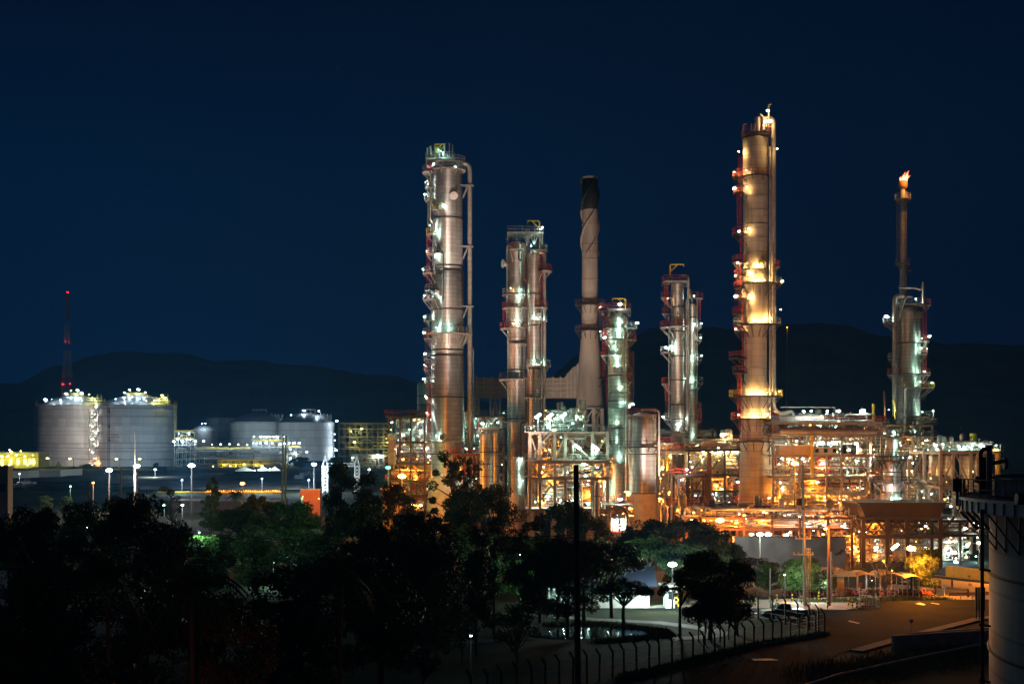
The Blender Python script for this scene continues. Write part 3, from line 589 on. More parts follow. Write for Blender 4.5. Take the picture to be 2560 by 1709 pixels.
for x, y in ((2214, 792), (2321, 841), (2327, 957), (2330, 1027)): T6.lamp(x, y, 'wh', .42, 160)
for x, y in ((2294, 848), (2293, 872), (2281, 928), (2304, 930), (2290, 955), (2296, 1030), (2296, 1080), (2315, 872)): T6.lamp(x, y, 'te', .24, 170)
FL = Tw("flare_stack", "slim flare stack with a burning orange flame at its tip, rising behind the right-hand tower", "flare", 2257, 340,
        [(1150, 8), (745, 8), (655, 7), (650, 5.8), (470, 5.4)], M_['pipe2'], None, 24)
mb = MB(); mb.lathe((FL.x, FL.d, 0), [(FL.Z(472), 8 * FL.k), (FL.Z(468), 12 * FL.k), (FL.Z(453), 11 * FL.k), (FL.Z(452), 9 * FL.k)], 24); ob("flare_tip", mb, M_['rust'], FL.root)
FL.plat(497, 20, 0, 360, 'galv'); FL.plat(659, 18, 0, 360, 'galv'); FL.ladder(2245, 500, 645, 'steel', 0, False); FL.pipe([(2264, 480, -.4), (2264, 750, -.4)], 1.4, 'pipe2'); FL.pipe([(2262, 679, -1), (2276, 679, -1)], 3, 'rust', 'ignitor')
fm = bpy.data.materials.new("flame"); fm.use_nodes = True; n_ = fm.node_tree; p_ = n_.nodes["Principled BSDF"]; t_ = n_.nodes.new("ShaderNodeTexCoord"); s_ = n_.nodes.new("ShaderNodeSeparateXYZ"); n_.links.new(t_.outputs["Generated"], s_.inputs[0])
r_ = n_.nodes.new("ShaderNodeValToRGB"); e_ = r_.color_ramp.elements; e_[0].position = .05; e_[0].color = (1, .55, .3, 1); e_[1].position = 1; e_[1].color = (.9, .09, .01, 1); n_.links.new(s_.outputs[2], r_.inputs[0]); n_.links.new(r_.outputs[0], p_.inputs["Emission Color"]); p_.inputs["Emission Strength"].default_value = 4; p_.inputs["Base Color"].default_value = (0, 0, 0, 1)
for (dx, hh, wd, lean) in ((-1, 20, 5.5, 8), (-6, 12, 3.2, 2), (5, 27, 4, 12), (8, 15, 3.5, 10), (2, 24, 3, 3)):
    mb = MB(); pts = []; rs = []
    for i in range(13):
        t = i / 12; pts.append((FL.X(2257 + dx + lean * t ** 1.6 + 1.2 * math.sin(t * 7 + dx)), FL.d, FL.Z(453 - hh * t))); rs.append(max(.01, wd * FL.k * (math.sin(math.pi * min(1, (t + .18) * .85)) ** .9) * (1 - t * .55)))
    mb.tube(pts, 1, 14, True, rs); ob("flame", mb, fm, FL.root)
l_ = bpy.data.lights.new("flame_light", 'POINT'); l_.energy = 6000; l_.color = (1, .4, .08); l_.shadow_soft_size = 1; lo = bpy.data.objects.new("flame_light", l_); COL.objects.link(lo); lo.parent = FL.root; lo.location = (1, -3.5, FL.Z(446))

# ------------------------------------------------------------------ process structures
class Fr:
    def __init__(s, name, label, cat, d0, d1, xs, ys, m='cream', w=.7, braces=(), deck='steel', rail='galv', decks=None, base=None, beam=None, group=None):
        s.d0, s.d1 = d0, d1; s.xs = [W(x, HY, d0).x for x in xs]; s.zs = [W(0, y, d0).z for y in ys]
        s.root = thing(name, label, cat, ((s.xs[0] + s.xs[-1]) / 2, (d0 + d1) / 2, 0), group); zb = 0 if base is None else W(0, base, d0).z
        nb = max(1, round((d1 - d0) / 8)); ds = [d0 + (d1 - d0) * i / nb for i in range(nb + 1)]
        top = max(s.zs)
        for x in s.xs:
            for y in ds: mb = MB(); mb.box(x - w / 2, x + w / 2, y - w / 2, y + w / 2, zb, top); ob("column", mb, M_[m], s.root)
        bw = beam or w * .9
        for z in s.zs:
            mb = MB()
            for y in ds:
                for a, b in zip(s.xs, s.xs[1:]): mb.ibeam((a + w / 2, y, z - bw / 2 - .003), (b - w / 2, y, z - bw / 2 - .003), bw * .6, bw)
            for x in s.xs:
                for a, b in zip(ds, ds[1:]): mb.ibeam((x, a + w / 2, z - bw / 2 - .003), (x, b - w / 2, z - bw / 2 - .003), bw * .6, bw)
            ob("beam_grid", mb, M_[m], s.root)
        if braces:
            for (i, j, k) in braces:   # bay i, from level j to j+1 (levels bottom up, -1 is the ground); k '/', '\\', 'x', 'v', 'A'
                zz = [zb] + sorted(s.zs); a, b = s.xs[i], s.xs[i + 1]; z0, z1 = zz[j], zz[j + 1] - bw; y = d0; c = (a + b) / 2; q = w * .45
                for y in (d0, d1):
                    mb = MB()
                    if k in '/x': mb.bar((a, y, z0), (b, y, z1), q)
                    if k in '\\x': mb.bar((b, y - .02, z0), (a, y - .02, z1), q)
                    if k == 'v': mb.bar((a, y, z1), (c, y, z0), q); mb.bar((b, y, z1), (c, y, z0), q)
                    if k == 'A': mb.bar((a, y, z0), (c, y, z1), q); mb.bar((b, y, z0), (c, y, z1), q)
                    ob("brace", mb, M_[m], s.root)
        for i, z in enumerate(s.zs):
            if decks is not None and i not in decks: continue
            mb = MB(); mb.box(s.xs[0] - .9, s.xs[-1] + .9, d0 - .9, d1 + .9, z, z + .12); o = ob("deck", mb, M_[deck], s.root)
            if rail:
                mb = MB(); e = .85; rails(mb, [(s.xs[0] - e, d0 - e), (s.xs[-1] + e, d0 - e), (s.xs[-1] + e, d1 + e), (s.xs[0] - e, d1 + e), (s.xs[0] - e, d0 - e)], z + .12); ob("handrail", mb, M_[rail], o)
    def lamps(s, l, kind='wh', r=.3, watt=220, dy=None, hood=True):
        for (px, py) in l:
            d = s.d0 + (rnd.uniform(.5, max(.6, (s.d1 - s.d0) * .5)) if dy is None else dy)
            lamp(s.root, W(px, py, d), kind, r, watt, (0, -.6, -.3), hood)
    def fill(s, x0, x1, y0, y1, n, seed, big=0, mats=('pipe', 'pipe2', 'galv', 'rust', 'clad_b'), dd=None):
        """runs of pipework, valves and small drums between the columns"""
        r = random.Random(seed); d0, d1 = dd or (s.d0 + .8, s.d1 - .5); rt = s.root
        a, b = W(x0, y1, s.d0), W(x1, y0, s.d0); xa, xb, za, zb = a.x, b.x, max(.2, a.z), b.z
        for i in range(n):
            y = r.uniform(d0, d1); mb = MB(); g = r.choice((.07, .1, .12, .16, .22, .3)); m = r.choice(mats); k = r.random()
            if k < .36:
                x = r.uniform(xa, xb); h = r.uniform(.3, 1) * (zb - za); z = r.uniform(za, zb - h * .9); e = r.choice((-1, 1)) * r.uniform(.5, 3)
                pts = [(x, y, z), (x, y, min(zb, z + h)), (min(xb, max(xa, x + e)), y, min(zb, z + h))] if r.random() < .7 else [(x, y, z), (x, y, z + h)]
                mb.pipe(pts, g, 8)
            elif k < .8:
                z = r.uniform(za, zb); l = r.uniform(.25, .8) * (xb - xa); x = r.uniform(xa, xb - l); e = r.choice((-1, 1)) * r.uniform(.6, 2.5)
                pts = [(x, y, z), (x + l, y, z)]; 
                if r.random() < .6: pts.append((x + l, y, min(zb, max(za, z + e))))
                if r.random() < .4: pts.insert(0, (x, y, min(zb, max(za, z - e))))
                mb.pipe(pts, g, 8)
            elif k < .9:   # valve with handwheel
                x = r.uniform(xa, xb); z = r.uniform(za, zb); mb.tube([(x - .45, y, z), (x + .45, y, z)], .2, 8); mb.tube([(x - .35, y, z), (x - .28, y, z)], .32, 10); mb.tube([(x + .28, y, z), (x + .35, y, z)], .32, 10); mb.tube([(x, y, z), (x, y, z + .8)], .07, 6); mb.tube([(x, y, z + .75), (x, y, z + .82)], .35, 12); ob("valve", mb, M_[m], rt); continue
            else:
                x = r.uniform(xa, xb); z = r.uniform(za, zb); g = r.uniform(.4, .8); mb.lathe((x, y, 0), [(z, .05), (z + .1, g * .7), (z + .3, g), (z + 2, g), (z + 2.2, g * .7), (z + 2.3, .05)], 14); ob("drum", mb, M_[m], rt); continue
            ob("pipe", mb, M_[m], rt)
        fb = MB()
        for i in range(int(n * 4)):
            y = r.uniform(d0, d1); x = r.uniform(xa, xb); z = r.uniform(za, zb); g = r.choice((.035, .05, .07, .09)); k = r.random()
            if k < .4: fb.bar((x, y, z), (x, y, min(zb, z + r.uniform(.6, 4.5))), g * 1.8)
            elif k < .75: fb.bar((x, y, z), (min(xb, x + r.uniform(.8, 6)), y, z), g * 1.8)
            elif k < .85: fb.bar((x, y, z), (min(xb, x + r.uniform(.5, 2)), y, min(zb, z + r.uniform(.5, 2))), g * 1.8)
            else: q = r.uniform(.12, .3); fb.box(x, x + q, y, y + q, z, z + q * r.uniform(1, 2.5))
        if len(fb.v): tag(ob("fine_pipework", fb, M_[r.choice(mats[:3])], rt), None, None, None, "stuff")
        for i in range(n // 4):
            q = r.choice(('wh', 'te', 'wa', 'na', 'wa', 'na', 'wh')); lamp(rt, (r.uniform(xa, xb), r.uniform(s.d0 - .6, (s.d0 + s.d1) / 2), r.uniform(za, zb)), q, r.uniform(.12, .34), 0)
        for i in range(big):
            z = r.uniform(za + .8, zb - .8); l = r.uniform(3, 6); x = r.uniform(xa, max(xa + .1, xb - l)); y = r.uniform(d0, d1); g = r.uniform(.5, .9); mb = MB(); mb.hvessel((x, y, z), (x + l, y, z), g)
            for t in (.25, .75): mb.tube([(x + l * t - .06, y, z), (x + l * t + .06, y, z)], g * 1.06, 16); mb.box(x + l * t - .15, x + l * t + .15, y - g * .8, y + g * .8, z - g - .35, z - g * .6)
            ob("exchanger", mb, M_[r.choice(('clad_b', 'pipe', 'clad_t'))], rt)
    def stair(s, px0, py0, px1, py1, d=None, m='galv'):
        d = d or s.d0 - 1; a, b = W(px0, py0, d), W(px1, py1, d); mb = MB(); y2 = Vector((0, 1, 0))
        for o in (Vector(), y2): mb.bar(a + o, b + o, .1, .25); mb.bar(a + o + Vector((0, 0, 1)), b + o + Vector((0, 0, 1)), .06)
        n = int(abs(b.z - a.z) / .3)
        for i in range(n): p = a.lerp(b, (i + .5) / n); mb.box(p.x - .14, p.x + .14, p.y, p.y + 1, p.z - .02, p.z + .02)
        ob("stair", mb, M_[m], s.root)
def dome_vessel(name, label, cx, d, prof, m, dome, rings=(), cat='vessel', group=None):
    t = Tw(name, label, cat, cx, d, prof, M_[m], dome, 40, group)
    for y in rings: t.ring(y, 1.6, .08)
    return t
def run(name, label, cat, pts, r, m, group=None, n=12, bend=None):
    mb = MB(); mb.pipe([W(*p) for p in pts], r, n, bend); return tag(ob(name, mb, M_[m]), label, cat, group)

# heater block at the left edge of the plant
A1 = Fr("heater_structure", "rusty heater steelwork glowing orange at the left end of the plant", "structure", 312, 330, [972, 1000, 1027, 1062, 1085], [1040, 1104, 1158, 1200, 1238], 'rust', .38, [(1, 2, '/'), (2, 2, '\\'), (1, 1, '\\'), (2, 1, 'x'), (0, 3, 'v'), (2, 3, 'v')], 'dark', 'red')
A1.fill(975, 1080, 1042, 1104, 34, 1); A1.fill(975, 1080, 1104, 1158, 40, 2, 2); A1.fill(975, 1085, 1160, 1280, 60, 3, 3, ('rust', 'pipe2', 'galv', 'red', 'pipe'))
A1.lamps([(988, 1122), (1052, 1076), (1050, 1104), (1070, 1216), (1068, 1120), (1072, 1140), (1056, 1052)], 'wh', .38, 420); A1.lamps([(1000, 1096), (1008, 1088)], 'te', .3, 600); A1.lamps([(1030, 1262), (1012, 1225), (1040, 1190), (1020, 1170)], 'na', .34, 2200)
mb = MB()
for i in range(7): x = W(972 + i * 2.7, 0, 309).x; mb.tube([(x, 309, W(0, 1160, 309).z), (x, 309, W(0, 1083, 309).z)], .11, 8)
tag(ob("pipe_bundle", mb, M_['pipe2']), "upright bundle of parallel pale pipes at the left corner of the heater", "pipe bundle")
t = thing("heater_house", "pale green-lit sheet gable house behind the leftmost silver tower", "building", W(1045, HY, 335) * 1.0); t.location.z = 0; LOC[t.name].z = 0
mb = MB(); q = [(1000, 1240), (1000, 1048), (1026, 1044), (1056, 1030), (1085, 1030), (1085, 1240)]; mb.prism([(W(x, 0, 335).x, max(0, W(0, y, 335).z)) for x, y in q], 332, 345); ob("wall", mb, M_['teal'], t)
mb = MB(); q = [(996, 1050), (996, 1046), (1054, 1026), (1088, 1026), (1088, 1029), (1055, 1030)]; mb.prism([(W(x, 0, 335).x, W(0, y, 335).z) for x, y in q], 331, 346); ob("roof", mb, M_['rust'], t)
t = dome_vessel("convection_stack", "round-shouldered pale box stack half hidden behind the leftmost silver tower", 1062, 345, [(1235, 19), (965, 19)], 'teal', 17, (990, 1012), 'stack')
t = thing("filter_house", "glowing orange sheet box at the foot of the heater structure", "shed", Vector((W(985, 0, 300).x, 300, 0)))
mb = MB(); a, b = W(955, 1222, 298), W(997, 1246, 298); mb.box(a.x, b.x, 298, 303, 0, a.z); ob("wall", mb, M_['canvas'], t); mb = MB()
for x in (956, 970, 983, 997): p = W(x, 0, 297.8); mb.bar((p.x, 297.8, 0), (p.x, 297.8, a.z + .1), .22)
mb.box(a.x - .3, b.x + .3, 297.5, 303.5, a.z, a.z + .25); ob("frame", mb, M_['rust'], t)
lamp(t, W(976, 1216, 296), 'na', .3, 1800, (0, -.5, -.3))

# between the first two towers
A2 = Fr("pipe_structure", "steelwork full of green-lit pipes in the gap between the two left towers", "structure", 318, 334, [1150, 1182, 1215, 1258], [1040, 1072, 1112, 1144, 1180], 'steel', .45, [(1, 3, 'x'), (0, 2, 'A'), (2, 4, 'v')], 'dark', 'galv')
A2.fill(1150, 1258, 1045, 1112, 45, 11); A2.fill(1150, 1258, 1112, 1270, 60, 12, 3)
A2.lamps([(1165, 1120), (1183, 1121), (1207, 1060), (1228, 1058), (1244, 1056), (1190, 1046), (1259, 1032), (1185, 1198), (1160, 1064), (1176, 1090), (1200, 1095)], 'te', .38, 480)
t = Fr("link_structure", "low frame with a pale cabin roof between the two left towers", "structure", 300, 312, [1135, 1160, 1196], [1134, 1184], 'rust', .5, [(1, 0, 'x')], 'rust', 'red'); t.fill(1135, 1196, 1134, 1270, 36, 13, 2, ('pipe', 'rust', 'galv')); t.lamps([(1190, 1196), (1165, 1210)], 'te', .3, 700); t.lamps([(1150, 1170)], 'na', .3, 900)
T7 = dome_vessel("domed_drum", "tall domed drum glowing orange, standing between the two left towers", 1216, 288, [(1290, 17), (1214, 16.5), (1092, 16.5)], 'clad_b', 14, (1130, 1160, 1190)); T7.topframe(1068, 1196, 1248, 14, 'red'); T7.plat(1133, 22, 260, 350, 'dark')
T8 = dome_vessel("domed_drum", "narrow orange-lit drum tucked right of the wider domed drum", 1240, 292, [(1290, 8), (1192, 8), (1086, 8)], 'clad_b', 8, (1130, 1165)); T7.lamp(1207, 1059, 'te', .35, 350)
for x in (1208, 1216, 1222): T7.pipe([(x, 1068, -1), (x, 1056, -1)], 1.6, 'galv', 'valve')

# concrete frame in the centre
A3 = Fr("concrete_pipe_frame", "big cream concrete frame with diagonal braces and a green-lit deck of valves on top", "structure", 270, 288, [1325, 1350, 1387, 1413, 1481, 1519], [1080, 1151, 1193, 1272], 'cream', .55,
        [(0, 3, '\\'), (2, 3, '/'), (3, 3, '\\'), (0, 2, '\\'), (3, 2, 'x'), (2, 2, '/'), (4, 3, '/'), (4, 2, '/'), (0, 1, '\\'), (4, 1, 'v')], 'steel', 'galv')
A3.fill(1350, 1515, 1085, 1148, 50, 21, 1); A3.fill(1350, 1515, 1155, 1193, 46, 22, 2, ('pipe', 'galv', 'rust', 'pipe2')); A3.fill(1345, 1515, 1195, 1285, 70, 23, 4)
A3.stair(1352, 1112, 1378, 1082); A3.stair(1378, 1135, 1352, 1112); A3.stair(1352, 1190, 1378, 1165); A3.stair(1352, 1250, 1378, 1212)
mb = MB(); a, b = W(1395, 1130, 276), W(1478, 1127, 276); mb.hvessel(a, b, 1.05, 20)
for tt in (.35, .85): p = a.lerp(b, tt); mb.tube([p - Vector((.08, 0, 0)), p + Vector((.08, 0, 0))], 1.15, 20)
tag(ob("heat_exchanger", mb, M_['clad_t']), "long pale horizontal exchanger lying on the second deck of the concrete frame", "exchanger")
mb = MB(); a, b = W(1435, 1232, 274), W(1480, 1232, 274); mb.hvessel(a, b, 1.3, 20); tag(ob("heat_exchanger", mb, M_['clad_t']), "short green-white drum low in the concrete frame, behind the dark pole", "exchanger")
mb = MB(); a, b = W(1393, 1222, 276), W(1410, 1222, 276); mb.hvessel(a, b, 1.7, 20); tag(ob("heat_exchanger", mb, M_['pipe']), "squat brownish drum low in the concrete frame, left of the dark pole", "exchanger")
A3.lamps([(1345, 1081), (1338, 1254), (1443, 1139), (1417, 1180), (1460, 1158), (1328, 1070), (1420, 1195), (1455, 1209), (1500, 1215), (1395, 1180), (1370, 1240), (1430, 1250), (1470, 1258), (1500, 1262)], 'te', .42, 620)
A3.lamps([(1365, 1125), (1375, 1200), (1490, 1175), (1500, 1195), (1380, 1160), (1440, 1185), (1355, 1180), (1480, 1240)], 'na', .34, 2000); A3.lamps([(1465, 1188), (1402, 1250)], 'wh', .45, 500)
V = dome_vessel("orange_vessel", "orange-lit clad vessel behind the left bay of the concrete frame", 1337, 282, [(1290, 13), (1120, 13), (1098, 13)], 'clad_b', 8, (1150, 1190, 1230)); V.lamp(1350, 1250, 'na', .3, 1500, -4)
V = dome_vessel("orange_vessel", "slim orange-lit column seen between the first and second braces of the concrete frame", 1364, 286, [(1290, 5), (1110, 5)], 'clad_b', 5, (1150, 1190))
dome_vessel("orange_vessel", "narrow clad column in front of the concrete frame, right of the dark pole", 1493, 262, [(1330, 7), (1205, 7)], 'clad', 3, (1240, 1275)); dome_vessel("orange_vessel", "thin clad column just left of the narrow one by the concrete frame", 1484, 266, [(1330, 4), (1215, 4)], 'clad_b', 3)
A3b = Fr("valve_deck", "clutter of green-lit valves and drums on top of the concrete frame", "structure", 274, 286, [1362, 1395, 1425, 1462], [1052], 'galv', .22, [(0, 0, 'x'), (2, 0, 'A')], 'galv', 'galv', base=1076)
A3b.fill(1365, 1462, 1024, 1074, 70, 31, 2, ('galv', 'pipe', 'pipe2', 'clad_t')); A3b.lamps([(1424, 1050), (1390, 1046), (1440, 1040), (1455, 1052), (1370, 1060), (1410, 1030), (1400, 1056), (1430, 1062)], 'te', .35, 600)
for i, (x, y) in enumerate(((1345, 1039), (1375, 1039), (1408, 1038), (1443, 1116), (1488, 1118))):
    sgn = 1 if i < 3 else -1; t = thing("tube_light", "slanting white tube light, %s" % ("first from the left above the concrete frame", "middle one of three above the concrete frame", "third from the left above the concrete frame", "hung under the top beam left of the green tower", "hung under the top beam right beside the green tower")[i], "tube light", W(x, y, 268.6))
    mb = MB(); a, b = W(x - 7, y + 5 * sgn, 268.6), W(x + 7, y - 5 * sgn, 268.6); mb.tube([a, b], .22, 8); me_ = emis("tube_glow", (.82, 1, .93), 14) if i == 0 else bpy.data.materials["tube_glow"]; ob("tube", mb, me_, t)
    mb = MB(); mb.bar(a + Vector((0, .2, .3)), b + Vector((0, .2, .3)), .25, .1); mb.bar(W(x, y, 268.8), W(x, 1078 if i < 3 else 1100, 269), .1); ob("bracket", mb, M_['galv'], t)
    l = bpy.data.objects.new("light", LDATA.get(('te', 620)) or list(LDATA.values())[0]); COL.objects.link(l); l.parent = t; l.location = (0, -.8, -.6)

# in front of the drum: lit pump bay
A3c = Fr("pump_bay", "small white-lit pump bay with an arched hood pipe at the foot of the green tower", "structure", 238, 246, [1524, 1548, 1570], [1262, 1290], 'steel', .3, [(0, 1, 'x')], 'galv', 'red'); A3c.fill(1524, 1572, 1262, 1330, 50, 33, 1, ('galv', 'pipe', 'red', 'rust')); A3c.lamps([(1550, 1247), (1536, 1300), (1545, 1312), (1556, 1316), (1530, 1285)], 'wh', .5, 900)
run("hood_pipe", "arched pipe loop over the white-lit pump bay", "pipe", [(1524, 1330, 237), (1524, 1275, 237), (1545, 1262, 237), (1568, 1275, 237), (1568, 1330, 237)], .3, 'pipe', bend=1.8)

# between drum and slender tower
A4 = Fr("pipe_structure", "yellow-orange lit pipe rack between the drum and the slender tower", "structure", 284, 300, [1645, 1662, 1680], [1108, 1128, 1178, 1240], 'cream', .36, [(0, 3, 'x'), (0, 1, '/'), (1, 1, '\\')], 'steel', 'red')
A4.fill(1642, 1682, 1108, 1275, 70, 41, 1, ('pipe', 'pipe2', 'yel', 'rust')); A4.lamps([(1661, 1110), (1668, 1122), (1650, 1150), (1657, 1168), (1675, 1140)], 'wa', .32, 700); A4.lamps([(1660, 1218), (1648, 1245), (1672, 1230), (1652, 1195), (1660, 1250)], 'na', .38, 1500)
run("header_pipe", "long pale header pipe crossing behind the slender tower at deck height", "pipe", [(1640, 1080, 305), (1790, 1083, 305)], .75, 'pipe2')
run("vent_post", "slim rusty gooseneck vent right of the slender tower", "pipe", [(1782, 1140, 300), (1782, 1071, 300), (1777, 1071, 300)], .25, 'rust', bend=.5)

# dark decks in front of the tall cream tower
A5 = Fr("process_structure", "dark two-storey steel deck with glaring yellow-white lamps left of the tall cream tower", "structure", 280, 300, [1722, 1770, 1812, 1850], [1124, 1186, 1226, 1258], 'dark', .36, [(0, 3, '/'), (1, 3, '/'), (2, 3, '\\'), (0, 1, '/'), (1, 1, '\\'), (0, 2, 'v'), (2, 1, 'x')], 'dark', 'red')
A5.fill(1722, 1852, 1095, 1122, 34, 51, 1); A5.fill(1722, 1852, 1128, 1185, 60, 52, 4, ('pipe2', 'galv', 'pipe', 'clad_t')); A5.fill(1700, 1852, 1188, 1225, 40, 53); A5.fill(1700, 1860, 1228, 1330, 80, 54, 3)
A5.lamps([(1760, 1129), (1779, 1129), (1794, 1130), (1802, 1127), (1814, 1128), (1832, 1129), (1841, 1129), (1806, 1086), (1815, 1085), (1860, 1092)], 'wa', .5, 1000); A5.lamps([(1716, 1174), (1776, 1247), (1783, 1243), (1748, 1240), (1822, 1228), (1700, 1200)], 'wh', .38, 420); A5.lamps([(1715, 1255), (1723, 1253), (1735, 1252), (1790, 1212), (1830, 1205), (1755, 1205), (1693, 1270), (1760, 1275), (1840, 1250)], 'na', .34, 1900)
t = Fr("service_deck", "red railed dark catwalk on raking struts in front of the slender tower", "structure", 268, 276, [1696, 1730, 1772], [1188, 1262], 'dark', .4, [(0, 1, '\\'), (1, 1, '/')], 'dark', 'red'); t.lamps([(1717, 1173)], 'wh', .3, 200)
for i, (x0, x1, y, m) in enumerate(((1750, 1768, 1155, 'clad_t'), (1790, 1840, 1160, 'pipe'), (1790, 1840, 1170, 'clad_t'), (1790, 1838, 1150, 'pipe'))):
    mb = MB(); mb.hvessel(W(x0, y, 283), W(x1, y, 283), .48 if i else .9, 16); tag(ob("heat_exchanger", mb, M_[m]), ("squat pale drum at the left of the yellow-lit deck bay", "middle bundle of three pale exchangers in the yellow-lit bay", "lowest of three pale exchangers in the yellow-lit bay", "topmost of three pale exchangers in the yellow-lit bay")[i], "exchanger")
run("riser_pipe", "thick brown riser pipe with a kink, left of the tall cream tower", "pipe", [(1760, 1180, 272), (1760, 1195, 272), (1768, 1208, 272), (1768, 1400, 272)], .5, 'rust'); run("riser_pipe", "thick straight brown riser pipe beside the kinked one", "pipe", [(1774, 1130, 271), (1774, 1400, 271)], .42, 'rust')

# right-hand pipe rack
A6 = Fr("pipe_rack", "long multi-level pipe rack right of the tall cream tower", "structure", 262, 286, [1933, 1999, 2066, 2104, 2170, 2203], [1056, 1085, 1136, 1190, 1262], 'steel', .36,
        [(0, 4, 'v'), (1, 4, 'A'), (2, 4, 'x'), (3, 4, 'v'), (4, 4, 'x'), (0, 2, 'A'), (1, 2, 'A'), (2, 2, 'v'), (3, 2, 'A'), (4, 2, 'A'), (2, 1, '\\'), (4, 1, '/'), (1, 0, '/')], 'steel', 'red', decks=(0, 1, 3, 4))
A6.fill(1935, 2200, 1030, 1054, 30, 61, 0); A6.fill(1935, 2200, 1058, 1084, 60, 62, 3, ('galv', 'pipe', 'steel', 'clad_t')); A6.fill(1935, 2200, 1088, 1112, 40, 63, 0); A6.fill(1940, 2200, 1138, 1188, 90, 64, 4, ('galv', 'pipe', 'rust', 'red', 'clad_t'))
A6.fill(1935, 2200, 1192, 1260, 90, 65, 4, ('rust', 'pipe2', 'pipe', 'galv')); A6.fill(1935, 2200, 1264, 1350, 95, 66, 4, ('rust', 'pipe2', 'pipe', 'galv'))
A6.lamps([(2009, 1028), (2028, 1027), (2068, 1027), (2097, 1027), (2156, 1027)], 'wh', .5, 420, 2, True); A6.lamps([(1940, 1122), (1951, 1206), (1949, 1268), (2186, 1140), (2176, 1213), (2049, 1104), (2057, 1106), (2071, 1107), (2140, 1108), (2082, 1106)], 'wh', .45, 450)
A6.lamps([(1972, 1148), (1981, 1148), (2003, 1149), (2053, 1160), (2055, 1172), (2122, 1124), (2150, 1124), (2185, 1124), (2100, 1122), (2170, 1175), (2152, 1178), (2175, 1070), (2150, 1080), (2040, 1150)], 'wa', .32, 800); A6.lamps([(2030, 1205), (2078, 1212), (1985, 1230), (2060, 1290), (2010, 1280), (2130, 1280), (1975, 1240), (2110, 1240), (2150, 1230), (2060, 1240), (1950, 1240), (2160, 1262)], 'na', .34, 2400)
A6.lamps([(1995, 1062), (2040, 1066), (2090, 1068), (2130, 1060), (2050, 1130), (2090, 1128), (2070, 1110), (1990, 1185), (2030, 1180), (2120, 1180)], 'te', .3, 420)
A6.stair(1994, 1222, 1968, 1262); A6.stair(1968, 1222, 1990, 1192); A6.stair(1990, 1282, 1965, 1318); A6.stair(1990, 1262, 1968, 1282)
for i in range(13):
    x = 2062 + i * 10; mb = MB(); p = W(x, 1096, 260.6); mb.pipe([p + Vector((.45, 0, .38)), p + Vector((-.25, 0, .38)), p + Vector((-.25, 0, -.38)), p + Vector((.45, 0, -.38))], .15, 8, .36)
    tag(ob("hairpin_bend", mb, M_['pipe']), "pale hairpin pipe bend in the row along the upper rack", "pipe bend", "hairpin pipe bends in a row on the rack")
run("header_pipe", "fat pale header pipe lying on top of the rack beside the tall cream tower", "pipe", [(1925, 1051, 266), (2058, 1049, 266)], .95, 'pipe2'); run("header_pipe", "long pale header pipe on the rack's second level", "pipe", [(1950, 1079, 261), (2190, 1081, 261)], .7, 'pipe')
mb = MB(); a, b = W(1948, 1136, 259), W(2027, 1113, 259); mb.box(a.x, b.x, 259, 262, a.z, b.z); tag(ob("duct_box", mb, M_['cream']), "long cream sheet duct along the rack beside the white lamp", "duct")
t = thing("equipment_cabin", "white and teal cabin on the rack left of the red-lit deck", "cabin", W(2065, 1136, 260)); mb = MB(); a, b = W(2036, 1136, 258.5), W(2093, 1117, 258.5); mb.box(a.x, b.x, 258.5, 262, a.z, b.z); ob("wall", mb, M_['teal'], t)
mb = MB(); [mb.box(W(x, 0, 258.4).x, W(x + 9, 0, 258.4).x, 258.4, 258.5, a.z + .4, b.z - .3) for x in (2038, 2060, 2082)]; ob("window", mb, M_['glass'], t)
for i, (x, y0, y1, r_) in enumerate(((2030, 1195, 1089, .32), (2183.5, 1056, 1009, .3), (2433, 1122, 1083, .62), (2495, 1260, 1128, .5))):
    mb = MB(); dd = (258, 270, 262, 250)[i]; mb.pipe([W(x, y0, dd), W(x, y1, dd)] if i < 3 else [W(x, y0, dd), W(x, y1, dd), W(x - 12, y1, dd)], r_, 10, 1.2)
    tag(ob("yellow_pipe", mb, M_['yel']), ("tall thin yellow pipe standing before the long rack", "short yellow pipe sticking up from the rack roof", "stout yellow stub standing on the concrete silo frame", "yellow pipe turning over the right end of the silo frame")[i], "pipe")
run("gantry_rail", "thin horizontal lamp rail over the roof of the rack", "rail", [(1950, 1017, 268), (2088, 1018, 268), (2088, 1040, 268)], .1, 'galv')

def added_flood(label, px, d, tpx, tpy, td, watt, col, cone=30):
    """an added floodlight on a low stand, put in to brighten a tower or tank"""
    g = Vector((W(px, 0, d).x, d, zt(0, d))); rt = thing("added_floodlight", label, "floodlight", g); mb = MB(); mb.bar(g, g + Vector((0, 0, .9)), .12); mb.bar(g + Vector((-.4, 0, .9)), g + Vector((.4, 0, .9)), .1); ob("stand", mb, M_['dark'], rt)
    mb = MB(); c = g + Vector((0, 0, 1.2)); t = (W(tpx, tpy, td) - c).normalized(); mb.tube([c - t * .25, c + t * .05], 1, 10, True, [.15, .3]); ob("head", mb, M_['dark'], rt)
    l = bpy.data.lights.new("added_flood", 'SPOT'); l.energy = watt; l.color = col; l.spot_size = R(cone); l.spot_blend = 1; l.shadow_soft_size = .3; lo = bpy.data.objects.new("added_flood", l); COL.objects.link(lo); lo.parent = rt; lo.location = c + t * .4 - g; lo.rotation_euler = t.to_track_quat('-Z', 'Y').to_euler()
PK = (1, .78, .66)
added_flood("added ground floodlight brightening the leftmost silver tower", 1135, 262, 1122, 700, 310, 168750, PK, 34); added_flood("added ground floodlight brightening the crown of the leftmost silver tower", 1090, 258, 1120, 520, 310, 168750, PK, 22)  # lamps added behind the tree line to lift the dark tower shells
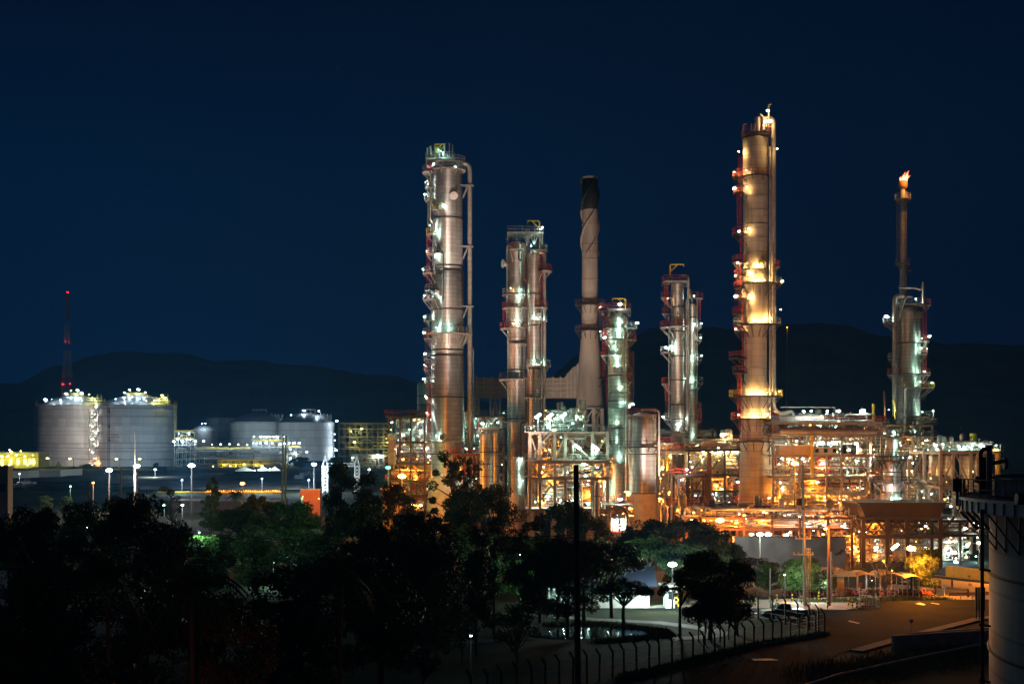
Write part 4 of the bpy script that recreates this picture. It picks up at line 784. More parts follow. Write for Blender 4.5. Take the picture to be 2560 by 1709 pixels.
added_flood("added ground floodlight brightening the twin-column domed tower", 1275, 246, 1305, 760, 290, 150000, PK, 34); added_flood("ground floodlight aimed at the chimney stack's shaft", 1418, 300, 1475, 640, 360, 190000, (1, .84, .68), 34); added_flood("ground floodlight aimed at the chimney stack's flared foot", 1300, 305, 1460, 900, 360, 90000, (1, .84, .68), 34)
added_flood("added ground floodlight brightening the slender tower", 1650, 250, 1700, 850, 300, 150000, PK, 30); added_flood("added ground floodlight brightening the flare tower", 2215, 242, 2268, 860, 300, 150000, PK, 26); added_flood("added ground floodlight brightening the lower half of the tall cream tower", 1860, 236, 1890, 900, 270, 16000, PK, 40); added_flood("second added ground floodlight, brightening the upper tall cream tower", 1930, 238, 1890, 480, 270, 45000, (1, .84, .76), 20); added_flood("added ground floodlight brightening the flare stack", 2190, 246, 2257, 560, 340, 168750, PK, 16)
# right: low column with dark ring decks, and the silo frame
T9 = Tw("process_column", "stubby silver column with two bright white streaks, below the flare tower", "column", 2229, 258, [(1345, 27), (1206, 26), (1204, 22), (1160, 21), (1158, 15), (1100, 15)], M_['clad'], 8)
for y, ro in ((1138, 42), (1150, 34), (1207, 46), (1252, 60)): T9.plat(y, ro, 0, 360, 'dark', 'dark')
for y in (1180, 1230): T9.ring(y)
for x, y in ((2219, 1246), (2240, 1244)): T9.lamp(x, y, 'te', .3, 420)
T9.lamp(2243, 1106, 'te', .3, 300); T9.lamp(2259, 1142, 'wh', .4, 200, -4)
A7 = Fr("tower_base_structure", "tangle of platforms and pipes around the foot of the flare tower", "structure", 284, 306, [2188, 2218, 2262, 2300, 2330], [1062, 1092, 1118, 1150, 1200, 1250], 'steel', .4, [(0, 4, 'x'), (2, 3, 'x'), (3, 2, 'x'), (3, 1, 'v')], 'dark', 'galv')
A7.fill(2185, 2335, 1062, 1150, 90, 71, 2, ('galv', 'pipe', 'steel', 'dark')); A7.fill(2250, 2335, 1152, 1290, 80, 72, 3, ('galv', 'pipe', 'rust', 'red')); A7.lamps([(2234, 1080), (2273, 1104), (2259, 1100), (2245, 1070), (2320, 1110), (2268, 1175), (2302, 1202), (2278, 1196), (2295, 1235), (2260, 1230), (2310, 1270)], 'te', .35, 420); A7.lamps([(2287, 1126), (2325, 1127), (2273, 1125), (2300, 1128), (2225, 1124)], 'wa', .38, 1400); A7.lamps([(2280, 1177), (2290, 1215), (2265, 1262), (2240, 1280)], 'wa', .35, 500)
V = Fr("cream_deck", "small cream painted deck house frame below the flare tower", "structure", 276, 282, [2280, 2297, 2315, 2332], [1092], 'cream', .4, (), 'cream', None, base=1122); V.fill(2262, 2330, 1098, 1118, 22, 73)
T6.pipe([(2198, 1060, -4), (2198, 980, -4)], 2.6, 'rust', 'vent_pipe'); T6.pipe([(2218, 1002, -4), (2226, 1008, -4), (2226, 1050, -4)], 3, 'yel', 'valve'); lamp(T6.root, W(2222, 1024, 296), 'wh', .25, 400)
A8 = Fr("silo_structure", "cream concrete frame around four dim silos at the right end of the plant", "structure", 250, 270, [2352, 2427, 2492], [1128, 1215, 1262], 'cream', .5, [(0, 2, 'A'), (1, 2, 'A'), (0, 1, 'v')], 'conc', 'galv', decks=(0, 1))
A8.fill(2345, 2490, 1103, 1126, 50, 81, 0, ('galv', 'pipe', 'steel')); A8.fill(2330, 2420, 1190, 1260, 30, 82, 1, ('galv', 'pipe', 'steel')); A8.lamps([(2448, 1114), (2490, 1113), (2339, 1112)], 'wh', .5, 500, 0); A8.lamps([(2380, 1112), (2410, 1116), (2372, 1265), (2430, 1113)], 'te', .35, 400)
for i, x in enumerate((2338, 2371, 2417, 2447)):
    V = Tw("silo", ("first", "second", "third", "fourth")[i] + " dim brown silo from the left inside the concrete frame", "silo", x, 264, [(1215, 17), (1186, 10), (1185, 15.5), (1140, 15.5)], M_['clad_b'], 4, 32)
    V.lamp(x + 2, 1178, 'wa', .18, 110, -2.6)
t = thing("air_cooler", "long dark brown box trough on V-braced legs at the lower right of the plant", "cooler", Vector((W(2258, 0, 222).x, 226, 0)))
mb = MB(); a, b = W(2148, 1292, 220), W(2366, 1258, 220); mb.prism([(a.x + 1, a.z), (a.x, b.z), (b.x, b.z), (b.x - 1, a.z)][::-1], 220, 232); ob("casing", mb, M_['brown'], t)
mb = MB(); mb.box(a.x - .4, b.x + .4, 219.5, 232.5, b.z, b.z + .18); z_ = W(0, 1310, 220).z
mb.box(a.x, b.x, 219.7, 220, a.z - .3, a.z); ob("rim", mb, M_['dark'], t)
for x in (2158, 2218, 2268, 2350):
    p = W(x, 0, 221).x
    for y in (221, 231): mb = MB(); mb.bar((p, y, 0), (p, y, a.z), .6); mb.bar((p, y, z_ - 1.5), (p + 2.2, y, a.z), .3); mb.bar((p, y, z_ - 1.5), (p - 2.2, y, a.z), .3); ob("leg", mb, M_['brown'], t)
mb = MB(); mb.box(a.x, b.x, 220.5, 221.5, W(0, 1345, 221).z, W(0, 1336, 221).z); ob("tie_beam", mb, M_['brown'], t)
A9 = Fr("low_rack", "lowest pipe rack behind the yellow-lit road on the right", "structure", 226, 244, [2152, 2215, 2268, 2330, 2400, 2450], [1300, 1336], 'brown', .38, [(0, 1, 'v'), (2, 1, 'v'), (4, 1, 'x')], 'dark', 'dark')
A9.fill(2110, 2450, 1295, 1335, 90, 91, 3, ('galv', 'pipe', 'rust')); A9.fill(2110, 2450, 1340, 1425, 110, 92, 6, ('galv', 'pipe', 'pipe2', 'rust'))
A9.lamps([(2230, 1324), (2322, 1324), (2317, 1373), (2377, 1265), (2370, 1352), (2432, 1303), (2226, 1324), (2180, 1324), (2190, 1368), (2365, 1372), (2385, 1380), (2410, 1330)], 'wh', .5, 750); A9.lamps([(2130, 1335), (2136, 1365), (2150, 1400), (2180, 1310), (2210, 1400), (2185, 1300)], 'na', .32, 1200); A9.lamps([(2390, 1405), (2440, 1390), (2350, 1400), (2420, 1360), (2300, 1350)], 'te', .35, 700)
t = thing("tube_light", "slanting white tube light beneath the brown trough left of the orange street lamp", "tube light", W(2237, 1366, 217)); mb = MB(); mb.tube([W(2229, 1372, 217), W(2246, 1359, 217)], .2, 8); ob("tube", mb, bpy.data.materials["tube_glow"], t); mb = MB(); mb.bar(W(2229, 1371, 217.3), W(2246, 1358, 217.3), .22, .1); mb.bar(W(2246, 1358, 217.3), W(2246, 1345, 218), .1); ob("bracket", mb, M_['galv'], t)
# pipe alley in front, behind the plant wall
A10 = Fr("low_rack", "low orange-lit pipe alley just above the blank plant wall", "structure", 218, 232, [1716, 1790, 1860, 1930, 2000, 2070, 2130], [1292, 1320], 'rust', .35, [(1, 1, 'x'), (4, 1, 'x')], 'rust', None, decks=())
A10.fill(1715, 2130, 1270, 1318, 110, 95, 4, ('rust', 'pipe2', 'pipe', 'galv')); A10.lamps([(2008, 1310), (2060, 1312), (2108, 1312), (2015, 1309), (1968, 1336), (1975, 1330)], 'wh', .45, 500); A10.lamps([(2058, 1335), (1962, 1337), (2132, 1334), (2058, 1292), (1760, 1300), (1840, 1305), (1905, 1300), (2090, 1300)], 'na', .45, 1500)

# ------------------------------------------------------------------ far left: storage terminal
def far_tank(label, px0, px1, ywall, ybase, ydome, d, m='tankw'):
    a, b, = W(px0, ybase, d), W(px1, ywall, d); cx, r = (a.x + b.x) / 2, (b.x - a.x) / 2; zt_, zb = b.z, a.z; k = d / F
    root = thing("storage_tank", label, "tank", (cx, d, zb - .5), None); mb = MB(); mb.lathe((cx, d, 0), [(zb - .5, r), (zt_, r)], 64); ob("shell", mb, M_[m], root)
    zd = W(0, ydome, d).z; hh = zd - zt_; mb = MB(); Rs = (r * r + hh * hh) / (2 * hh); pr = []
    for i in range(13):
        q = r * .985 * (1 - i / 12) + .05; pr.append((zt_ + math.sqrt(max(0, Rs * Rs - q * q)) - (Rs - hh), q))
    mb.lathe((cx, d, 0), pr, 64); o = ob("dome_roof", mb, M_['tankr'], root)
    return root, cx, r, zb, zt_, zd
def ringrail(mb, c, z, r, n=70, h=1.2, w=.14):
    P = [(c[0] + r * math.cos(2 * math.pi * i / n), c[1] + r * math.sin(2 * math.pi * i / n)) for i in range(n + 1)]
    for (x, y), (x2, y2) in zip(P, P[1:]):
        mb.bar((x, y, z), (x, y, z + h), w); mb.bar((x, y, z + h), (x2, y2, z + h), w); mb.bar((x, y, z + h * .5), (x2, y2, z + h * .5), w)
D1 = 1110
for idx, (lab, p0, p1) in enumerate((("left one of the pair of huge pale domed tanks with floodlit roofs", 99, 228), ("right one of the pair of huge pale domed tanks with floodlit roofs", 245, 437))):
    cxp = 178 if idx == 0 else 341; hw = 80 if idx == 0 else 96; dd = D1 + (20 if idx == 0 else 0)
    rt, cx, r, zb, z1, zd = far_tank(lab, (97 if idx == 0 else 245), (266 if idx == 0 else 437), 1015, 1168, 989, dd); k = dd / F
    mb = MB(); mb.lathe((cx, dd, 0), [(z1 - .3, r + .02), (z1 - .3, r + 1.2), (z1, r + 1.2), (z1, r)], 64); ob("rim_walkway", mb, M_['galv'], rt)
    mb = MB(); ringrail(mb, (cx, dd), z1, r + 1.1); ob("handrail", mb, M_['yel'], rt)
    mb = MB(); mb.lathe((cx, dd, 0), [(zd - .4, 6.5), (zd - .4, 8), (zd + .6, 8), (zd + .6, .1)], 32); o = ob("roof_platform", mb, M_['galv'], rt); mb = MB(); ringrail(mb, (cx, dd), zd + .6, 7.9, 30, 1.4, .2); ob("handrail", mb, M_['yel'], o)
    mb = MB(); mb.bar((cx + 7, dd - 3, zd), (cx + r, dd - 6, z1 + .5), 1.2, .2)
    for e in (0, 1.4): mb.bar((cx + 7, dd - 3 - e, zd + 1.2), (cx + r, dd - 6 - e, z1 + 1.7), .2)
    ob("roof_stair", mb, M_['yel'], rt)
    for y in ((1041, 1060, 1079, 1110, 1133) if idx == 0 else (1022, 1041, 1060, 1080, 1108, 1130)):
        mb = MB(); z = H + (HY - y) * k; mb.lathe((cx, dd, 0), [(z - .18, r), (z - .18, r + .12), (z + .18, r + .12), (z + .18, r)], 64); ob("band", mb, M_['steel'], rt)
    mb = MB(); rr = r + .4; s_ = -1 if idx == 0 else 1
    for e in (0, 1.6): mb.bar((cx + s_ * (rr + e), dd - 2, zb), (cx + s_ * (rr + e), dd - 2, z1 + 4), .3)
    z = zb
    while z < z1 + 3: mb.bar((cx + s_ * rr, dd - 2, z), (cx + s_ * (rr + 1.6), dd - 2, z + 1.5), .2); z += 1.5
    ob("stair_tower", mb, M_['yel' if idx else 'red'], rt)
    P = [(cx + x * k, y) for x, y in (((-62 - 0, 999), (-10, 985), (2, 977), (18, 976), (28, 983)) if idx == 0 else ((-25, 982), (-12, 975), (10, 974), (27, 981)))]
    for x, y in P: lamp(rt, (x, dd - 6, H + (HY - y) * k), 'bl', 1.3, 2600, (0, -.9, -.6))
    for x, y in ((-30, 1000), (-8, 1002), (10, 995), (30, 1000), (45, 1004)): lamp(rt, (cx + x * k, dd - r * .82, H + (HY - y) * k), 'bl', .6, 1500, (0, -1.2, .6))
    for x, y in (((58, 988), (66, 996), (72, 1000)) if idx == 0 else ((60, 1002), (78, 990), (86, 996), (70, 1000))): lamp(rt, (cx + x * k, dd - 18, H + (HY - y) * k), 'ye', .9, 1500, (0, -1, -.8))
    mb = MB(); x0 = cx + (52 if idx == 0 else 55) * k
    for i in range(5): mb.bar((x0 + i * 2.8, dd - 17, z1), (x0 + i * 2.8, dd - 17, z1 + 6 + (i > 2) * 3), .3); mb.bar((x0 + i * 2.8, dd - 17, z1), (x0 + i * 2.8 + 2.8, dd - 17, z1 + 5), .25)
    mb.bar((x0, dd - 17, z1 + 6), (x0 + 12, dd - 17, z1 + 6), .4); mb.bar((x0, dd - 17, z1 + 2), (x0 + 12, dd - 17, z1 + 2), .8, .3); mb.tube([(x0, dd - 17, z1 + 4), (x0 + 12, dd - 17, z1 + 4)], .5, 8); ob("roof_pipework", mb, M_['galv'], rt)
    if idx:
        mb = MB(); q = .3
        for e in (-2.5, .5): mb.bar((cx - 43 * k + e * .4, dd - r * .93, zb), (cx - 43 * k + e * .4, dd - r * .93, z1), .25)
        for y in (1030, 1067, 1100): z = H + (HY - y) * k; mb.box(cx - 47 * k, cx - 40 * k, dd - r * .93 - .6, dd - r * .93 + .3, z - 1, z - .6); mb.box(cx - 45 * k, cx - 41 * k, dd - r * .93 - .6, dd - r * .93 + .3, z + .8, z + 1.1); mb.bar((cx - 46 * k, dd - r * .94, z - 1), (cx - 42 * k, dd - r * .94, z + 1), .3)
        ob("gauge_ladder", mb, M_['dark'], rt)
        for j, (txt, y, sz) in enumerate((("TK-4022", 1089.5, 2.1), ("PROPANE", 1096.5, 2.1), ("TMSN", 1106, 3.0))):
            cu = bpy.data.curves.new("lettering", 'FONT'); cu.body = txt; cu.size = sz; cu.extrude = .02; cu.align_x = 'CENTER'; cu.materials.append(M_['steel']); to = bpy.data.objects.new("tmp", cu); COL.objects.link(to); bpy.context.view_layer.update(); me_ = bpy.data.meshes.new_from_object(to); bpy.data.objects.remove(to); to = bpy.data.objects.new("lettering", me_); COL.objects.link(to)
            xx = -28 * k; to.parent = rt; to.location = (xx, -math.sqrt(r * r - xx * xx) - .5, H + (HY - y) * k - (zb - .5)); to.rotation_euler = (R(90), 0, -math.asin(28 * k / r))
for lab_, px_, d_, tp, kk_, cc in (("small added floodlight before the left big tank", 150, 1010, (165, 1100, 1095), 60000, (1, .80, .72)), ("small added floodlight near the stair tower, aimed at the left big tank", 215, 1015, (215, 1095, 1098), 30000, (1, .82, .75)), ("small added floodlight before the left half of the right big tank", 290, 1005, (300, 1095, 1080), 55000, (.62, .80, 1)), ("small added floodlight before the right half of the right big tank", 400, 1005, (385, 1100, 1080), 48000, (.36, .72, 1)), ("small added floodlight before the left dim tank", 620, 1150, (640, 1100, 1220), 70000, (.62, .85, .95)), ("small added floodlight before the right dim tank", 770, 1130, (765, 1100, 1200), 80000, (.66, .85, 1))):
    added_flood(lab_, px_, d_, *tp, kk_, cc, 75)  # added spots that only brighten the tank walls
# lift tower between the tanks
p = W(234, HY, D1 - 14); rt = thing("stair_tower", "glaring white-lit lattice stair tower between the two floodlit tanks", "tower", (p.x, D1 - 14, 6)); zs = [6 + 4.2 * i for i in range(12)]
truss(rt, [(p.x - 2.9, D1 - 16), (p.x + 2.9, D1 - 16), (p.x + 2.9, D1 - 10), (p.x - 2.9, D1 - 10)], zs, .45, 'galv', "frame"); 
mb = MB()
for i, z in enumerate(zs[:-1]): mb.bar((p.x - 2.5 if i % 2 else p.x + 2.5, D1 - 14.5, z), (p.x + 2.5 if i % 2 else p.x - 2.5, D1 - 14.5, z + 4.2), 1.0, .25)
ob("stair", mb, M_['white'], rt)
for z in range(8, 54, 5): lamp(rt, (p.x + (1.5 if z % 2 else -1.5), D1 - 12, z), 'fl', .9, 1700, (0, -1, .6), False)
lamp(rt, (p.x + 2.5, D1 - 16, 9), 'na', .6, 9000, (1, -.6, .4))
# second pair of tanks, further right
for lab, a, b, yw, yb, yd, dd in (("smaller grey domed tank, left one of the dim pair by the lamp-lined gantry", 575, 715, 1055, 1150, 1031, 1250), ("grey domed tank with a floodlit right edge, right one of the dim pair", 697, 836, 1056, 1150, 1031, 1230)):
    rt, cx, r, zb, z1, zd = far_tank(lab, a, b, yw, yb, yd, dd); k = dd / F
    mb = MB(); mb.lathe((cx, dd, 0), [(z1 - .3, r), (z1 - .3, r + .5), (z1 + .3, r + .5), (z1 + .3, r - .2)], 64); ob("rim", mb, M_['steel'], rt)
    mb = MB(); [mb.bar((cx + i * 4, dd - 4, zd - 1), (cx + i * 4, dd - 4, zd + 3), .3) for i in (-1, 0, 1, 2)]; mb.bar((cx - 4, dd - 4, zd + 2.5), (cx + 8, dd - 4, zd + 2.5), .3); ob("crown_frame", mb, M_['galv'], rt); mb = MB()
    for i in range(4): mb.bar((cx + r * .55 + i * 3, dd - 8, z1), (cx + r * .55 + i * 3, dd - 8, z1 + 8), .35); mb.bar((cx + r * .55, dd - 8, z1 + 3 + i), (cx + r * .55 + 9, dd - 8, z1 + 3 + i), .3)
    ob("roof_pipework", mb, M_['galv'], rt)
    if a > 600:
        for x, y in ((760, 1026), (797, 1027), (842, 1052), (840, 1125)): lamp(rt, W(x, y, dd - 10), 'bl', 1.3, 3000, (0, -.6, -.6))
        for y in (1085, 1100, 1120, 1140): lamp(rt, (cx + r + 1.4, dd - 9, H + (HY - y) * k), 'bl', .6, 900, (0, -1, 0))
    else: lamp(rt, W(728, 1037, dd), 'bl', .7, 4000)
rt, cx, r, zb, z1, zd = far_tank("small dark domed tank with two white lamps on its crown", 478, 540, 1076, 1140, 1062, 1180, 'ceram'); lamp(rt, W(505, 1059, 1165), 'bl', .8, 8000); lamp(rt, W(514, 1058, 1165), 'bl', .6, 5000)
mb = MB(); a, b = W(503, 1150, 1330), W(600, 1045, 1330); mb.lathe(((a.x + b.x) / 2 + 10, 1330, 0), [(a.z, 23), (b.z, 23)], 48); tag(ob("storage_tank", mb, M_['tankw']), "flat-topped brownish tank behind the dim domed pair", "tank")
# yellow-lit building
t = thing("substation_building", "low yellow-lit building with a row of arched lit windows at the left edge", "building", W(40, HY, 1000) * 1.0); t.location.z = 7; LOC[t.name].z = 7
a, b = W(-60, 1164, 990), W(96, 1132, 990); mb = MB(); mb.box(a.x, b.x, 990, 1012, 6.5, b.z); ob("wall", mb, M_['yellowwall'], t); mb = MB(); mb.box(a.x - .5, b.x + .5, 989, 1013, b.z, b.z + .7); ob("roof", mb, M_['galv'], t)
wl = emis("lit_window", (1, .98, .45), 1.3)
for x in (-30, -12, 5, 27, 45, 63, 75, 84):
    c = W(x, 1154, 989.8); mb = MB(); mb.prism([(c.x - 1.1, c.z - 1.7), (c.x + 1.1, c.z - 1.7), (c.x + 1.1, c.z + 1.3)] + [(c.x + 1.1 * math.cos(q), c.z + 1.3 + 1.1 * math.sin(q)) for q in (.6, 1.2, 1.9, 2.5)] + [(c.x - 1.1, c.z + 1.3)], 989.75, 989.9); ob("window", mb, wl, t)
for x, y, kk in ((24, 1124, 'fl'), (28, 1129, 'ye'), (52, 1127, 'ye'), (5, 1140, 'ye'), (19, 1140, 'ye'), (41, 1137, 'ye'), (62, 1140, 'ye'), (82, 1137, 'ye'), (-15, 1140, 'ye')): lamp(t, W(x, y, 986), kk, 1.0, 480, (0, -.8, -.6))
for x in (6, 24, 45, 69, 84): lamp(t, W(x, 1161, 985), 'ye', .9, 700, (0, -.6, .5))
# lamp-lined gantry and process frames of the terminal
def far_frame(name, label, cat, x0, x1, levels, base, d, nx, m, lamps=(), kind='bl', r=1.0, watt=1100, yel=()):
    rt = thing(name, label, cat, Vector((W((x0 + x1) / 2, 0, d).x, d + 4, 6.5))); mb = MB(); zs = sorted([W(0, y, d).z for y in levels]); zb = 6.5
    xs = [W(x0 + (x1 - x0) * i / nx, 0, d).x for i in range(nx + 1)]
    for x in xs:
        for y in (d, d + 8): mb.bar((x, y, zb), (x, y, zs[-1]), .35)
    for z in zs:
        for y in (d, d + 8): mb.bar((xs[0], y, z), (xs[-1], y, z), .4)
        for y in (d + 2, d + 4, d + 6): mb.bar((xs[0], y, z + .4), (xs[-1], y, z + .4), .35)
    zz = [zb] + zs
    for i, (a, b) in enumerate(zip(xs, xs[1:])):
        for j, (u, v) in enumerate(zip(zz, zz[1:])):
            if (i + j) % 2: mb.bar((a, d, u), (b, d, v), .22)
            if (i + j) % 3 == 0: mb.bar((b, d, u), (a, d, v), .22)
    ob("frame", mb, M_[m], rt)
    for j in yel:
        mb = MB(); rails(mb, [(xs[0], d - .3), (xs[-1], d - .3)], zs[j], 1.4, 2.5, .25); ob("handrail", mb, M_['yel'], rt)
    r2 = random.Random(int(x0)); 
    for i in range(26):
        z = r2.uniform(zb + 1, zs[-1]); x = r2.uniform(xs[0], xs[-1]); l = r2.uniform(3, .5 * (xs[-1] - xs[0])); mb = MB(); y = d + r2.uniform(0, 7)
        mb.pipe([(x, y, z), (min(xs[-1], x + l), y, z), (min(xs[-1], x + l), y, max(zb, z - r2.uniform(1, 5)))], r2.choice((.2, .3, .45)), 6); ob("pipe", mb, M_[r2.choice(('galv', 'pipe', 'rust', 'yel'))], rt)
    for x, y in lamps: lamp(rt, W(x, y, d - 1), kind, r, watt, (0, -.7, -.5))
    return rt
far_frame("process_rack", "blue-lit pipe frame with two rows of lamps right of the big tanks", "structure", 436, 486, (1080, 1098, 1112, 1130, 1148), 0, 1060, 5, 'galv', ((447, 1083), (471, 1082), (444, 1096), (467, 1096), (476, 1097), (488, 1102), (456, 1102), (434, 1103)), yel=(3, 4))
far_frame("pipe_gantry", "long low lamp-lined pipe gantry running in front of the dim tanks", "structure", 486, 632, (1122, 1127, 1146), 0, 1065, 12, 'galv', ((509, 1102), (530, 1110), (552, 1110), (574, 1110), (596, 1110), (618, 1111)), yel=(2,), watt=1300)
g2 = far_frame("process_rack", "tall blue-lit pipe frame crowned by two dense rows of lamps", "structure", 632, 716, (1090, 1104, 1118, 1135, 1150), 0, 1055, 8, 'galv', ((635, 1091), (652, 1091), (661, 1091), (668, 1091), (676, 1091), (684, 1091), (693, 1091), (709, 1091), (633, 1107), (642, 1107), (650, 1107), (666, 1107), (680, 1107), (700, 1110), (712, 1108)), yel=(3,), watt=900)
far_frame("process_rack", "short lamp-topped platform frame right of the crowned frame", "structure", 716, 752, (1118, 1135, 1150), 0, 1058, 3, 'galv', ((723, 1107), (735, 1107), (748, 1107), (726, 1123), (738, 1131), (767, 1129), (726, 1145)), yel=(2,))
t = far_frame("process_rack", "low yellowish pipework strip beneath the lamp-lined gantry", "structure", 545, 700, (1150, 1160), 0, 1040, 14, 'yel', ((560, 1161), (575, 1164), (590, 1163), (610, 1160), (640, 1162), (655, 1163), (533, 1165)), 'ye', .8, 1100)
far_frame("green_pipe_rack", "dim green-lit multi-level rack beyond, just left of the refinery", "structure", 846, 972, (1058, 1072, 1092, 1106, 1122, 1140), 0, 1020, 9, 'steel', ((878, 1077), (904, 1071), (886, 1104), (978, 1074), (966, 1096), (969, 1104), (922, 1138), (958, 1137)), 'ye', .8, 1300)
far_frame("green_pipe_rack", "row of small white lamps along the foot of the dim green rack", "structure", 880, 960, (1136, 1144), 0, 1000, 6, 'steel', ((882, 1143), (933, 1139), (943, 1136), (948, 1141), (954, 1138)), 'wh', .9, 1200)
# radio mast
p = W(168, 985, 1500); rt = thing("radio_mast", "tall red and white lattice mast with red lights behind the big tanks", "mast", (p.x, 1500, 6.5)); z0 = 6.5; z1 = W(0, 728, 1500).z
lev = [z0 + (z1 - z0) * i / 26 for i in range(27)]
def mw(z): t = (z - z0) / (z1 - z0); return 13 * (1 - t) ** 1.6 + 1.3
for seg in range(6):
    za, zb_ = z0 + (z1 - z0) * seg / 6, z0 + (z1 - z0) * (seg + 1) / 6; mb = MB(); L2 = [z for z in lev if za - .1 <= z <= zb_ + .1]
    for a, b in zip(L2, L2[1:]):
        qa = [(p.x + sx_ * mw(a) / 1.4, 1500 + sy * mw(a) / 1.4, a) for sx_, sy in ((-1, -1), (1, -1), (1, 1), (-1, 1))]; qb = [(p.x + sx_ * mw(b) / 1.4, 1500 + sy * mw(b) / 1.4, b) for sx_, sy in ((-1, -1), (1, -1), (1, 1), (-1, 1))]
        for i in range(4): mb.bar(qa[i], qb[i], .45); mb.bar(qa[i], qb[(i + 1) % 4], .28); mb.bar(qa[(i + 1) % 4], qb[i], .28); mb.bar(qb[i], qb[(i + 1) % 4], .28)
    ob("lattice_section", mb, M_['red' if seg % 2 == 0 and seg != 4 or seg == 5 else 'white'], rt)
for x, y in ((169.5, 730), (163.5, 853), (172, 855), (157.5, 960), (174.5, 959)): lamp(rt, W(x, y, 1494), 'rd', 1.1 if y != 855 else .4, 120, (0, -1, -.5), False)
# substation gantry
for i, (x, h0) in enumerate(((813, 1138), (893, 1138))):
    p = W(x, HY, 560); z1 = W(0, h0, 560).z; zg = zt(0, 560); rt = thing("gantry_tower", ("left", "right")[i] + " one of two white lattice gantry towers joined by a beam", "gantry", (p.x, 560, zg)); mb = MB(); n = 8; zb = zg; zt2 = zb + (z1 - zb) * .72
    zs = [zb + (zt2 - zb) * j / n for j in range(n + 1)]; truss(rt, [(p.x - 1, 559), (p.x + 1, 559), (p.x + 1, 561), (p.x - 1, 561)], zs, .22, 'white', "lattice_leg")
    for sx_, sy in ((-1, -1), (1, -1), (1, 1), (-1, 1)): mb.bar((p.x + sx_, 560 + sy, zt2), (p.x, 560, z1), .2)
    mb.bar((p.x - .5, 559.5, (zt2 + z1) / 2), (p.x + .5, 559.5, (zt2 + z1) / 2), .15); ob("peak", mb, M_['white'], rt)
    if i == 0:
        x2 = W(893, 0, 560).x; mb = MB(); zc = W(0, 1165, 560).z
        for e in (0, 1.2):
            mb.bar((p.x + 1, 560, zc + e), (x2 - 1, 560, zc + e), .18)
        for j in range(10): xa = p.x + 1 + (x2 - p.x - 2) * j / 10; mb.bar((xa, 560, zc), (xa + (x2 - p.x - 2) / 20, 560, zc + 1.2), .12); mb.bar((xa + (x2 - p.x - 2) / 20, 560, zc + 1.2), (xa + (x2 - p.x - 2) / 10, 560, zc), .12)
        ob("cross_beam", mb, M_['white'], rt)
    lamp(rt, (p.x, 555, zg + 4), 'wh', .2, 900, (0, -1.5, 0))
# warehouse tents
for i, (a, b, yr, ye, yb) in enumerate(((588, 634, 1168, 1176, 1183), (644, 672, 1165, 1174, 1181), (672, 702, 1174, 1178, 1184))):
    d = 760; q0 = W(a, yb, d); q1 = W(b, yb, d); zr, ze = W(0, yr, d).z, W(0, ye, d).z; g = zt(0, d); mb = MB(); xm = (q0.x + q1.x) / 2
    mb.prism([(q0.x, g - .3), (q1.x, g - .3), (q1.x, max(ze, g + 2)), (xm, max(zr, g + 4)), (q0.x, max(ze, g + 2))], d, d + 14)
    t = thing("warehouse_tent", ("wide pale gabled tent roof, leftmost of three beyond the sand bank", "middle steep white gabled tent beyond the sand bank", "low flat tent, rightmost of three beyond the sand bank")[i], "tent", (xm, d, g)); ob("canopy", mb, M_['teal'], t)
    if i < 2: lamp(t, W((b + 3), yr + 7, d - 3), 'wh', .55, 6000, (0, -2, -.4))
# pale hoarding and boundary walls
def wall_px(name, label, cat, pts, h, m, th=.4):
    q = [T(*p) for p in pts]; mb = MB()
    for a, b in zip(q, q[1:]):
        n = 6
        for i in range(n): u, v = a.lerp(b, i / n), a.lerp(b, (i + 1) / n); mb.bar(u + Vector((0, 0, h / 2)), v + Vector((0, 0, h / 2)), th, h)
    return tag(ob(name, mb, M_[m]), label, cat)
wall_px("boundary_wall", "long pale ribbed boundary wall curving below the left tank", "wall", [(20, 1199), (70, 1198), (100, 1196), (150, 1196), (205, 1191)], 4.2, 'white'); wall_px("boundary_wall", "blue hoarding behind the masts right of the big tanks", "wall", [(386, 1187), (417, 1186)], 4, 'blue'); wall_px("boundary_wall", "thin green mesh fence along the top of the sand bank", "fence", [(560, 1190), (700, 1188), (790, 1190)], 2.5, 'leaf', .1)
# low warm lamps lining a drain
for i in range(34):
    x = 520 + i * 5.6; p = T(x, 1232); 
    if i == 0: gr = thing("guard_rail", "low orange-lit rail dotted with tiny lamps below the sand bank", "rail", p); mbr = MB(); q0 = p
    lamp(gr, p + Vector((0, 0, .9)), 'na', .16, 260 if i % 3 == 0 else 0, (0, -.8, .2), False)
mbr.bar(q0 + Vector((-20, 0, .4)), p + Vector((0, 0, .4)), .3, .6); ob("rail", mbr, M_['yel'], gr)
def container(name, label, cat, px0, px1, ytop, ybase, d, dep, m, lampk=None):
    a, b = W(px0, ybase, d), W(px1, ytop, d); g = max(0, zt(0, d)); rt = thing(name, label, cat, Vector(((a.x + b.x) / 2, d, g))); mb = MB(); mb.box(a.x, b.x, d, d + dep, g, b.z); ob("wall", mb, M_[m], rt)
    mb = MB(); mb.box(a.x - .25, b.x + .25, d - .25, d + dep + .25, b.z, b.z + .25); ob("roof", mb, M_['galv'], rt); n = max(2, int((b.x - a.x) / 2.2)); mb = MB()
    for i in range(n + 1): x = a.x + (b.x - a.x) * i / n; mb.box(x - .06, x + .06, d - .08, d, g, b.z)
    ob("rib", mb, M_[m], rt); return rt
t = container("tank_house", "orange-lit box building behind the tall dark tree", "building", 752, 800, 1224, 1262, 400, 4, 'orange'); lamp(t, W(757, 1240, 390), 'na', .18, 5200, (0, -3, 2)); lamp(t, W(797, 1246, 390), 'na', .18, 2600, (0, -2, 2))
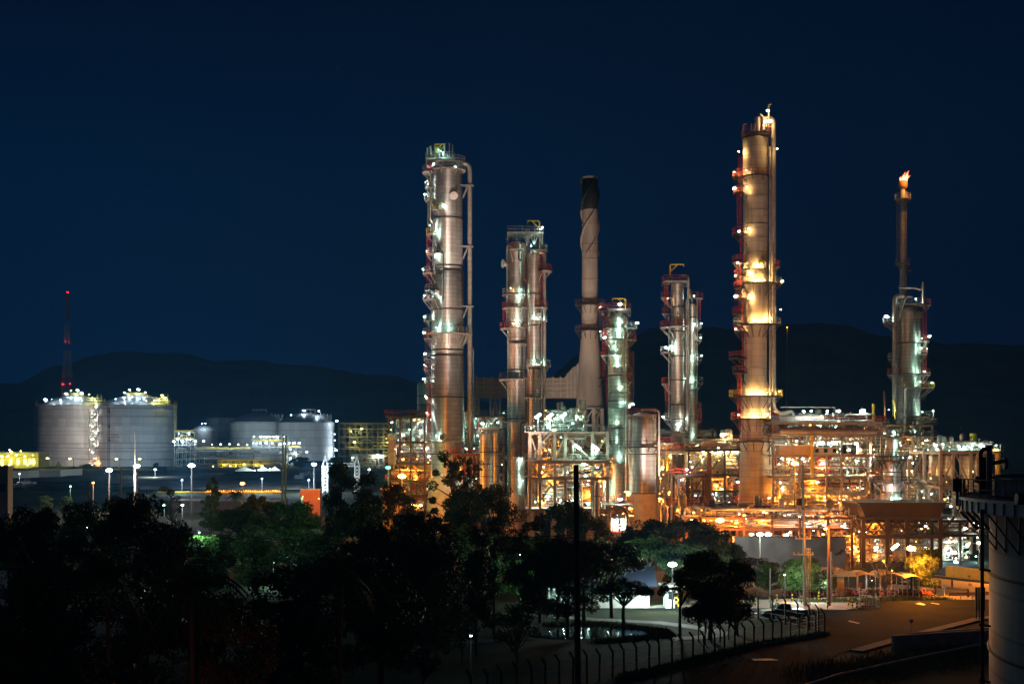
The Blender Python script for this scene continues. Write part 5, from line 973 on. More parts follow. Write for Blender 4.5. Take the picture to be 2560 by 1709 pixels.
container("edge_building", "pale grey building cut off by the left edge of the frame", "building", -60, 19, 1167, 1300, 240, 2.5, 'ceram'); mb = MB(); mb.box(W(-2, 0, 239.8).x, W(13, 0, 239.8).x, 239.8, 239.9, W(0, 1228, 240).z, W(0, 1208, 240).z); ob("window", mb, M_['glass'], bpy.data.objects["edge_building"])
container("low_building", "long low dim building behind the small orange street lamp", "building", 430, 700, 1252, 1290, 420, 14, 'earth')
t = container("park_building", "pale shuttered building glimpsed through trees at the left edge", "building", -80, 112, 1440, 1565, 150, 4, 'ceram')
mb = MB(); a = W(-80, 0, 149.8); b = W(112, 0, 149.8)
for y in range(1492, 1560, 5): mb.box(a.x, b.x, 149.75, 149.9, W(0, y + 2, 150).z, W(0, y, 150).z)
ob("shutter", mb, M_['galv'], t); mb = MB(); mb.box(a.x, b.x, 148.5, 150, W(0, 1486, 150).z, W(0, 1474, 150).z); ob("blue_fascia", mb, M_['blue'], t); lamp(t, W(40, 1440, 144), 'bl', .1, 130, (0, 0, -1))

# ------------------------------------------------------------------ lamp masts and poles
def mast(label, px, py, d, kind, r, watt, pole_r=.12, name="street_lamp", arm=0, lamps=1, off=(0, -1.6, -.8), m='dark', zb=None, px_b=None):
    g = zt(0, d); p = W(px, py, d); xb = W(px_b or px, 0, d).x; rt = thing(name, label, "street lamp", (xb, d, g)); mb = MB(); mb.tube([(xb, d, g), (xb + (p.x - xb) * .0, d, p.z + .3)], 1, 10, True, [pole_r * 1.5, pole_r * .8]); ob("pole", mb, M_[m], rt)
    if abs(p.x - xb) > .3 or arm: mb = MB(); mb.bar((xb, d, p.z + .3), (p.x, d, p.z + .3), .12); ob("arm", mb, M_[m], rt)
    for i in range(lamps): lamp(rt, p + Vector(((i - (lamps - 1) / 2) * r * 2.2, 0, 0)), kind, r, watt, off, watt < 900)
    return rt
mast("orange street lamp blazing against the heater at the left end of the plant", 1005, 1190, 285, 'na', 1.05, 30000); mast("orange street lamp blazing against the cream base of the wide drum", 1566, 1233, 246, 'na', .95, 26000)
mast("orange street lamp burning above the dark round tree, left of the white floodlights", 1800, 1300, 216, 'na', .85, 16000); mast("orange street lamp high in front of the tall cream tower's right side", 1987, 1158, 240, 'na', .8, 16000); mast("orange street lamp on a slim pole over the curved shelter roofs", 2278, 1370, 178, 'na', .75, 12000); mast("added orange street lamp beside the side road, unseen behind the right-hand tank", 2520, 1335, 197, 'na', .6, 13000); mast("added low orange lamp beyond the bottom edge, lighting the blossoming tree", 600, 1820, 62, 'na', .08, 60, .05, off=(0, .5, .5)) if 0 else None  # the lamp hidden behind the tank is added to light the ramp
mast("small orange street lamp on twin concrete posts near the blank wall", 2064, 1321, 165, 'na', .6, 2200, .16, px_b=2072, m='rust'); mast("lone small orange street lamp beyond the park trees on the left", 606, 1208, 380, 'na', .8, 3000, .15); mast("small orange lamp on a post over the earth bank at far left", 233, 1206, 420, 'na', .8, 2600, .15)
mast("powerful blue-white floodlight on a slim tall mast left of centre", 479, 1163, 375, 'bl', 1.2, 14000, .2, "floodlight_mast"); mast("warm white floodlight before the left tank, on a short mast", 273, 1175, 420, 'fl', 1.25, 14000, .2, "floodlight_mast"); mast("warm white floodlight on the tallest mast before the right tank", 342, 1164, 430, 'fl', 1.25, 14000, .28, "floodlight_mast"); mast("blue-white floodlight left of the lattice gantry towers", 785, 1160, 560, 'bl', 1.3, 18000, .2, "floodlight_mast")
mast("low white added lamp at the left end of the sand bank", 455, 1199, 560, 'bl', .45, 16000, .12, off=(0, -3, -.5)); mast("low white added lamp on the sand bank right of the conical tree", 655, 1196, 560, 'bl', .4, 16000, .12, off=(0, -3, -.5)); mast("low white added lamp on the sand bank near the digger", 772, 1199, 560, 'bl', .4, 12000, .12, off=(0, -3, -.5))  # three lamps added to brighten the sand bank
mast("small white park lamp glowing low among the trees left of centre", 456, 1262, 300, 'wh', .8, 1300); mast("green lamp above the round tree, before the orange box building", 755, 1245, 330, 'gr', .45, 2600); mast("green lamp at the left corner of the heater", 970, 1168, 300, 'gr', .5, 2600); mast("pale lamp behind the tall dark tree, near the lattice gantry", 923, 1173, 420, 'bl', .5, 2600)
mast("tiny yellow-green street lamp, first from the left before the big tanks", 119, 1145, 930, 'ye', 1.2, 6000, .25, px_b=128); mast("tiny yellow-green street lamp, second from the left before the big tanks", 175, 1146, 930, 'ye', 1.2, 6000, .25, px_b=184); mast("tiny yellow-green street lamp, third from the left before the big tanks", 291, 1147, 930, 'ye', 1.2, 6000, .25, px_b=300); mast("tiny yellow-green street lamp, fourth from the left before the big tanks", 349, 1147, 930, 'ye', 1.2, 6000, .25)
mast("small white lamp on the wall line right of the tall mast", 388, 1173, 700, 'wh', .8, 9000, .2); mast("tiny white lamp low at the far left road", 49, 1184, 620, 'wh', .5, 3000, .15); mast("tiny green-white lamp above the park trees at far left", 176, 1215, 440, 'te', .4, 1500, .15); mast("dim lamp on a distant red-tipped post right of the tall cream tower", 1968, 818, 700, 'na', .9, 900, .3)
mast("white floodlight blazing through the trees beside the guard hut", 1681, 1410, 163, 'wh', .66, 7000, .09, "floodlight_mast", off=(0, -2.2, -.2)); mast("row of white floodlights glaring over the left end of the blank plant wall", 1900, 1335, 205, 'wh', .55, 1500, .12, "floodlight_mast", lamps=3, off=(0, -1.2, -.4))
t = mast("small white post lamp on the dark lawn at the bottom of the frame", 1177, 1588, 112, 'bl', .14, 45, .05, "park_lamp")
mast("white lamp glimpsed through dark leaves low on the left", 364, 1472, 130, 'bl', .16, 160, .05, "park_lamp"); mast("yellow-green garden lamp shining up through leaves at the left", 218, 1318, 178, 'wh', .12, 1200, .05, "park_lamp", off=(0, 1, .5)); mast("cyan-white lamp between dark crowns on the left", 411, 1262, 240, 'te', .3, 700, .08)
mast("hidden garden lamp lighting the bright green tree left of centre", 498, 1330, 170, 'te', .1, 1600, .05, "park_lamp", off=(0, -2, .5)); mast("garden lamp on the lit green lawn behind the park trees", 684, 1405, 190, 'te', .12, 1500, .05, "park_lamp"); mast("small sodium lamp glowing at the foot of the heater trees", 1031, 1262, 262, 'na', .4, 500, .08)
mast("lamp beside the bright bush left of the white floodlight", 1562, 1392, 175, 'wh', .08, 700, .05, "park_lamp", off=(0, -1.5, 0)); mast("lamp in the trees lighting the green leaves right of the dark pole", 1470, 1400, 172, 'te', .08, 320, .05, "park_lamp", off=(-1, -2, .2)); mast("lamp over the parked motorcycles beside the bright green tree", 2056, 1437, 176, 'wh', .22, 220, .06); mast("hidden garden lamp lighting leaves left of the park path", 1300, 1385, 170, 'te', .08, 300, .05, "park_lamp", off=(0, -2, .2)); mast("lamp lighting the bright green street tree from the forecourt", 1962, 1436, 170, 'wh', .12, 1800, .05, off=(1.5, -2, 0))
def post(name, label, pts, d, r0, r1, m, cross=()):
    a = W(pts[0][0], 0, d); b = W(pts[1][0], pts[1][1], d); g = max(0, zt(0, d)); rt = thing(name, label, "utility pole", (a.x, d, g)); mb = MB(); mb.tube([(a.x, d, g - .3), (b.x, d, b.z)], 1, 12, True, [r0, r1]); ob("pole", mb, M_[m], rt)
    for (y, wdt) in cross:
        mb = MB(); z = W(0, y, d).z; mb.bar((b.x - wdt, d - .2, z), (b.x + wdt, d - .2, z), .12, .14)
        for e in (-1, -.5, .5, 1): mb.tube([(b.x + e * wdt * .9, d - .2, z), (b.x + e * wdt * .9, d - .2, z + .3)], .07, 8)
        ob("crossarm", mb, M_['conc'], rt)
    return rt
post("utility_pole", "near dark wooden pole leaning slightly, rising from the bottom of the frame", [(1449, 0), (1440, 1162)], 62, .17, .11, 'bark')
post("utility_pole", "tall concrete power pole with crossarms beside the blank plant wall", [(2012, 0), (2007, 1160)], 165, .22, .12, 'ceram', ((1385, 1.2), (1345, .9), (1275, .9)))
post("utility_pole", "left one of the slim concrete twin poles before the sand bank", [(705, 0), (708, 1085)], 350, .28, .2, 'conc'); post("utility_pole", "right one of the slim concrete twin poles before the sand bank", [(713, 0), (715, 1088)], 352, .28, .2, 'conc')
post("utility_pole", "thick concrete pole standing between the two warm floodlights", [(303, 0), (302, 1168)], 330, .22, .2, 'conc'); post("utility_pole", "thin tall spike pole before the right tank, next to a warm floodlight", [(337, 0), (338, 1070)], 428, .4, .15, 'conc'); post("utility_pole", "short dark pole left of the small orange lamp at far left", [(223, 0), (222, 1208)], 300, .16, .12, 'dark')
post("utility_pole", "concrete pole standing close behind the small twin-post street lamp", [(2078, 0), (2077, 1378)], 168, .14, .12, 'ceram'); post("utility_pole", "slim pale tree-side pole left of the bright green street tree", [(1926, 0), (1926, 1420)], 160, .1, .07, 'conc')
rt = thing("conduit_riser", "bundle of thin vertical conduits beside the tall concrete power pole", "conduit", Vector((W(2020, 0, 165).x, 165, 0)))
for x in (2017, 2021, 2025): mb = MB(); p = W(x, 0, 165.3); mb.tube([(p.x, 165.3, 0), (p.x, 165.3, W(0, 1370, 165).z)], .05, 6); ob("conduit", mb, M_['galv'], rt)
for y in (1372, 1385, 1400, 1425, 1470, 1510): mb = MB(); mb.bar(W(2015, y, 165.2), W(2027, y, 165.2), .08); ob("clamp", mb, M_['galv'], rt)
def wire(label, a, b, sag, r=.03):
    mb = MB(); a, b = Vector(a), Vector(b); mb.tube([a.lerp(b, i / 16) - Vector((0, 0, sag * 4 * (i / 16) * (1 - i / 16))) for i in range(17)], r, 5); tag(ob("power_line", mb, M_['dark']), label, "cable")
for i, y in enumerate((1276, 1282, 1289)): wire(("top", "middle", "lowest")[i] + " wire of the three running left from the concrete power pole", W(2007, y, 165), W(1300, 1318 + i * 5, 190), 1.2)
for i, y in enumerate((1110, 1133)): wire(("upper", "lower")[i] + " thin wire crossing in front of the big tanks", W(-40, y, 430), W(708, y + (3 if i else -8), 352), 1.5, .05)
for i, y in enumerate((1310, 1318)): wire(("upper", "lower")[i] + " thin wire slung across the dark park trees", W(380, y, 120), W(1440, y + 25, 64), .8, .02)

# ------------------------------------------------------------------ foreground structures
# open-topped storage tank at the right edge
tx, ty, Rs_ = 51.2, 80.0, 23.1; RW = 25.0; zt1, zdk = 16.4, 15.2
ft = thing("storage_tank", "big dim grey storage tank with a railed walkway, cut off by the right edge", "tank", (tx, ty, 0))
mb = MB(); mb.lathe((tx, ty, 0), [(-2, Rs_), (zt1, Rs_), (zt1, Rs_ - .25), (11, Rs_ - .25)], 160, cap=False); mb.lathe((tx, ty, 0), [(11.5, Rs_ - .3), (11.6, .1)], 80, cap=False); ob("shell", mb, cladding("riveted_tank_plate", (.30, .28, .28), .1, .55, 2.4, 34, .05, (.12, .10, .09), .5, .35, .4), ft)
mb = MB(); mb.lathe((tx, ty, 0), [(zt1 - .05, Rs_ + .003), (zt1 - .05, Rs_ + .12), (zt1 + .06, Rs_ + .12), (zt1 + .06, Rs_ - .3)], 160, cap=False); ob("rim", mb, M_['dark'], ft)
mb = MB(); mb.lathe((tx, ty, 0), [(zdk - .06, Rs_ + .01), (zdk - .06, RW), (zdk, RW), (zdk, Rs_ + .01)], 160, False, cap=False); ob("walkway", mb, M_['dark'], ft)
mb = MB(); mb.lathe((tx, ty, 0), [(zdk - .72, RW), (zdk - .72, RW + .02), (zdk - .06, RW + .02), (zdk - .06, RW)], 160, False, cap=False); mb.lathe((tx, ty, 0), [(zdk - .07, RW - .1), (zdk - .07, RW + .16), (zdk + .1, RW + .16), (zdk + .1, RW - .1)], 160, False, cap=False); ob("skirt_band", mb, M_['teal'], ft)
PA = lambda a, r, z: (tx + r * math.cos(R(a)), ty + r * math.sin(R(a)), z)
mb = MB(); hb = MB(); st_ = MB()
for i in range(70):
    a = 170 + i * 2.6; st_.bar(PA(a, RW + .04, zdk - .72), PA(a, RW + .04, zdk), .09)
    if i % 2: mb.bar(PA(a, RW - .1, zdk - .7), PA(a, Rs_, zdk - 3.0), .08); mb.bar(PA(a, Rs_, zdk - .6), PA(a, Rs_ + .05, zdk - 3.0), .07)
    hb.bar(PA(a, RW - .05, zdk), PA(a, RW - .05, zdk + 1.15), .06)
    for h_ in (.6, 1.15): hb.bar(PA(a, RW - .05, zdk + h_), PA(a + 2.6, RW - .05, zdk + h_), .055)
    hb.bar(PA(a, RW, zdk + .12), PA(a + 2.6, RW, zdk + .12), .03, .16)
ob("bracket", mb, M_['dark'], ft); ob("handrail", hb, M_['rust'], ft); ob("stiffener", st_, M_['dark'], ft)
for z in (zdk - 4.6, zdk - 9.2): mb = MB(); mb.lathe((tx, ty, 0), [(z, Rs_), (z, Rs_ + .12), (z + .14, Rs_ + .12), (z + .14, Rs_)], 160, cap=False); ob("wind_girder", mb, M_['dark'], ft)
def fp(name, pts, r, m, n=10, bend=None): mb = MB(); mb.pipe([W(*p) for p in pts], r, n, bend); ob(name, mb, M_[m], ft)
fp("vent_pipe", [(2473, 1245, 84), (2473, 1112, 84)], .16, 'ceram'); fp("vent_pipe", [(2452, 1240, 84), (2452, 1130, 84), (2458, 1122, 84), (2470, 1122, 84)], .12, 'dark', 10, .4); fp("valve_post", [(2460, 1238, 84), (2460, 1142, 84)], .14, 'dark'); fp("arm_pipe", [(2474, 1158, 84), (2512, 1152, 84)], .12, 'dark'); fp("gauge", [(2508, 1158, 84), (2516, 1158, 84)], .35, 'dark'); fp("vent_pipe", [(2452, 1192, 84), (2448, 1208, 84)], .3, 'dark')
for x in (2393, 2402, 2410): fp("ladder_post", [(x, 1264, 84), (x, 1192 + (x > 2400) * 4, 84)], .08, 'dark')
fp("ladder_head", [(2390, 1228, 84), (2390, 1196, 84)], .2, 'dark')
fp("valve_wheel", [(2541, 1246, 74), (2560, 1247, 74)], .3, 'dark'); fp("foam_pipe", [(2600, 1250, 75.5), (2480, 1240, 80), (2420, 1232, 84)], .06, 'dark')
fp("standpipe", [(2455, 1272, 79), (2456, 1800, 79)], .10, 'dark')
for y in (1422, 1560, 1700): fp("clamp", [(2448, y, 79), (2476, y + 4, 79)], .07, 'dark')
fp("clamp", [(2452, y, 79), (2460, y, 79)], .2, 'dark')
for x in (2420, 2436, 2450): fp("brace", [(x - 18, 1278, 80), (x + 24, 1322, 80)], .07, 'dark')
# parapet, kerb wall and pipeline at the lower right
def wall3(name, label, pts, h, th, m, z0=0, cat="wall"):
    mb = MB(); q = [G(*p) for p in pts]
    for a, b in zip(q, q[1:]): mb.bar(a + Vector((0, 0, z0 + h / 2)), b + Vector((0, 0, z0 + h / 2)), th, h)
    return tag(ob(name, mb, M_[m]), label, cat)
wall3("parapet_wall", "low dark concrete parapet wall at the lower right, its left end nearest the road sign", [(2232, 1622), (2400, 1610), (2620, 1598)], 1.25, .35, 'conc'); wall3("parapet_wall", "second dark parapet step behind the first, right of the diamond sign", [(2273, 1604), (2480, 1590)], .9, .3, 'conc')
run("pipeline", "thin pale pipeline sloping up across the dark grass in the lower right corner", "pipe", [(1980, 1722, 98), (2100, 1684, 106), (2300, 1640, 116), (2480, 1604, 124)], .1, 'galv')
mb = MB(); q = [(1878, 1648), (1925, 1647), (1948, 1651.5), (1886, 1653)]; mb.sheet([G(*p) for p in q], .09); t = tag(ob("drain_cover", mb, M_['galv']), "pale metal drain cover catching light on the dark verge", "cover")
def sign_post(name, label, cat, px, ybase, ytop, hw, kind, m, d=None):
    g = G(px, ybase); d = g.y; rt = thing(name, label, cat, g); mb = MB(); zt_ = W(0, ytop, d).z; mb.tube([g, (g.x, g.y, zt_)], .045, 8); ob("post", mb, M_['galv'], rt); mb = MB(); w_ = hw * d / F
    if kind == 'diamond': mb.prism([(g.x - w_, zt_ - w_), (g.x, zt_ - 2 * w_), (g.x + w_, zt_ - w_), (g.x, zt_)], g.y - .1, g.y - .06)
    else: mb.box(g.x - w_, g.x + w_, g.y - .1, g.y - .06, zt_ - w_ * (1.3 if kind == 'sq' else 2.2), zt_)
    ob("panel", mb, M_[m], rt); return rt
sign_post("road_sign", "small dark diamond road sign seen from behind on the road", "sign", 2278, 1576, 1545, 6, 'diamond', 'ceram'); sign_post("road_sign", "orange-lit small red notice board before the bicycle shelter", "sign", 2149, 1515, 1455, 5, 'tall', 'orange'); sign_post("road_sign", "small pale notice board left of the guardrail", "sign", 2361, 1496, 1461, 6, 'sq', 'white'); sign_post("road_sign", "tiny roofed notice board beyond the guardrail on the ramp", "sign", 2424, 1483, 1457, 5, 'sq', 'steel'); sign_post("road_sign", "black-lit narrow marker post sign on the yellow-lit ramp", "sign", 2423, 1470, 1437, 1.6, 'tall', 'dark')
t = thing("gate_panel", "pair of tall dark gate panels standing on the kerb beside the right tank", "gate", G(2448, 1546))
for x0, x1 in ((2439, 2444), (2446, 2450), (2458, 2463)): a, b = W(x0, 1525, 152), W(x1, 1467, 152); mb = MB(); mb.box(a.x, b.x, 152, 152.2, a.z, b.z); ob("panel", mb, M_['dark'], t); mb = MB(); mb.bar((a.x + .1, 152.1, 0), (a.x + .1, 152.1, a.z), .1); ob("post", mb, M_['dark'], t)
# guardrail with end
t = thing("guardrail", "orange-lit crash barrier beside the road, just left of the right tank", "barrier", G(2420, 1496)); mb = MB()
pa, pb = G(2372, 1497), G(2600, 1491)
for h_ in (.5, .72): mb.bar(pa + Vector((0, 0, h_)), pb + Vector((0, 0, h_)), .1, .16)
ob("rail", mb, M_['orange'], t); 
for x in (2374, 2402, 2430, 2460): p = G(x, 1496.5); mb = MB(); mb.bar(p, p + Vector((0, .1, .8)), .12); ob("post", mb, M_['galv'], t)
# ramp with black-yellow kerb blocks (right)
mb = MB(); mb.sheet([G(*p) for p in [(2150, 1479), (2260, 1452), (2340, 1437), (2480, 1452), (2640, 1470), (2640, 1492), (2400, 1490)]], .05); tag(ob("side_road", mb, M_['conc']), kind="structure")
t = thing("barrier_wall", "long low wall striped with slanting black chevrons beyond the orange-lit side road", "wall", G(2450, 1440)); mb = MB(); pa, pb = G(2366, 1441), G(2640, 1472); mb.bar(pa + Vector((0, 0, .8)), pb + Vector((0, 0, .8)), .25, 1.6); ob("wall", mb, M_['yel'], t)
mb = MB(); dv = (pb - pa).normalized()
for i in range(34):
    c = pa + dv * (1 + i * 1.05) + Vector((0, -.14, 0)); mb.add([c + Vector((0, 0, .85)), c + dv * .45 + Vector((0, 0, .85)), c + dv * .05 + Vector((0, 0, 1.55)), c - dv * .4 + Vector((0, 0, 1.55))], [(0, 1, 2, 3)])
ob("chevron_marking", mb, M_['black'], t)
for i, (pts, lab) in enumerate((([(2200, 1470), (2290, 1478), (2420, 1492)], "lower"), ([(2290, 1459), (2380, 1470), (2480, 1482)], "upper"))):
    q = [G(*p) for p in pts]; mb = MB(); [mb.tube([a + Vector((0, 0, .9 + .4 * i)), b + Vector((0, 0, .9 + .4 * i))], .16, 8) for a, b in zip(q, q[1:])]; [mb.bar(a, a + Vector((0, 0, .9 + .4 * i)), .2) for a in q]; tag(ob("ground_pipe", mb, M_['dark']), lab + " dark pipe on short stands crossing the orange-lit ramp", "pipe")
# blank plant wall
t = thing("plant_wall", "blank grey two-tone concrete wall below the three white floodlights", "wall", G(1985, 1432)); a, b = W(1835, 1432, 212), W(2114, 1343, 212); mb = MB(); mb.box(a.x, b.x, 212, 213, 0, b.z); ob("panel", mb, M_['wallgrey'], t); mb = MB(); mb.box(a.x - .1, b.x + .2, 211.85, 213.1, b.z, b.z + .15); ob("coping", mb, M_['dark'], t)
mb = MB(); r3 = random.Random(4)
for (x, y, w_) in ((2100, 1381, 4), (2106, 1376, 3), (2092, 1385, 2)): p = W(x, y, 211.9); mb.box(p.x - .3, p.x + .3, 211.96, 211.99, p.z - .2 * w_ / 3, p.z + .2)
ob("stain", mb, M_['dark'], t); A4p = W(2060, 1360, 212)
# bus stop style entrance and curved shelters
t = thing("entrance_canopy", "orange-lit flat canopy on a square yellow-lit column at the shelter entrance", "canopy", G(2099, 1488)); p = G(2099, 1488); k = p.y / F
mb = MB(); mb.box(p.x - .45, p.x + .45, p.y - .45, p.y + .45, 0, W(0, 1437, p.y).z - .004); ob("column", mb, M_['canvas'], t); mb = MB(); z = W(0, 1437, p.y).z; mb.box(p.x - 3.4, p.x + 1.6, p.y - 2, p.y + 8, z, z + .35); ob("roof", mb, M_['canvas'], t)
def shelter(label, px0, px1, ytop, yedge, ybase):
    g = G((px0 + px1) / 2, ybase); d = g.y; rt = thing("bicycle_shelter", label, "shelter", g); a, b = W(px0, yedge, d), W(px1, yedge, d); zr = W(0, ytop, d).z; mb = MB(); n = 14; vs = []
    for j, dy in ((0, 0), (1, 5.5)):
        for i in range(n + 1):
            u = i / n; vs.append((a.x + (b.x - a.x) * u, d + dy, a.z + (zr - a.z) * (1 - (2 * u - 1) ** 2)))
    vs += [(x, y, z - .08) for x, y, z in vs]; m_ = n + 1; fs = []
    for i in range(n): fs += [(i, i + 1, m_ + i + 1, m_ + i), (2 * m_ + i, 3 * m_ + i, 3 * m_ + i + 1, 2 * m_ + i + 1), (i, 2 * m_ + i, 2 * m_ + i + 1, i + 1), (m_ + i, m_ + i + 1, 3 * m_ + i + 1, 3 * m_ + i)]
    mb.add(vs, fs, True); ob("roof", mb, M_['canvas'], rt)
    for x in (a.x + .3, (a.x + b.x) / 2, b.x - .3):
        for y in (d + .3, d + 5.2): mb = MB(); u = (x - a.x) / (b.x - a.x); mb.bar((x, y, 0), (x, y, a.z + (zr - a.z) * (1 - (2 * u - 1) ** 2) - .1), .1); ob("post", mb, M_['galv'], rt)
    return rt
for args in (("leftmost of the three curved-roof shelters, half behind the bare tree", 2140, 2196, 1433, 1440, 1490), ("middle one of the three curved-roof shelters, brightest under the orange lamp", 2196, 2264, 1431, 1443, 1492), ("rightmost of the three curved-roof shelters beside the orange lamp pole", 2264, 2306, 1438, 1446, 1495)): sh = shelter(*args)
lamp(sh, W(2180, 1450, 176), 'bl', .1, 50, (0, 0, -.3))
lamp(sh, W(2230, 1425, 166), 'na', .06, 0)
# motorbikes under the shelter
def moto():
    rt = thing("motorcycle", "parked motorcycle in the dim row under the shelters", "motorcycle", (0, 0, 0), "parked motorcycles under the shelters")
    for x in (-.62, .62):
        mb = MB(); pts = [(x + .28 * math.cos(a), 0, .3 + .28 * math.sin(a)) for a in [2 * math.pi * i / 14 for i in range(15)]]; mb.tube(pts, .055, 6, False); mb.tube([(x, -.05, .3), (x, .05, .3)], .1, 8); ob("wheel", mb, M_['tyre'], rt)
    mb = MB(); mb.tube([(-.6, 0, .35), (-.15, 0, .55), (.3, 0, .6), (.48, 0, .85)], .1, 8, True, [.06, .16, .15, .06]); mb.tube([(.45, 0, .95), (.62, 0, .3)], .04, 6); mb.box(-.2, .15, -.12, .12, .25, .5); ob("body", mb, M_['red'], rt)
    mb = MB(); mb.tube([(-.65, 0, .78), (-.3, 0, .74), (.1, 0, .74)], .12, 8, True, [.08, .14, .1]); ob("seat", mb, M_['black'], rt); mb = MB(); mb.tube([(.42, -.34, 1.0), (.45, 0, .95), (.42, .34, 1.0)], .03, 6); mb.tube([(.5, 0, .85), (.58, 0, .83)], .09, 10); ob("handlebar", mb, M_['galv'], rt); return rt
mo = moto(); spots = [(2118 + i * 9.5 + rnd.uniform(-2, 2), 1488 + rnd.uniform(-4, 5)) for i in range(24)] + [(1958 + i * 11, 1492 + rnd.uniform(-3, 3)) for i in range(12)]
for i, s_ in enumerate(spots):
    g = G(*s_); rot = R(90 + rnd.uniform(-25, 25))
    if i == 0: mo.location = g; mo.rotation_euler = (0, 0, rot)
    else: copy_tree(mo, g, None, rot)
for c in list(bpy.data.objects):
    if c.name.startswith("motorcycle") and c.location.x < G(2080, 1490).x: c["label"] = "parked motorcycle in the row behind the bright green street tree"; c["group"] = "parked motorcycles behind the green tree"
t = thing("bicycle", "bicycle leaning at the orange-lit entrance column", "bicycle", G(2103, 1492)); p = G(2103, 1492)
for x in (-.5, .5): mb = MB(); mb.tube([(p.x + x + .32 * math.cos(a), p.y, .34 + .32 * math.sin(a)) for a in [2 * math.pi * i / 16 for i in range(17)]], .025, 5, False); ob("wheel", mb, M_['tyre'], t)
mb = MB(); [mb.bar((p.x + a, p.y, b), (p.x + c, p.y, e), .035) for a, b, c, e in ((-.5, .34, -.15, .85), (-.15, .85, .35, .85), (.35, .85, 0, .34), (-.5, .34, 0, .34), (-.15, .9, 0, .34), (.5, .34, .35, 1.0))]; ob("frame", mb, M_['red'], t); mb = MB(); mb.bar((p.x + .35, p.y - .25, 1.02), (p.x + .35, p.y + .25, 1.02), .03); mb.box(p.x - .25, p.x - .05, p.y - .07, p.y + .07, .9, .96); ob("saddle", mb, M_['black'], t)
# bollards and pens
def bollard(px, py, lab):
    p = G(px, py, .14); rt = thing("bollard", lab, "bollard", p, "yellow and black bollards"); h_ = .95
    for i in range(5): mb = MB(); mb.lathe((p.x, p.y, 0), [(.14 + h_ * i / 5, .09), (.14 + h_ * (i + 1) / 5, .09)], 12); ob("band", mb, M_['yel' if i % 2 == 0 else 'black'], rt)
for px, py, lab in ((2121, 1515, "left of three bollards before the railing pen"), (2131, 1518, "middle of three bollards before the railing pen"), (2142, 1522, "right of three bollards before the railing pen"), (2069, 1521, "bollard at the foot of the twin-post lamp"), (2047, 1498, "lone bollard beyond the pavement between the two poles"), (1924, 1508, "bollard behind the bonnet of the dark pickup"), (2004, 1508, "bollard behind the bed of the dark pickup"), (1888, 1515, "bollard left of the dark pickup"), (1942, 1505, "bollard behind the cab of the dark pickup"), (1980, 1504, "bollard behind the rear window of the dark pickup"), (1862, 1508, "bollard near the guard hut, right of the tree trunks")): bollard(px, py, "yellow and black striped " + lab)
t = thing("railing_pen", "small railed pen of upright bars on the forecourt island", "railing", G(2170, 1520))
def pen(p0, p1, bars, h=1.0):
    a, b = G(*p0), G(*p1); mb = MB(); mb.bar(a + Vector((0, 0, h)), b + Vector((0, 0, h)), .06); mb.bar(a + Vector((0, 0, .12)), b + Vector((0, 0, .12)), .05)
    for i in range(bars + 1): q = a.lerp(b, i / bars); mb.bar(q, q + Vector((0, 0, h)), .035)
    ob("panel", mb, M_['galv'], t)
pen((2143, 1515), (2152, 1520), 6); pen((2152, 1520), (2199, 1520), 5); pen((2190, 1514), (2199, 1520), 6); pen((2143, 1515), (2190, 1514), 6)
t = thing("hand_rail_loop", "pale tubular handrail loop by the walkway behind the pen", "railing", G(2190, 1500))
for pts in (((2150, 1497), (2191, 1499)), ((2191, 1499), (2188, 1505)), ((2218, 1497), (2236, 1498))):
    a, b = G(*pts[0]), G(*pts[1]); mb = MB(); [mb.bar(a + Vector((0, 0, h_)), b + Vector((0, 0, h_)), .06) for h_ in (.5, .95)]; [mb.bar(q, q + Vector((0, 0, .95)), .06) for q in (a, b)]; ob("rail", mb, M_['galv'], t)
# guard hut and park building
t = thing("guard_hut", "small white guard hut below the starry white floodlight", "hut", G(1682, 1520)); a, b = W(1664, 1520, 163), W(1700, 1465, 163); mb = MB(); mb.box(a.x, b.x, 163, 165.5, 0, b.z); ob("wall", mb, M_['white'], t); mb = MB(); mb.box(a.x - .5, b.x + .5, 162.3, 166, b.z, b.z + .2); ob("roof", mb, M_['galv'], t); mb = MB(); mb.box(a.x + .3, a.x + 1.0, 162.93, 163, 1.1, 2); ob("window", mb, M_['glass'], t)
t = thing("warning_board", "yellow and black chequered warning board beside the guard hut", "sign", G(1694, 1521)); p = G(1694, 1521); sz = .32
for i in range(2):
    for j in range(5): mb = MB(); mb.box(p.x - .32 + i * sz, p.x - .32 + (i + 1) * sz, p.y - .05, p.y, .25 + j * sz, .25 + (j + 1) * sz); ob("square", mb, M_['yel' if (i + j) % 2 else 'black'], t)
mb = MB(); mb.bar(p + Vector((0, .08, 0)), p + Vector((0, .08, 1.9)), .08); ob("post", mb, M_['galv'], t)
t = thing("park_building", "white-lit shop building with a dark blue sheet roof behind the park trees", "building", G(1480, 1521)); a, b = W(1368, 1521, 164), W(1620, 1462, 164); mb = MB()
xs = [1368, 1378, 1398, 1440, 1446, 1500, 1506, 1530, 1536, 1610, 1620]
mb.box(a.x, b.x, 170, 170.3, 0, b.z)
for x in xs: p = W(x, 0, 164); mb.box(p.x - .18, p.x + .18, 164, 164.4, 0, b.z)
ob("wall", mb, M_['white'], t); mb = MB(); mb.add([(a.x - 1, 162.5, b.z + .004), (b.x + 1, 162.5, b.z + .004), (b.x + 1, 168, b.z + 1.9), (a.x - 1, 168, b.z + 1.9), (b.x + 1, 173, b.z + .3), (a.x - 1, 173, b.z + .3)], [(0, 1, 2, 3), (3, 2, 4, 5)]); ob("roof", mb, M_['blue'], t)
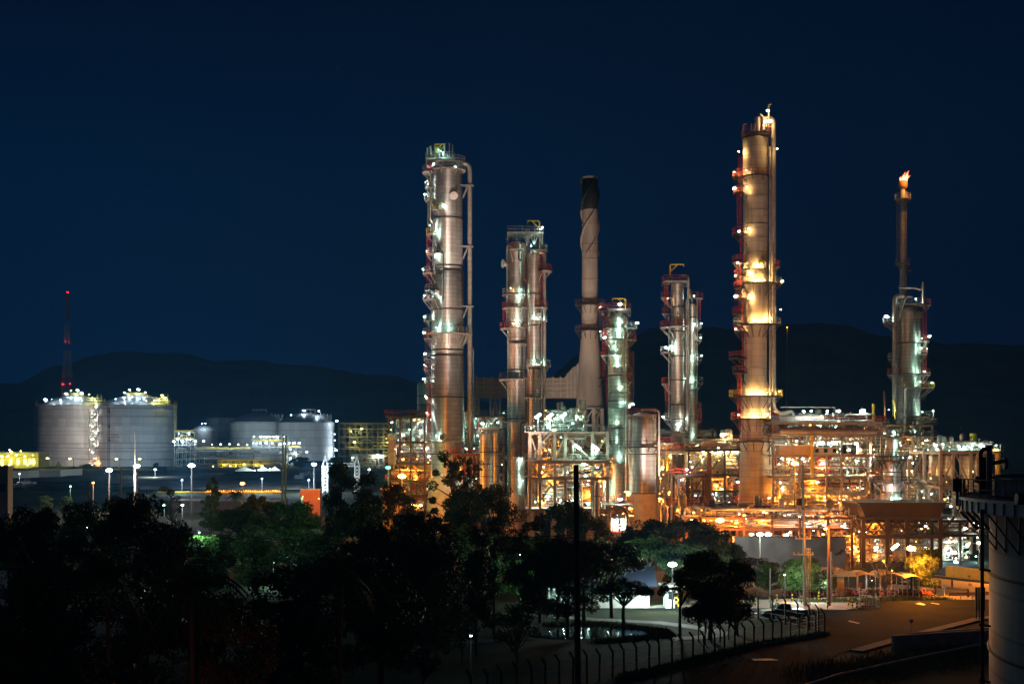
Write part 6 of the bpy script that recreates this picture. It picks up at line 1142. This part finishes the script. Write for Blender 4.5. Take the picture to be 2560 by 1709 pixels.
mb = MB(); mb.box(a.x, b.x, 163.6, 163.75, 0, .9); ob("low_wall", mb, M_['white'], t)
for x in (1375, 1410, 1470, 1520, 1545, 1580, 1610): lamp(t, W(x, 1470, 166), 'te', .06, 420, (0, 0, -.2))
mb = MB(); 
for x in (1415, 1460, 1560, 1590): p = W(x, 0, 169.9); mb.box(p.x - .9, p.x + .9, 169.9, 170, .9, 2.2)
ob("window", mb, M_['glass'], t)
# dark-roofed carport at left behind trees
t = thing("car_shelter", "dim low shelter with white strip lamps glimpsed behind the palm crowns", "shelter", G(350, 1560)); mb = MB(); a, b = W(290, 1480, 148), W(430, 1480, 148); mb.box(a.x, b.x, 148, 156, a.z, a.z + .2); ob("roof", mb, M_['ceram'], t)
for x in (a.x + .2, b.x - .2): mb = MB(); mb.bar((x, 149, 0), (x, 149, a.z), .15); ob("post", mb, M_['galv'], t)
lamp(t, W(364, 1473, 147), 'bl', .3, 120, (0, -.4, -.3)); lamp(t, W(420, 1520, 152), 'bl', .08, 160)

# ------------------------------------------------------------------ vehicles
def pickup(label, loc, rot, m, sc_=1.0, flip=1):
    rt = thing("pickup_truck", label, "pickup truck", (0, 0, 0)); body = [(-2.6, .42), (-2.6, .95), (-.55, 1.0), (-.5, 1.02), (1.05, 1.02), (1.25, .98), (2.35, .86), (2.55, .62), (2.55, .38), (1.9, .33), (-2.2, .36)]
    mb = MB(); mb.prism(body, -.88, .88); ob("body", mb, M_[m], rt)
    mb = MB(); cab = [(-.62, 1.0), (-.5, 1.62), (.35, 1.68), (.6, 1.6), (1.25, 1.0)]; v0 = [(x, -.84, z) if z < 1.1 else (x, -.68, z) for x, z in cab]; v1 = [(x, -y, z) for x, y, z in v0]; n = 5
    mb.add(v0 + v1, [tuple(range(n)), tuple(range(2 * n - 1, n - 1, -1))] + [(i, i + n, (i + 1) % n + n, (i + 1) % n) for i in range(n)]); ob("cabin", mb, M_[m], rt)
    for sgn in (-1, 1):
        for q in ([(-.46, 1.08), (-.4, 1.52), (.1, 1.56), (.1, 1.08)], [(.18, 1.08), (.18, 1.56), (.5, 1.52), (1.0, 1.1)]):
            mb = MB(); mb.add([(x, sgn * (.85 - (z - 1.0) * .26), z) for x, z in q], [(0, 1, 2, 3)]); ob("side_window", mb, M_['glass'], rt)
        mb = MB(); mb.box(2.38, 2.57, sgn * .78 - .12, sgn * .78 + .12, .62, .8); ob("headlight", mb, M_['white'], rt)
        mb = MB(); mb.box(-2.62, -2.5, sgn * .8 - .07, sgn * .8 + .07, .6, .92); ob("tail_light", mb, M_['red'], rt)
        mb = MB(); mb.box(.95, 1.1, sgn * 1.0 - .1, sgn * 1.0 + .1, 1.02, 1.2); ob("mirror", mb, M_[m], rt)
        for x in (-1.65, 1.65):
            mb = MB(); mb.tube([(x, sgn * .9 - .11, .37), (x, sgn * .9 + .11, .37)], .37, 20); w_ = ob("wheel", mb, M_['tyre'], rt); mb = MB(); mb.tube([(x, sgn * 1.0 - .02, .37), (x, sgn * 1.0 + .03, .37)], .21, 12); ob("rim", mb, M_['galv'], w_)
    mb = MB(); mb.add([(1.27, -.75, 1.04), (1.27, .75, 1.04), (.63, .62, 1.61), (.63, -.62, 1.61)], [(0, 1, 2, 3)]); ob("windscreen", mb, M_['glass'], rt)
    mb = MB(); mb.box(-2.5, -.7, -.78, .78, .955, .965); ob("cargo_bed", mb, M_['black'], rt); mb = MB(); mb.box(2.5, 2.66, -.85, .85, .36, .6); mb.box(-2.72, -2.58, -.8, .8, .38, .55); ob("bumper", mb, M_['dark'], rt)
    rt.location = loc; rt.rotation_euler = (0, 0, rot); rt.scale = (sc_,) * 3; return rt
pickup("dark grey pickup truck parked on the forecourt behind bent fence posts", G(1960, 1546) + Vector((0, 0, .05)), R(186), 'carg', 1.02)
bl_ = thing('park_lamp', 'added orange lamp, out of view, lighting the brownish blossoming tree', 'street lamp', Vector((-15.5, 66, 0))); mb = MB(); mb.tube([(-15.5, 66, 0), (-15.5, 66, .9)], .08, 8); ob('post', mb, M_['dark'], bl_); lamp(bl_, (-15.5, 66, 1.2), 'na', .1, 260, (0, .2, .5), False)  # lamp added below the visible area to bring out the blossoming tree
p_ = T(67, 1217); pickup("small white pickup on the orange-lit road at far left", p_ + Vector((0, 0, .8)), R(4), 'white', 1.5)
for i, (x, y) in enumerate(((562, 1193), (581, 1192), (605, 1192))):
    p_ = T(x, y); t = pickup("dark vehicle parked beyond the sand bank, %s of three" % ("left", "middle", "right")[i], p_ + Vector((0, 0, .6)), R(80), 'carg', 1.25)
t = thing("excavator", "small pale digger parked on top of the sand bank", "excavator", T(750, 1203)); p = T(750, 1203); mb = MB(); mb.box(p.x - 3, p.x + 3, p.y - 1.5, p.y + 1.5, p.z, p.z + 1.2); ob("track", mb, M_['dark'], t); mb = MB(); mb.box(p.x - 2.4, p.x + 1.8, p.y - 1.3, p.y + 1.3, p.z + 1.3, p.z + 3); mb.box(p.x, p.x + 1.8, p.y - 1.3, p.y, p.z + 3, p.z + 4); ob("cab", mb, M_['teal'], t); mb = MB(); mb.tube([(p.x + 1.5, p.y, p.z + 2.5), (p.x + 4.5, p.y, p.z + 4.5), (p.x + 6.5, p.y, p.z + 1)], .3, 6); ob("boom", mb, M_['yel'], t)

# ------------------------------------------------------------------ fence of bent concrete posts
fr_ = thing("security_fence", "security fence of bent-topped concrete posts running from the road corner into the dark foreground", "fence", (18, 124, 0))
fr2 = thing("security_fence", "short run of tall bent-topped posts in front of the dark pickup", "fence", (28, 146, 0))
def fpost(rt, x, y, h, dx, dy):
    mb = MB(); x += rnd.uniform(-.06, .06); l_ = rnd.uniform(-.05, .05); h += rnd.uniform(-.08, .08); mb.bar((x, y, 0), (x + l_, y, h - .45), .15); mb.bar((x + l_, y, h - .48), (x + l_ + dx, y + dy, h), .13); ob("post", mb, M_['brown'], rt)
P1, P2 = Vector((30.7, 140)), Vector((17.7, 124.5)); dv = (P2 - P1) / 12; prev = None; wb = MB()
for i in range(32):
    p = P1 + dv * i; h = 2.55; fpost(fr_, p.x, p.y, h, -.3, .25)
    if prev is not None:
        for z in (.3, .9, 1.5, 2.05): wb.bar((prev.x, prev.y, z), (p.x, p.y, z), .018)
    prev = p
wb2 = MB(); prev = None
for i, (x, y) in enumerate(((30.5, 141.5), (30.0, 143.5), (29.2, 145.6), (28.4, 147.8), (27.4, 150), (26.4, 152.4), (24.0, 158), (22.4, 163), (20.8, 168))):
    fpost(fr2, x, y, 2.85, -.3, .1)
    if prev is not None:
        for z in (.3, .9, 1.5, 2.2): wb2.bar((prev[0], prev[1], z), (x, y, z), .018)
    prev = (x, y)
ob("wire", wb, M_['galv'], fr_); ob("wire", wb2, M_['galv'], fr2)

# ------------------------------------------------------------------ trees
def leafcloud(clumps, n, size, rr, flat=.7):
    mb_v = []; mb_f = []
    for (c, r) in clumps:
        c = Vector(c)
        for i in range(n):
            v = Vector((rr.gauss(0, 1), rr.gauss(0, 1), rr.gauss(0, 1))); v.normalize(); v *= r * rr.uniform(.35, 1.05) ** .6; v.z *= flat; p = c + v
            u = Vector((rr.gauss(0, 1), rr.gauss(0, 1), rr.gauss(0, .6))).normalized(); w_ = u.orthogonal().normalized(); w_ = (w_ * math.cos(1.3) + u.cross(w_) * rr.uniform(-1, 1)).normalized(); s_ = size * rr.uniform(.6, 1.3); o = len(mb_v)
            mb_v += [p - u * s_, p - w_ * s_ * .42, p + u * s_, p + w_ * s_ * .42]; mb_f.append((o, o + 1, o + 2, o + 3))
    return mb_v, mb_f
def tree_proto(kind, seed, leafm):
    """unit: crown about 10 wide, tree 10 tall"""
    rr = random.Random(seed); tr = MB(); cl = []
    if kind == 'broad':
        tr.tube([(0, 0, 0), (.1, 0, 1.5), (0, .1, 3.5), (.1, 0, 6)], 1, 8, True, [.32, .25, .2, .1])
        for i in range(46):
            a = rr.uniform(0, 6.28); z = rr.uniform(2.2, 8.9); q = math.sqrt(max(.05, 1 - ((z - 5.2) / 4.3) ** 2)) * 4.3 * rr.uniform(.2, 1); c = (q * math.cos(a), q * math.sin(a), z); cl.append((c, rr.uniform(.9, 1.5)))
            if i < 10: tr.tube([(0, 0, rr.uniform(1.8, 4)), (c[0] * .5, c[1] * .5, z * .8), c], 1, 5, True, [.12, .07, .03])
        n, s_ = 330, .17
    elif kind == 'umbrella':
        tr.tube([(0, 0, 0), (.2, 0, 2.5), (0, 0, 5)], 1, 8, True, [.35, .28, .2])
        for i in range(34):
            a = rr.uniform(0, 6.28); q = 4.8 * math.sqrt(rr.random()); z = 8.6 - (q / 4.8) ** 2 * 2.6 + rr.uniform(-.8, .4); c = (q * math.cos(a), q * math.sin(a), z); cl.append((c, rr.uniform(.8, 1.25)))
            if i < 14: tr.tube([(0, 0, 4), (c[0] * .5, c[1] * .5, 6), c], 1, 5, True, [.14, .09, .03])
        n, s_ = 330, .16
    elif kind == 'layer':
        tr.tube([(0, 0, 0), (.15, 0, 3), (-.1, 0, 6), (.1, 0, 9.6)], 1, 8, True, [.22, .17, .12, .04])
        for i in range(30):
            z = 3.0 + 6.6 * i / 30; a = rr.uniform(0, 6.28); q = rr.uniform(.5, 3.6) * (1.05 - abs(z - 6) / 6.5); c = (q * math.cos(a), q * math.sin(a), z + .4); cl.append((c, rr.uniform(.4, .8))); tr.tube([(0, 0, z - .8), c], 1, 5, True, [.08, .03])
        n, s_ = 150, .15
    elif kind == 'conifer':
        tr.tube([(0, 0, 0), (0, 0, 9.6)], 1, 8, True, [.3, .05])
        for i in range(44):
            z = 1.5 + 8.2 * i / 44; a = rr.uniform(0, 6.28); q = 2.9 * (1.04 - z / 10) ** .8 * rr.uniform(.4, 1.1); cl.append(((q * math.cos(a), q * math.sin(a), z), rr.uniform(.5, 1.0) * (1.25 - z / 12)))
        n, s_ = 220, .17
    elif kind == 'tall':
        tr.tube([(0, 0, 0), (.1, 0, 5), (0, 0, 8)], 1, 8, True, [.3, .22, .08])
        for i in range(36):
            z = rr.uniform(2.4, 9.2); a = rr.uniform(0, 6.28); q = rr.uniform(.3, 2.6) * (1.1 - abs(z - 6) / 7); c = (q * math.cos(a), q * math.sin(a), z); cl.append((c, rr.uniform(.7, 1.2)))
            if i < 8: tr.tube([(0, 0, z - 1), c], 1, 5, True, [.1, .03])
        n, s_ = 280, .17
    elif kind == 'open':
        tr.tube([(0, 0, 0), (.2, 0, 1.6), (0, .1, 3.4)], 1, 8, True, [.2, .16, .12])
        for i in range(24):
            a = rr.uniform(0, 6.28); z = rr.uniform(3.6, 9.2); q = rr.uniform(1.2, 4.2) * (1.1 - abs(z - 6) / 6); c = (q * math.cos(a), q * math.sin(a), z); cl.append((c, rr.uniform(.6, 1.15))); tr.tube([(0, 0, rr.uniform(1.5, 3.4)), (c[0] * .45, c[1] * .45, z * .65), c], 1, 5, True, [.1, .06, .02])
        n, s_ = 230, .15
    elif kind == 'bare':
        tr.tube([(0, 0, 0), (.1, 0, 2.2), (0, 0, 4)], 1, 6, True, [.16, .12, .08]); tips = []
        for i in range(24):
            a = rr.uniform(0, 6.28); e = Vector((math.cos(a) * rr.uniform(1, 3), math.sin(a) * rr.uniform(1, 3), rr.uniform(6, 9.6))); st = Vector((0, 0, rr.uniform(1.5, 4))); m_ = st.lerp(e, .5) + Vector((0, 0, -.5)); tr.tube([st, m_, e], 1, 4, False, [.07, .045, .02])
            for j in range(6): q = m_.lerp(e, rr.random()); tr.tube([q, q + Vector((rr.uniform(-1, 1), rr.uniform(-1, 1), rr.uniform(.3, 1.4)))], 1, 3, False, [.025, .012]); tips.append((tuple(q), .6))
        cl = tips[::3]; n, s_ = 7, .12
    elif kind == 'palm':
        tr.tube([(0, 0, 0), (.3, 0, 3), (.2, 0, 7)], 1, 8, True, [.22, .15, .13]); cr = MB()
        for i in range(22):
            a = 6.28 * i / 22 + rr.uniform(-.1, .1); el = rr.uniform(-.1, 1.2); L_ = rr.uniform(3.2, 4.2); pts = []
            for j in range(10):
                t = j / 9; r_ = L_ * t * math.cos(el * (1 - t * .3)); z = 7 + L_ * (math.sin(el) * t - .62 * t * t); pts.append(Vector((.2 + r_ * math.cos(a), r_ * math.sin(a), z)))
            sd = Vector((-math.sin(a), math.cos(a), 0))
            for j in range(9):
                for h_ in (0, .5):
                    p = pts[j].lerp(pts[j + 1], h_); dr = (pts[j + 1] - pts[j]).normalized(); ll = .95 * math.sin(math.pi * min(1, (j + h_ + 1.5) / 11)) + .1
                    for sg in (-1, 1): e = p + sd * sg * ll + dr * .35 - Vector((0, 0, .35 * ll)); cr.add([p, p + dr * .09, e, e - dr * .02], [(0, 1, 2, 3)])
            cr.tube(pts, .04, 4)
        rt = thing("palm_tree", "x", "tree", (0, 0, 0)); ob("crown", cr, M_[leafm], rt); ob("trunk", tr, M_['bark'], rt); return rt
    v, f = leafcloud(cl, n, s_, rr); cr = MB(); cr.v = v; cr.f = f; cr.sm = [False] * len(f)
    rt = thing({'conifer': 'pine_tree', 'bare': 'bare_tree'}.get(kind, 'leafy_tree'), "x", "tree", (0, 0, 0)); ob("crown", cr, M_[leafm], rt); ob("trunk", tr, M_['bare' if kind == 'bare' else 'bark'], rt); return rt
PROTO = {}
def tree(kind, px, ytop, wpx, d, label, leafm='leaf', seed=1, group=None, ybase=None):
    if ybase: d = G(px, ybase).y
    key = (kind, leafm, seed); g = max(0, zt(0, d)); p = W(px, ytop, d); h = p.z - g; wd = {'broad': 9.6, 'umbrella': 10.8, 'layer': 7.2, 'conifer': 6.2, 'tall': 6.6, 'open': 8.6, 'bare': 5.6, 'palm': 8.2}[kind]
    top = {'palm': 8.6, 'bare': 9.8, 'umbrella': 9.4}.get(kind, 9.8)
    if key not in PROTO: t = PROTO[key] = tree_proto(kind, seed * 7 + len(kind), leafm)
    else: t = copy_tree(PROTO[key])
    sxy = wpx * d / F / wd; t.location = (p.x, d, g - .1); t.scale = (sxy, sxy, h / top); t.rotation_euler = (0, 0, rnd.uniform(0, 6.28)); t["label"] = label; t["category"] = "tree"
    if group: t["group"] = group
    return t
TR = [
 ('broad', 85, 1252, 230, 125, "broad dark tree at the far left below the boundary wall", 'leaf', 1), ('broad', 215, 1240, 170, 150, "broad dark tree second from the left, its right side catching yellow-green light", 'leaf', 2),
 ('broad', 345, 1222, 240, 128, "big round black tree in front of the two warm floodlights", 'leaf', 3), ('broad', 425, 1290, 170, 135, "dark tree right of the big round black one, beside a park lamp", 'leaf', 1),
 ('open', 430, 1213, 90, 330, "thin flat-topped tree beyond the dark ones, below the sand bank", 'leaf3', 1), ('conifer', 530, 1190, 84, 310, "dim conical tree standing before the sand bank", 'leaf', 1), ('palm', 20, 1285, 140, 110, "dark palm crown at the left edge of the frame", 'leaf', 1),
 ('broad', 520, 1330, 150, 168, "bright green lit tree beside the hidden garden lamp", 'leaf2', 2), ('broad', 610, 1262, 190, 200, "broad dim green tree left of the round one", 'leaf3', 3), ('broad', 725, 1246, 200, 205, "round green-tinged tree below the twin concrete poles", 'leaf2', 1), ('umbrella', 640, 1232, 90, 290, "small flat-crowned tree behind the dim green ones", 'leaf', 2),
 ('palm', 590, 1220, 60, 330, "small palm beyond the low dim building", 'leaf', 1), ('tall', 851, 1152, 128, 235, "tall dark tree hiding the right gantry tower, left one of two", 'leaf', 1), ('tall', 925, 1170, 120, 232, "tall dark tree hiding the right gantry tower, right one of two", 'leaf', 2), ('broad', 990, 1200, 110, 240, "bushy dark tree before the orange filter house", 'leaf3', 2),
 ('broad', 905, 1250, 220, 170, "wide dark tree beneath the two tall ones", 'leaf', 3), ('broad', 1050, 1270, 210, 150, "wide black tree below the heater with a reddish lit rim", 'leaf', 1), ('broad', 960, 1300, 260, 120, "very wide black tree in the middle of the dark grove", 'leaf', 2),
 ('layer', 1135, 1136, 165, 225, "tall open-layered tree standing before the leftmost silver tower", 'leaf3', 1), ('layer', 1178, 1150, 110, 228, "slimmer layered tree just right of the tall open-layered one", 'leaf3', 2), ('broad', 1160, 1215, 130, 205, "mid-sized dim green tree under the layered tree", 'leaf3', 1), ('broad', 1240, 1204, 150, 215, "rounded dim tree before the second silver tower", 'leaf3', 3), ('open', 1175, 1290, 150, 170, "thin tree with bright leaf specks below the layered trees", 'leaf2', 2),
 ('umbrella', 1417, 1248, 196, 205, "dark dome-shaped tree before the concrete frame, cut by the dark pole", 'leaf', 1), ('open', 1320, 1290, 150, 150, "airy dark park tree left of the dome-shaped one", 'leaf', 3), ('layer', 1235, 1300, 120, 140, "slim dark park tree with layered branches left of the airy one", 'leaf', 3), ('broad', 1350, 1370, 170, 150, "dark park tree in front of the blue-roofed building, left of the dark pole", 'leaf', 2), ('broad', 1300, 1395, 140, 172, "green speckled tree beside the hidden lamp left of the path", 'leaf2', 3),
 ('broad', 1480, 1340, 150, 158, "dark park tree just right of the dark pole", 'leaf', 1), ('broad', 1420, 1385, 170, 146, "spreading dark park tree hiding the blue-roofed building", 'leaf', 3), ('umbrella', 1560, 1440, 170, 146, "dark tree whose gaps show the white-lit shop building", 'leaf', 2), ('broad', 1588, 1372, 85, 181, "bright green flowering bush tree left of the white floodlight", 'leaf2', 1),
 ('open', 1500, 1290, 130, 200, "thin dark tree below the orange base of the drum", 'leaf', 1), ('umbrella', 1690, 1279, 270, 190, "very wide dome-shaped dark tree above the white floodlight", 'leaf', 3), ('broad', 1760, 1330, 170, 178, "dark speckled tree right of the white floodlight", 'leaf3', 2),
 ('broad', 1775, 1365, 190, 136, "big black tree beside the road with several slim trunks", 'leaf', 2), ('broad', 1840, 1390, 130, 140, "black tree at the road corner left of the bent posts", 'leaf', 3), ('umbrella', 1700, 1420, 130, 140, "smaller black tree left of the road corner", 'leaf', 1), ('open', 1870, 1370, 130, 190, "thin dim tree before the left end of the blank wall", 'leaf3', 2),
 ('broad', 2000, 1386, 130, 174, "bright green street tree lit from the left by the forecourt lamp", 'leaf2', 2), ('broad', 2055, 1420, 80, 176, "small orange-lit bushy tree right of the concrete power pole", 'leaf3', 1), ('bare', 2210, 1370, 90, 168, "bare-branched pale tree in front of the curved shelters", 'leaf3', 1), ('broad', 2310, 1362, 110, 178, "round orange-tinged tree just right of the orange street lamp", 'leaf3', 2), ('bare', 2095, 1400, 50, 180, "small bare tree against the blank plant wall", 'leaf3', 2), ('open', 2185, 1440, 50, 172, "small sapling between the shelters", 'leaf3', 3),
 ('broad', 40, 1300, 170, 190, "dim tree in the second row at the far left", 'leaf3', 2), ('broad', 150, 1300, 160, 200, "dim tree in the second row, left of the garden lamp", 'leaf', 1), ('broad', 275, 1290, 150, 205, "dark tree behind the big round black one, left side", 'leaf', 2), ('broad', 560, 1330, 150, 188, "dim green tree right of the brightly lit one", 'leaf3', 1), ('broad', 640, 1340, 160, 180, "dark green tree behind the lit lawn", 'leaf', 3), ('broad', 790, 1330, 170, 185, "dark tree right of the lit lawn", 'leaf', 2), ('broad', 860, 1350, 180, 170, "dark tree under the two tall ones, lower left", 'leaf', 1),
 ('broad', 1010, 1330, 180, 175, "dark tree below the heater trees", 'leaf', 3), ('broad', 1110, 1350, 170, 165, "dark tree in the middle rows behind the slim tall one", 'leaf', 2), ('broad', 1210, 1370, 150, 168, "dark tree left of the hidden lamp by the path", 'leaf', 1), ('broad', 1270, 1330, 130, 190, "dim tree before the low end of the concrete frame", 'leaf3', 2), ('umbrella', 1590, 1330, 150, 195, "dark flat tree left of the very wide dome-shaped one", 'leaf', 2),
 ('umbrella', 1625, 1335, 170, 173, "dark rounded park tree standing over the guard hut", 'leaf', 1), ('umbrella', 1530, 1335, 170, 154, "dark rounded park tree over the middle of the shop roof", 'leaf', 3), ('umbrella', 1460, 1345, 170, 150, "dark rounded park tree over the left part of the shop roof", 'leaf', 2), ('umbrella', 1395, 1335, 170, 152, "dark rounded park tree left of the shop, right behind the airy one", 'leaf', 1), ('broad', 1720, 1350, 200, 170, "dark tree filling the gap behind the guard hut", 'leaf3', 1), ('broad', 1820, 1350, 130, 185, "dim tree against the left part of the blank plant wall", 'leaf', 3), ('broad', 1925, 1400, 90, 178, "small dark tree left of the bright green street tree", 'leaf', 1), ('open', 1600, 1300, 130, 200, "airy dim tree below the concrete drum base", 'leaf3', 1), ('broad', 1330, 1330, 140, 185, "dim tree below the left end of the concrete frame", 'leaf', 1),
 # near dark grove
 ('palm', 262, 1330, 300, 78, "large black palm in the left foreground, its fronds arching over the lamps", 'leaf', 1), ('palm', 470, 1360, 320, 76, "black palm right of the large one, arching before the green-lit tree", 'leaf', 1), ('broad', 120, 1400, 330, 92, "huge black tree filling the lower left corner", 'leaf', 1), ('broad', 360, 1500, 330, 84, "black tree low in the left foreground beneath the palms", 'leaf', 3),
 ('broad', 560, 1462, 300, 82, "brownish blossoming tree low in the left foreground", 'bloom', 2), ('broad', 750, 1400, 330, 96, "huge black tree in the centre-left foreground", 'leaf', 1), ('palm', 860, 1350, 280, 88, "black palm above the huge trees in the centre-left foreground", 'leaf', 1), ('broad', 950, 1380, 300, 104, "huge black tree in the centre foreground left of the lawn lamp", 'leaf', 2), ('tall', 1190, 1300, 110, 125, "slim tall black tree above the lawn lamp", 'leaf', 2),
 ('broad', 1090, 1340, 230, 118, "black tree left of the slim tall one", 'leaf', 3), ('open', 1290, 1480, 190, 118, "low wide black shrub-like tree left of the pond", 'leaf', 2), ('open', 1060, 1560, 110, 106, "small dim tree on the lawn left of the lawn lamp", 'leaf', 1), ('open', 1155, 1480, 120, 122, "thin black tree behind the lawn lamp", 'leaf', 3), ('broad', 20, 1530, 150, 88, "low black bush tree at the left edge near the shuttered building", 'leaf', 3),
 ('open', 690, 1560, 220, 90, "bare-limbed dark tree at the bottom left of centre", 'leaf', 1), ('broad', 240, 1600, 420, 66, "nearest black foliage along the bottom left edge", 'leaf3', 2),
 # distant ones round the terminal
 ('broad', 92, 1166, 36, 950, "small far tree before the yellow-lit building", 'leaf', 1), ('broad', 118, 1163, 32, 930, "first small far tree from the left before the left tank", 'leaf', 2), ('conifer', 147, 1153, 22, 930, "tiny pointed far tree before the left tank", 'leaf', 1), ('broad', 180, 1164, 36, 930, "round far tree before the middle of the left tank", 'leaf', 3), ('broad', 222, 1158, 50, 925, "mound-like far tree at the foot of the white stair tower", 'leaf', 1), ('broad', 752, 1140, 60, 900, "dark far bush in front of the right dim tank", 'leaf', 2), ('broad', 390, 1155, 18, 900, "tiny far tree before the right big tank", 'leaf', 2), ('broad', 840, 1140, 50, 880, "dark far bush at the foot of the green rack", 'leaf', 3), ('broad', 110, 1236, 46, 420, "small tree beside the far-left road", 'leaf', 1), ('broad', 165, 1238, 40, 415, "second small tree beside the far-left road", 'leaf', 3), ('broad', 20, 1168, 50, 900, "dim far bush at the far left edge below the yellow-lit building", 'leaf', 3), ('broad', 285, 1235, 60, 330, "dim tree before the thick concrete pole", 'leaf3', 3),
]
for (k, px, yt, wp, d, lab, lm, sd) in TR: tree(k, px, yt, wp, d, lab, lm, sd)
# slim trunks beside the park path
for i, x in enumerate((1747, 1763, 1779, 1800, 1822, 1845)):
    p = G(x, (1602, 1610, 1607, 1604, 1598, 1590)[i]); t = tree('open', x, 1440, 80, p.y, "slim young tree in the row beside the park path, %s from the left" % ("first", "second", "third", "fourth", "fifth", "sixth")[i], 'leaf', 1 + i % 3, "young trees beside the park path")
def tufts(name, label, pts, n, wdt, h, m):
    mb = MB(); q = [G(*p) for p in pts]; rr = random.Random(n)
    for i in range(n):
        k = rr.randrange(len(q) - 1); p = q[k].lerp(q[k + 1], rr.random()) + Vector((rr.uniform(-wdt, wdt), rr.uniform(-wdt, wdt), 0)); a = rr.uniform(0, 6.28); u = Vector((math.cos(a), math.sin(a), 0)) * .04; hh = h * rr.uniform(.4, 1.3); l = Vector((rr.uniform(-.2, .2), rr.uniform(-.2, .2), hh)); mb.add([p - u, p + u, p + l], [(0, 1, 2)])
    o = ob(name, mb, M_[m]); tag(o, kind="stuff"); o["label"] = label; o["category"] = "grass"
tufts("grass", "rough grass along the foot of the bent-post fence", [(2062, 1586), (1900, 1612), (1780, 1642), (1680, 1668), (1560, 1695)], 9000, .7, .4, 'grassb'); tufts("grass", "orange-lit verge grass before the shelters and guardrail", [(2010, 1503), (2200, 1499), (2360, 1497)], 5000, 1.4, .35, 'grassb'); tufts("grass", "lit grass round the park pond", [(1380, 1562), (1500, 1560), (1640, 1575), (1660, 1590), (1500, 1604)], 7000, 1.2, .35, 'grassb'); tufts("grass", "dark rough grass in the lower right corner", [(2060, 1690), (2300, 1650), (2480, 1625)], 5000, 4, .5, 'grassb')
# ------------------------------------------------------------------ night haze over the whole site
hm = bpy.data.materials.new("haze_air"); hm.use_nodes = True; n_ = hm.node_tree; n_.nodes.remove(n_.nodes["Principled BSDF"])
pv = n_.nodes.new("ShaderNodeVolumePrincipled"); pv.inputs["Color"].default_value = (.14, .52, 1, 1); pv.inputs["Density"].default_value = HAZE; pv.inputs["Anisotropy"].default_value = .15
n_.links.new(pv.outputs[0], n_.nodes["Material Output"].inputs["Volume"])
mb = MB(); mb.box(-4900, 4900, -290, 5900, -4.5, 420); tag(ob("haze", mb, hm), "thin bluish night haze over the whole plant", None, None, "stuff")
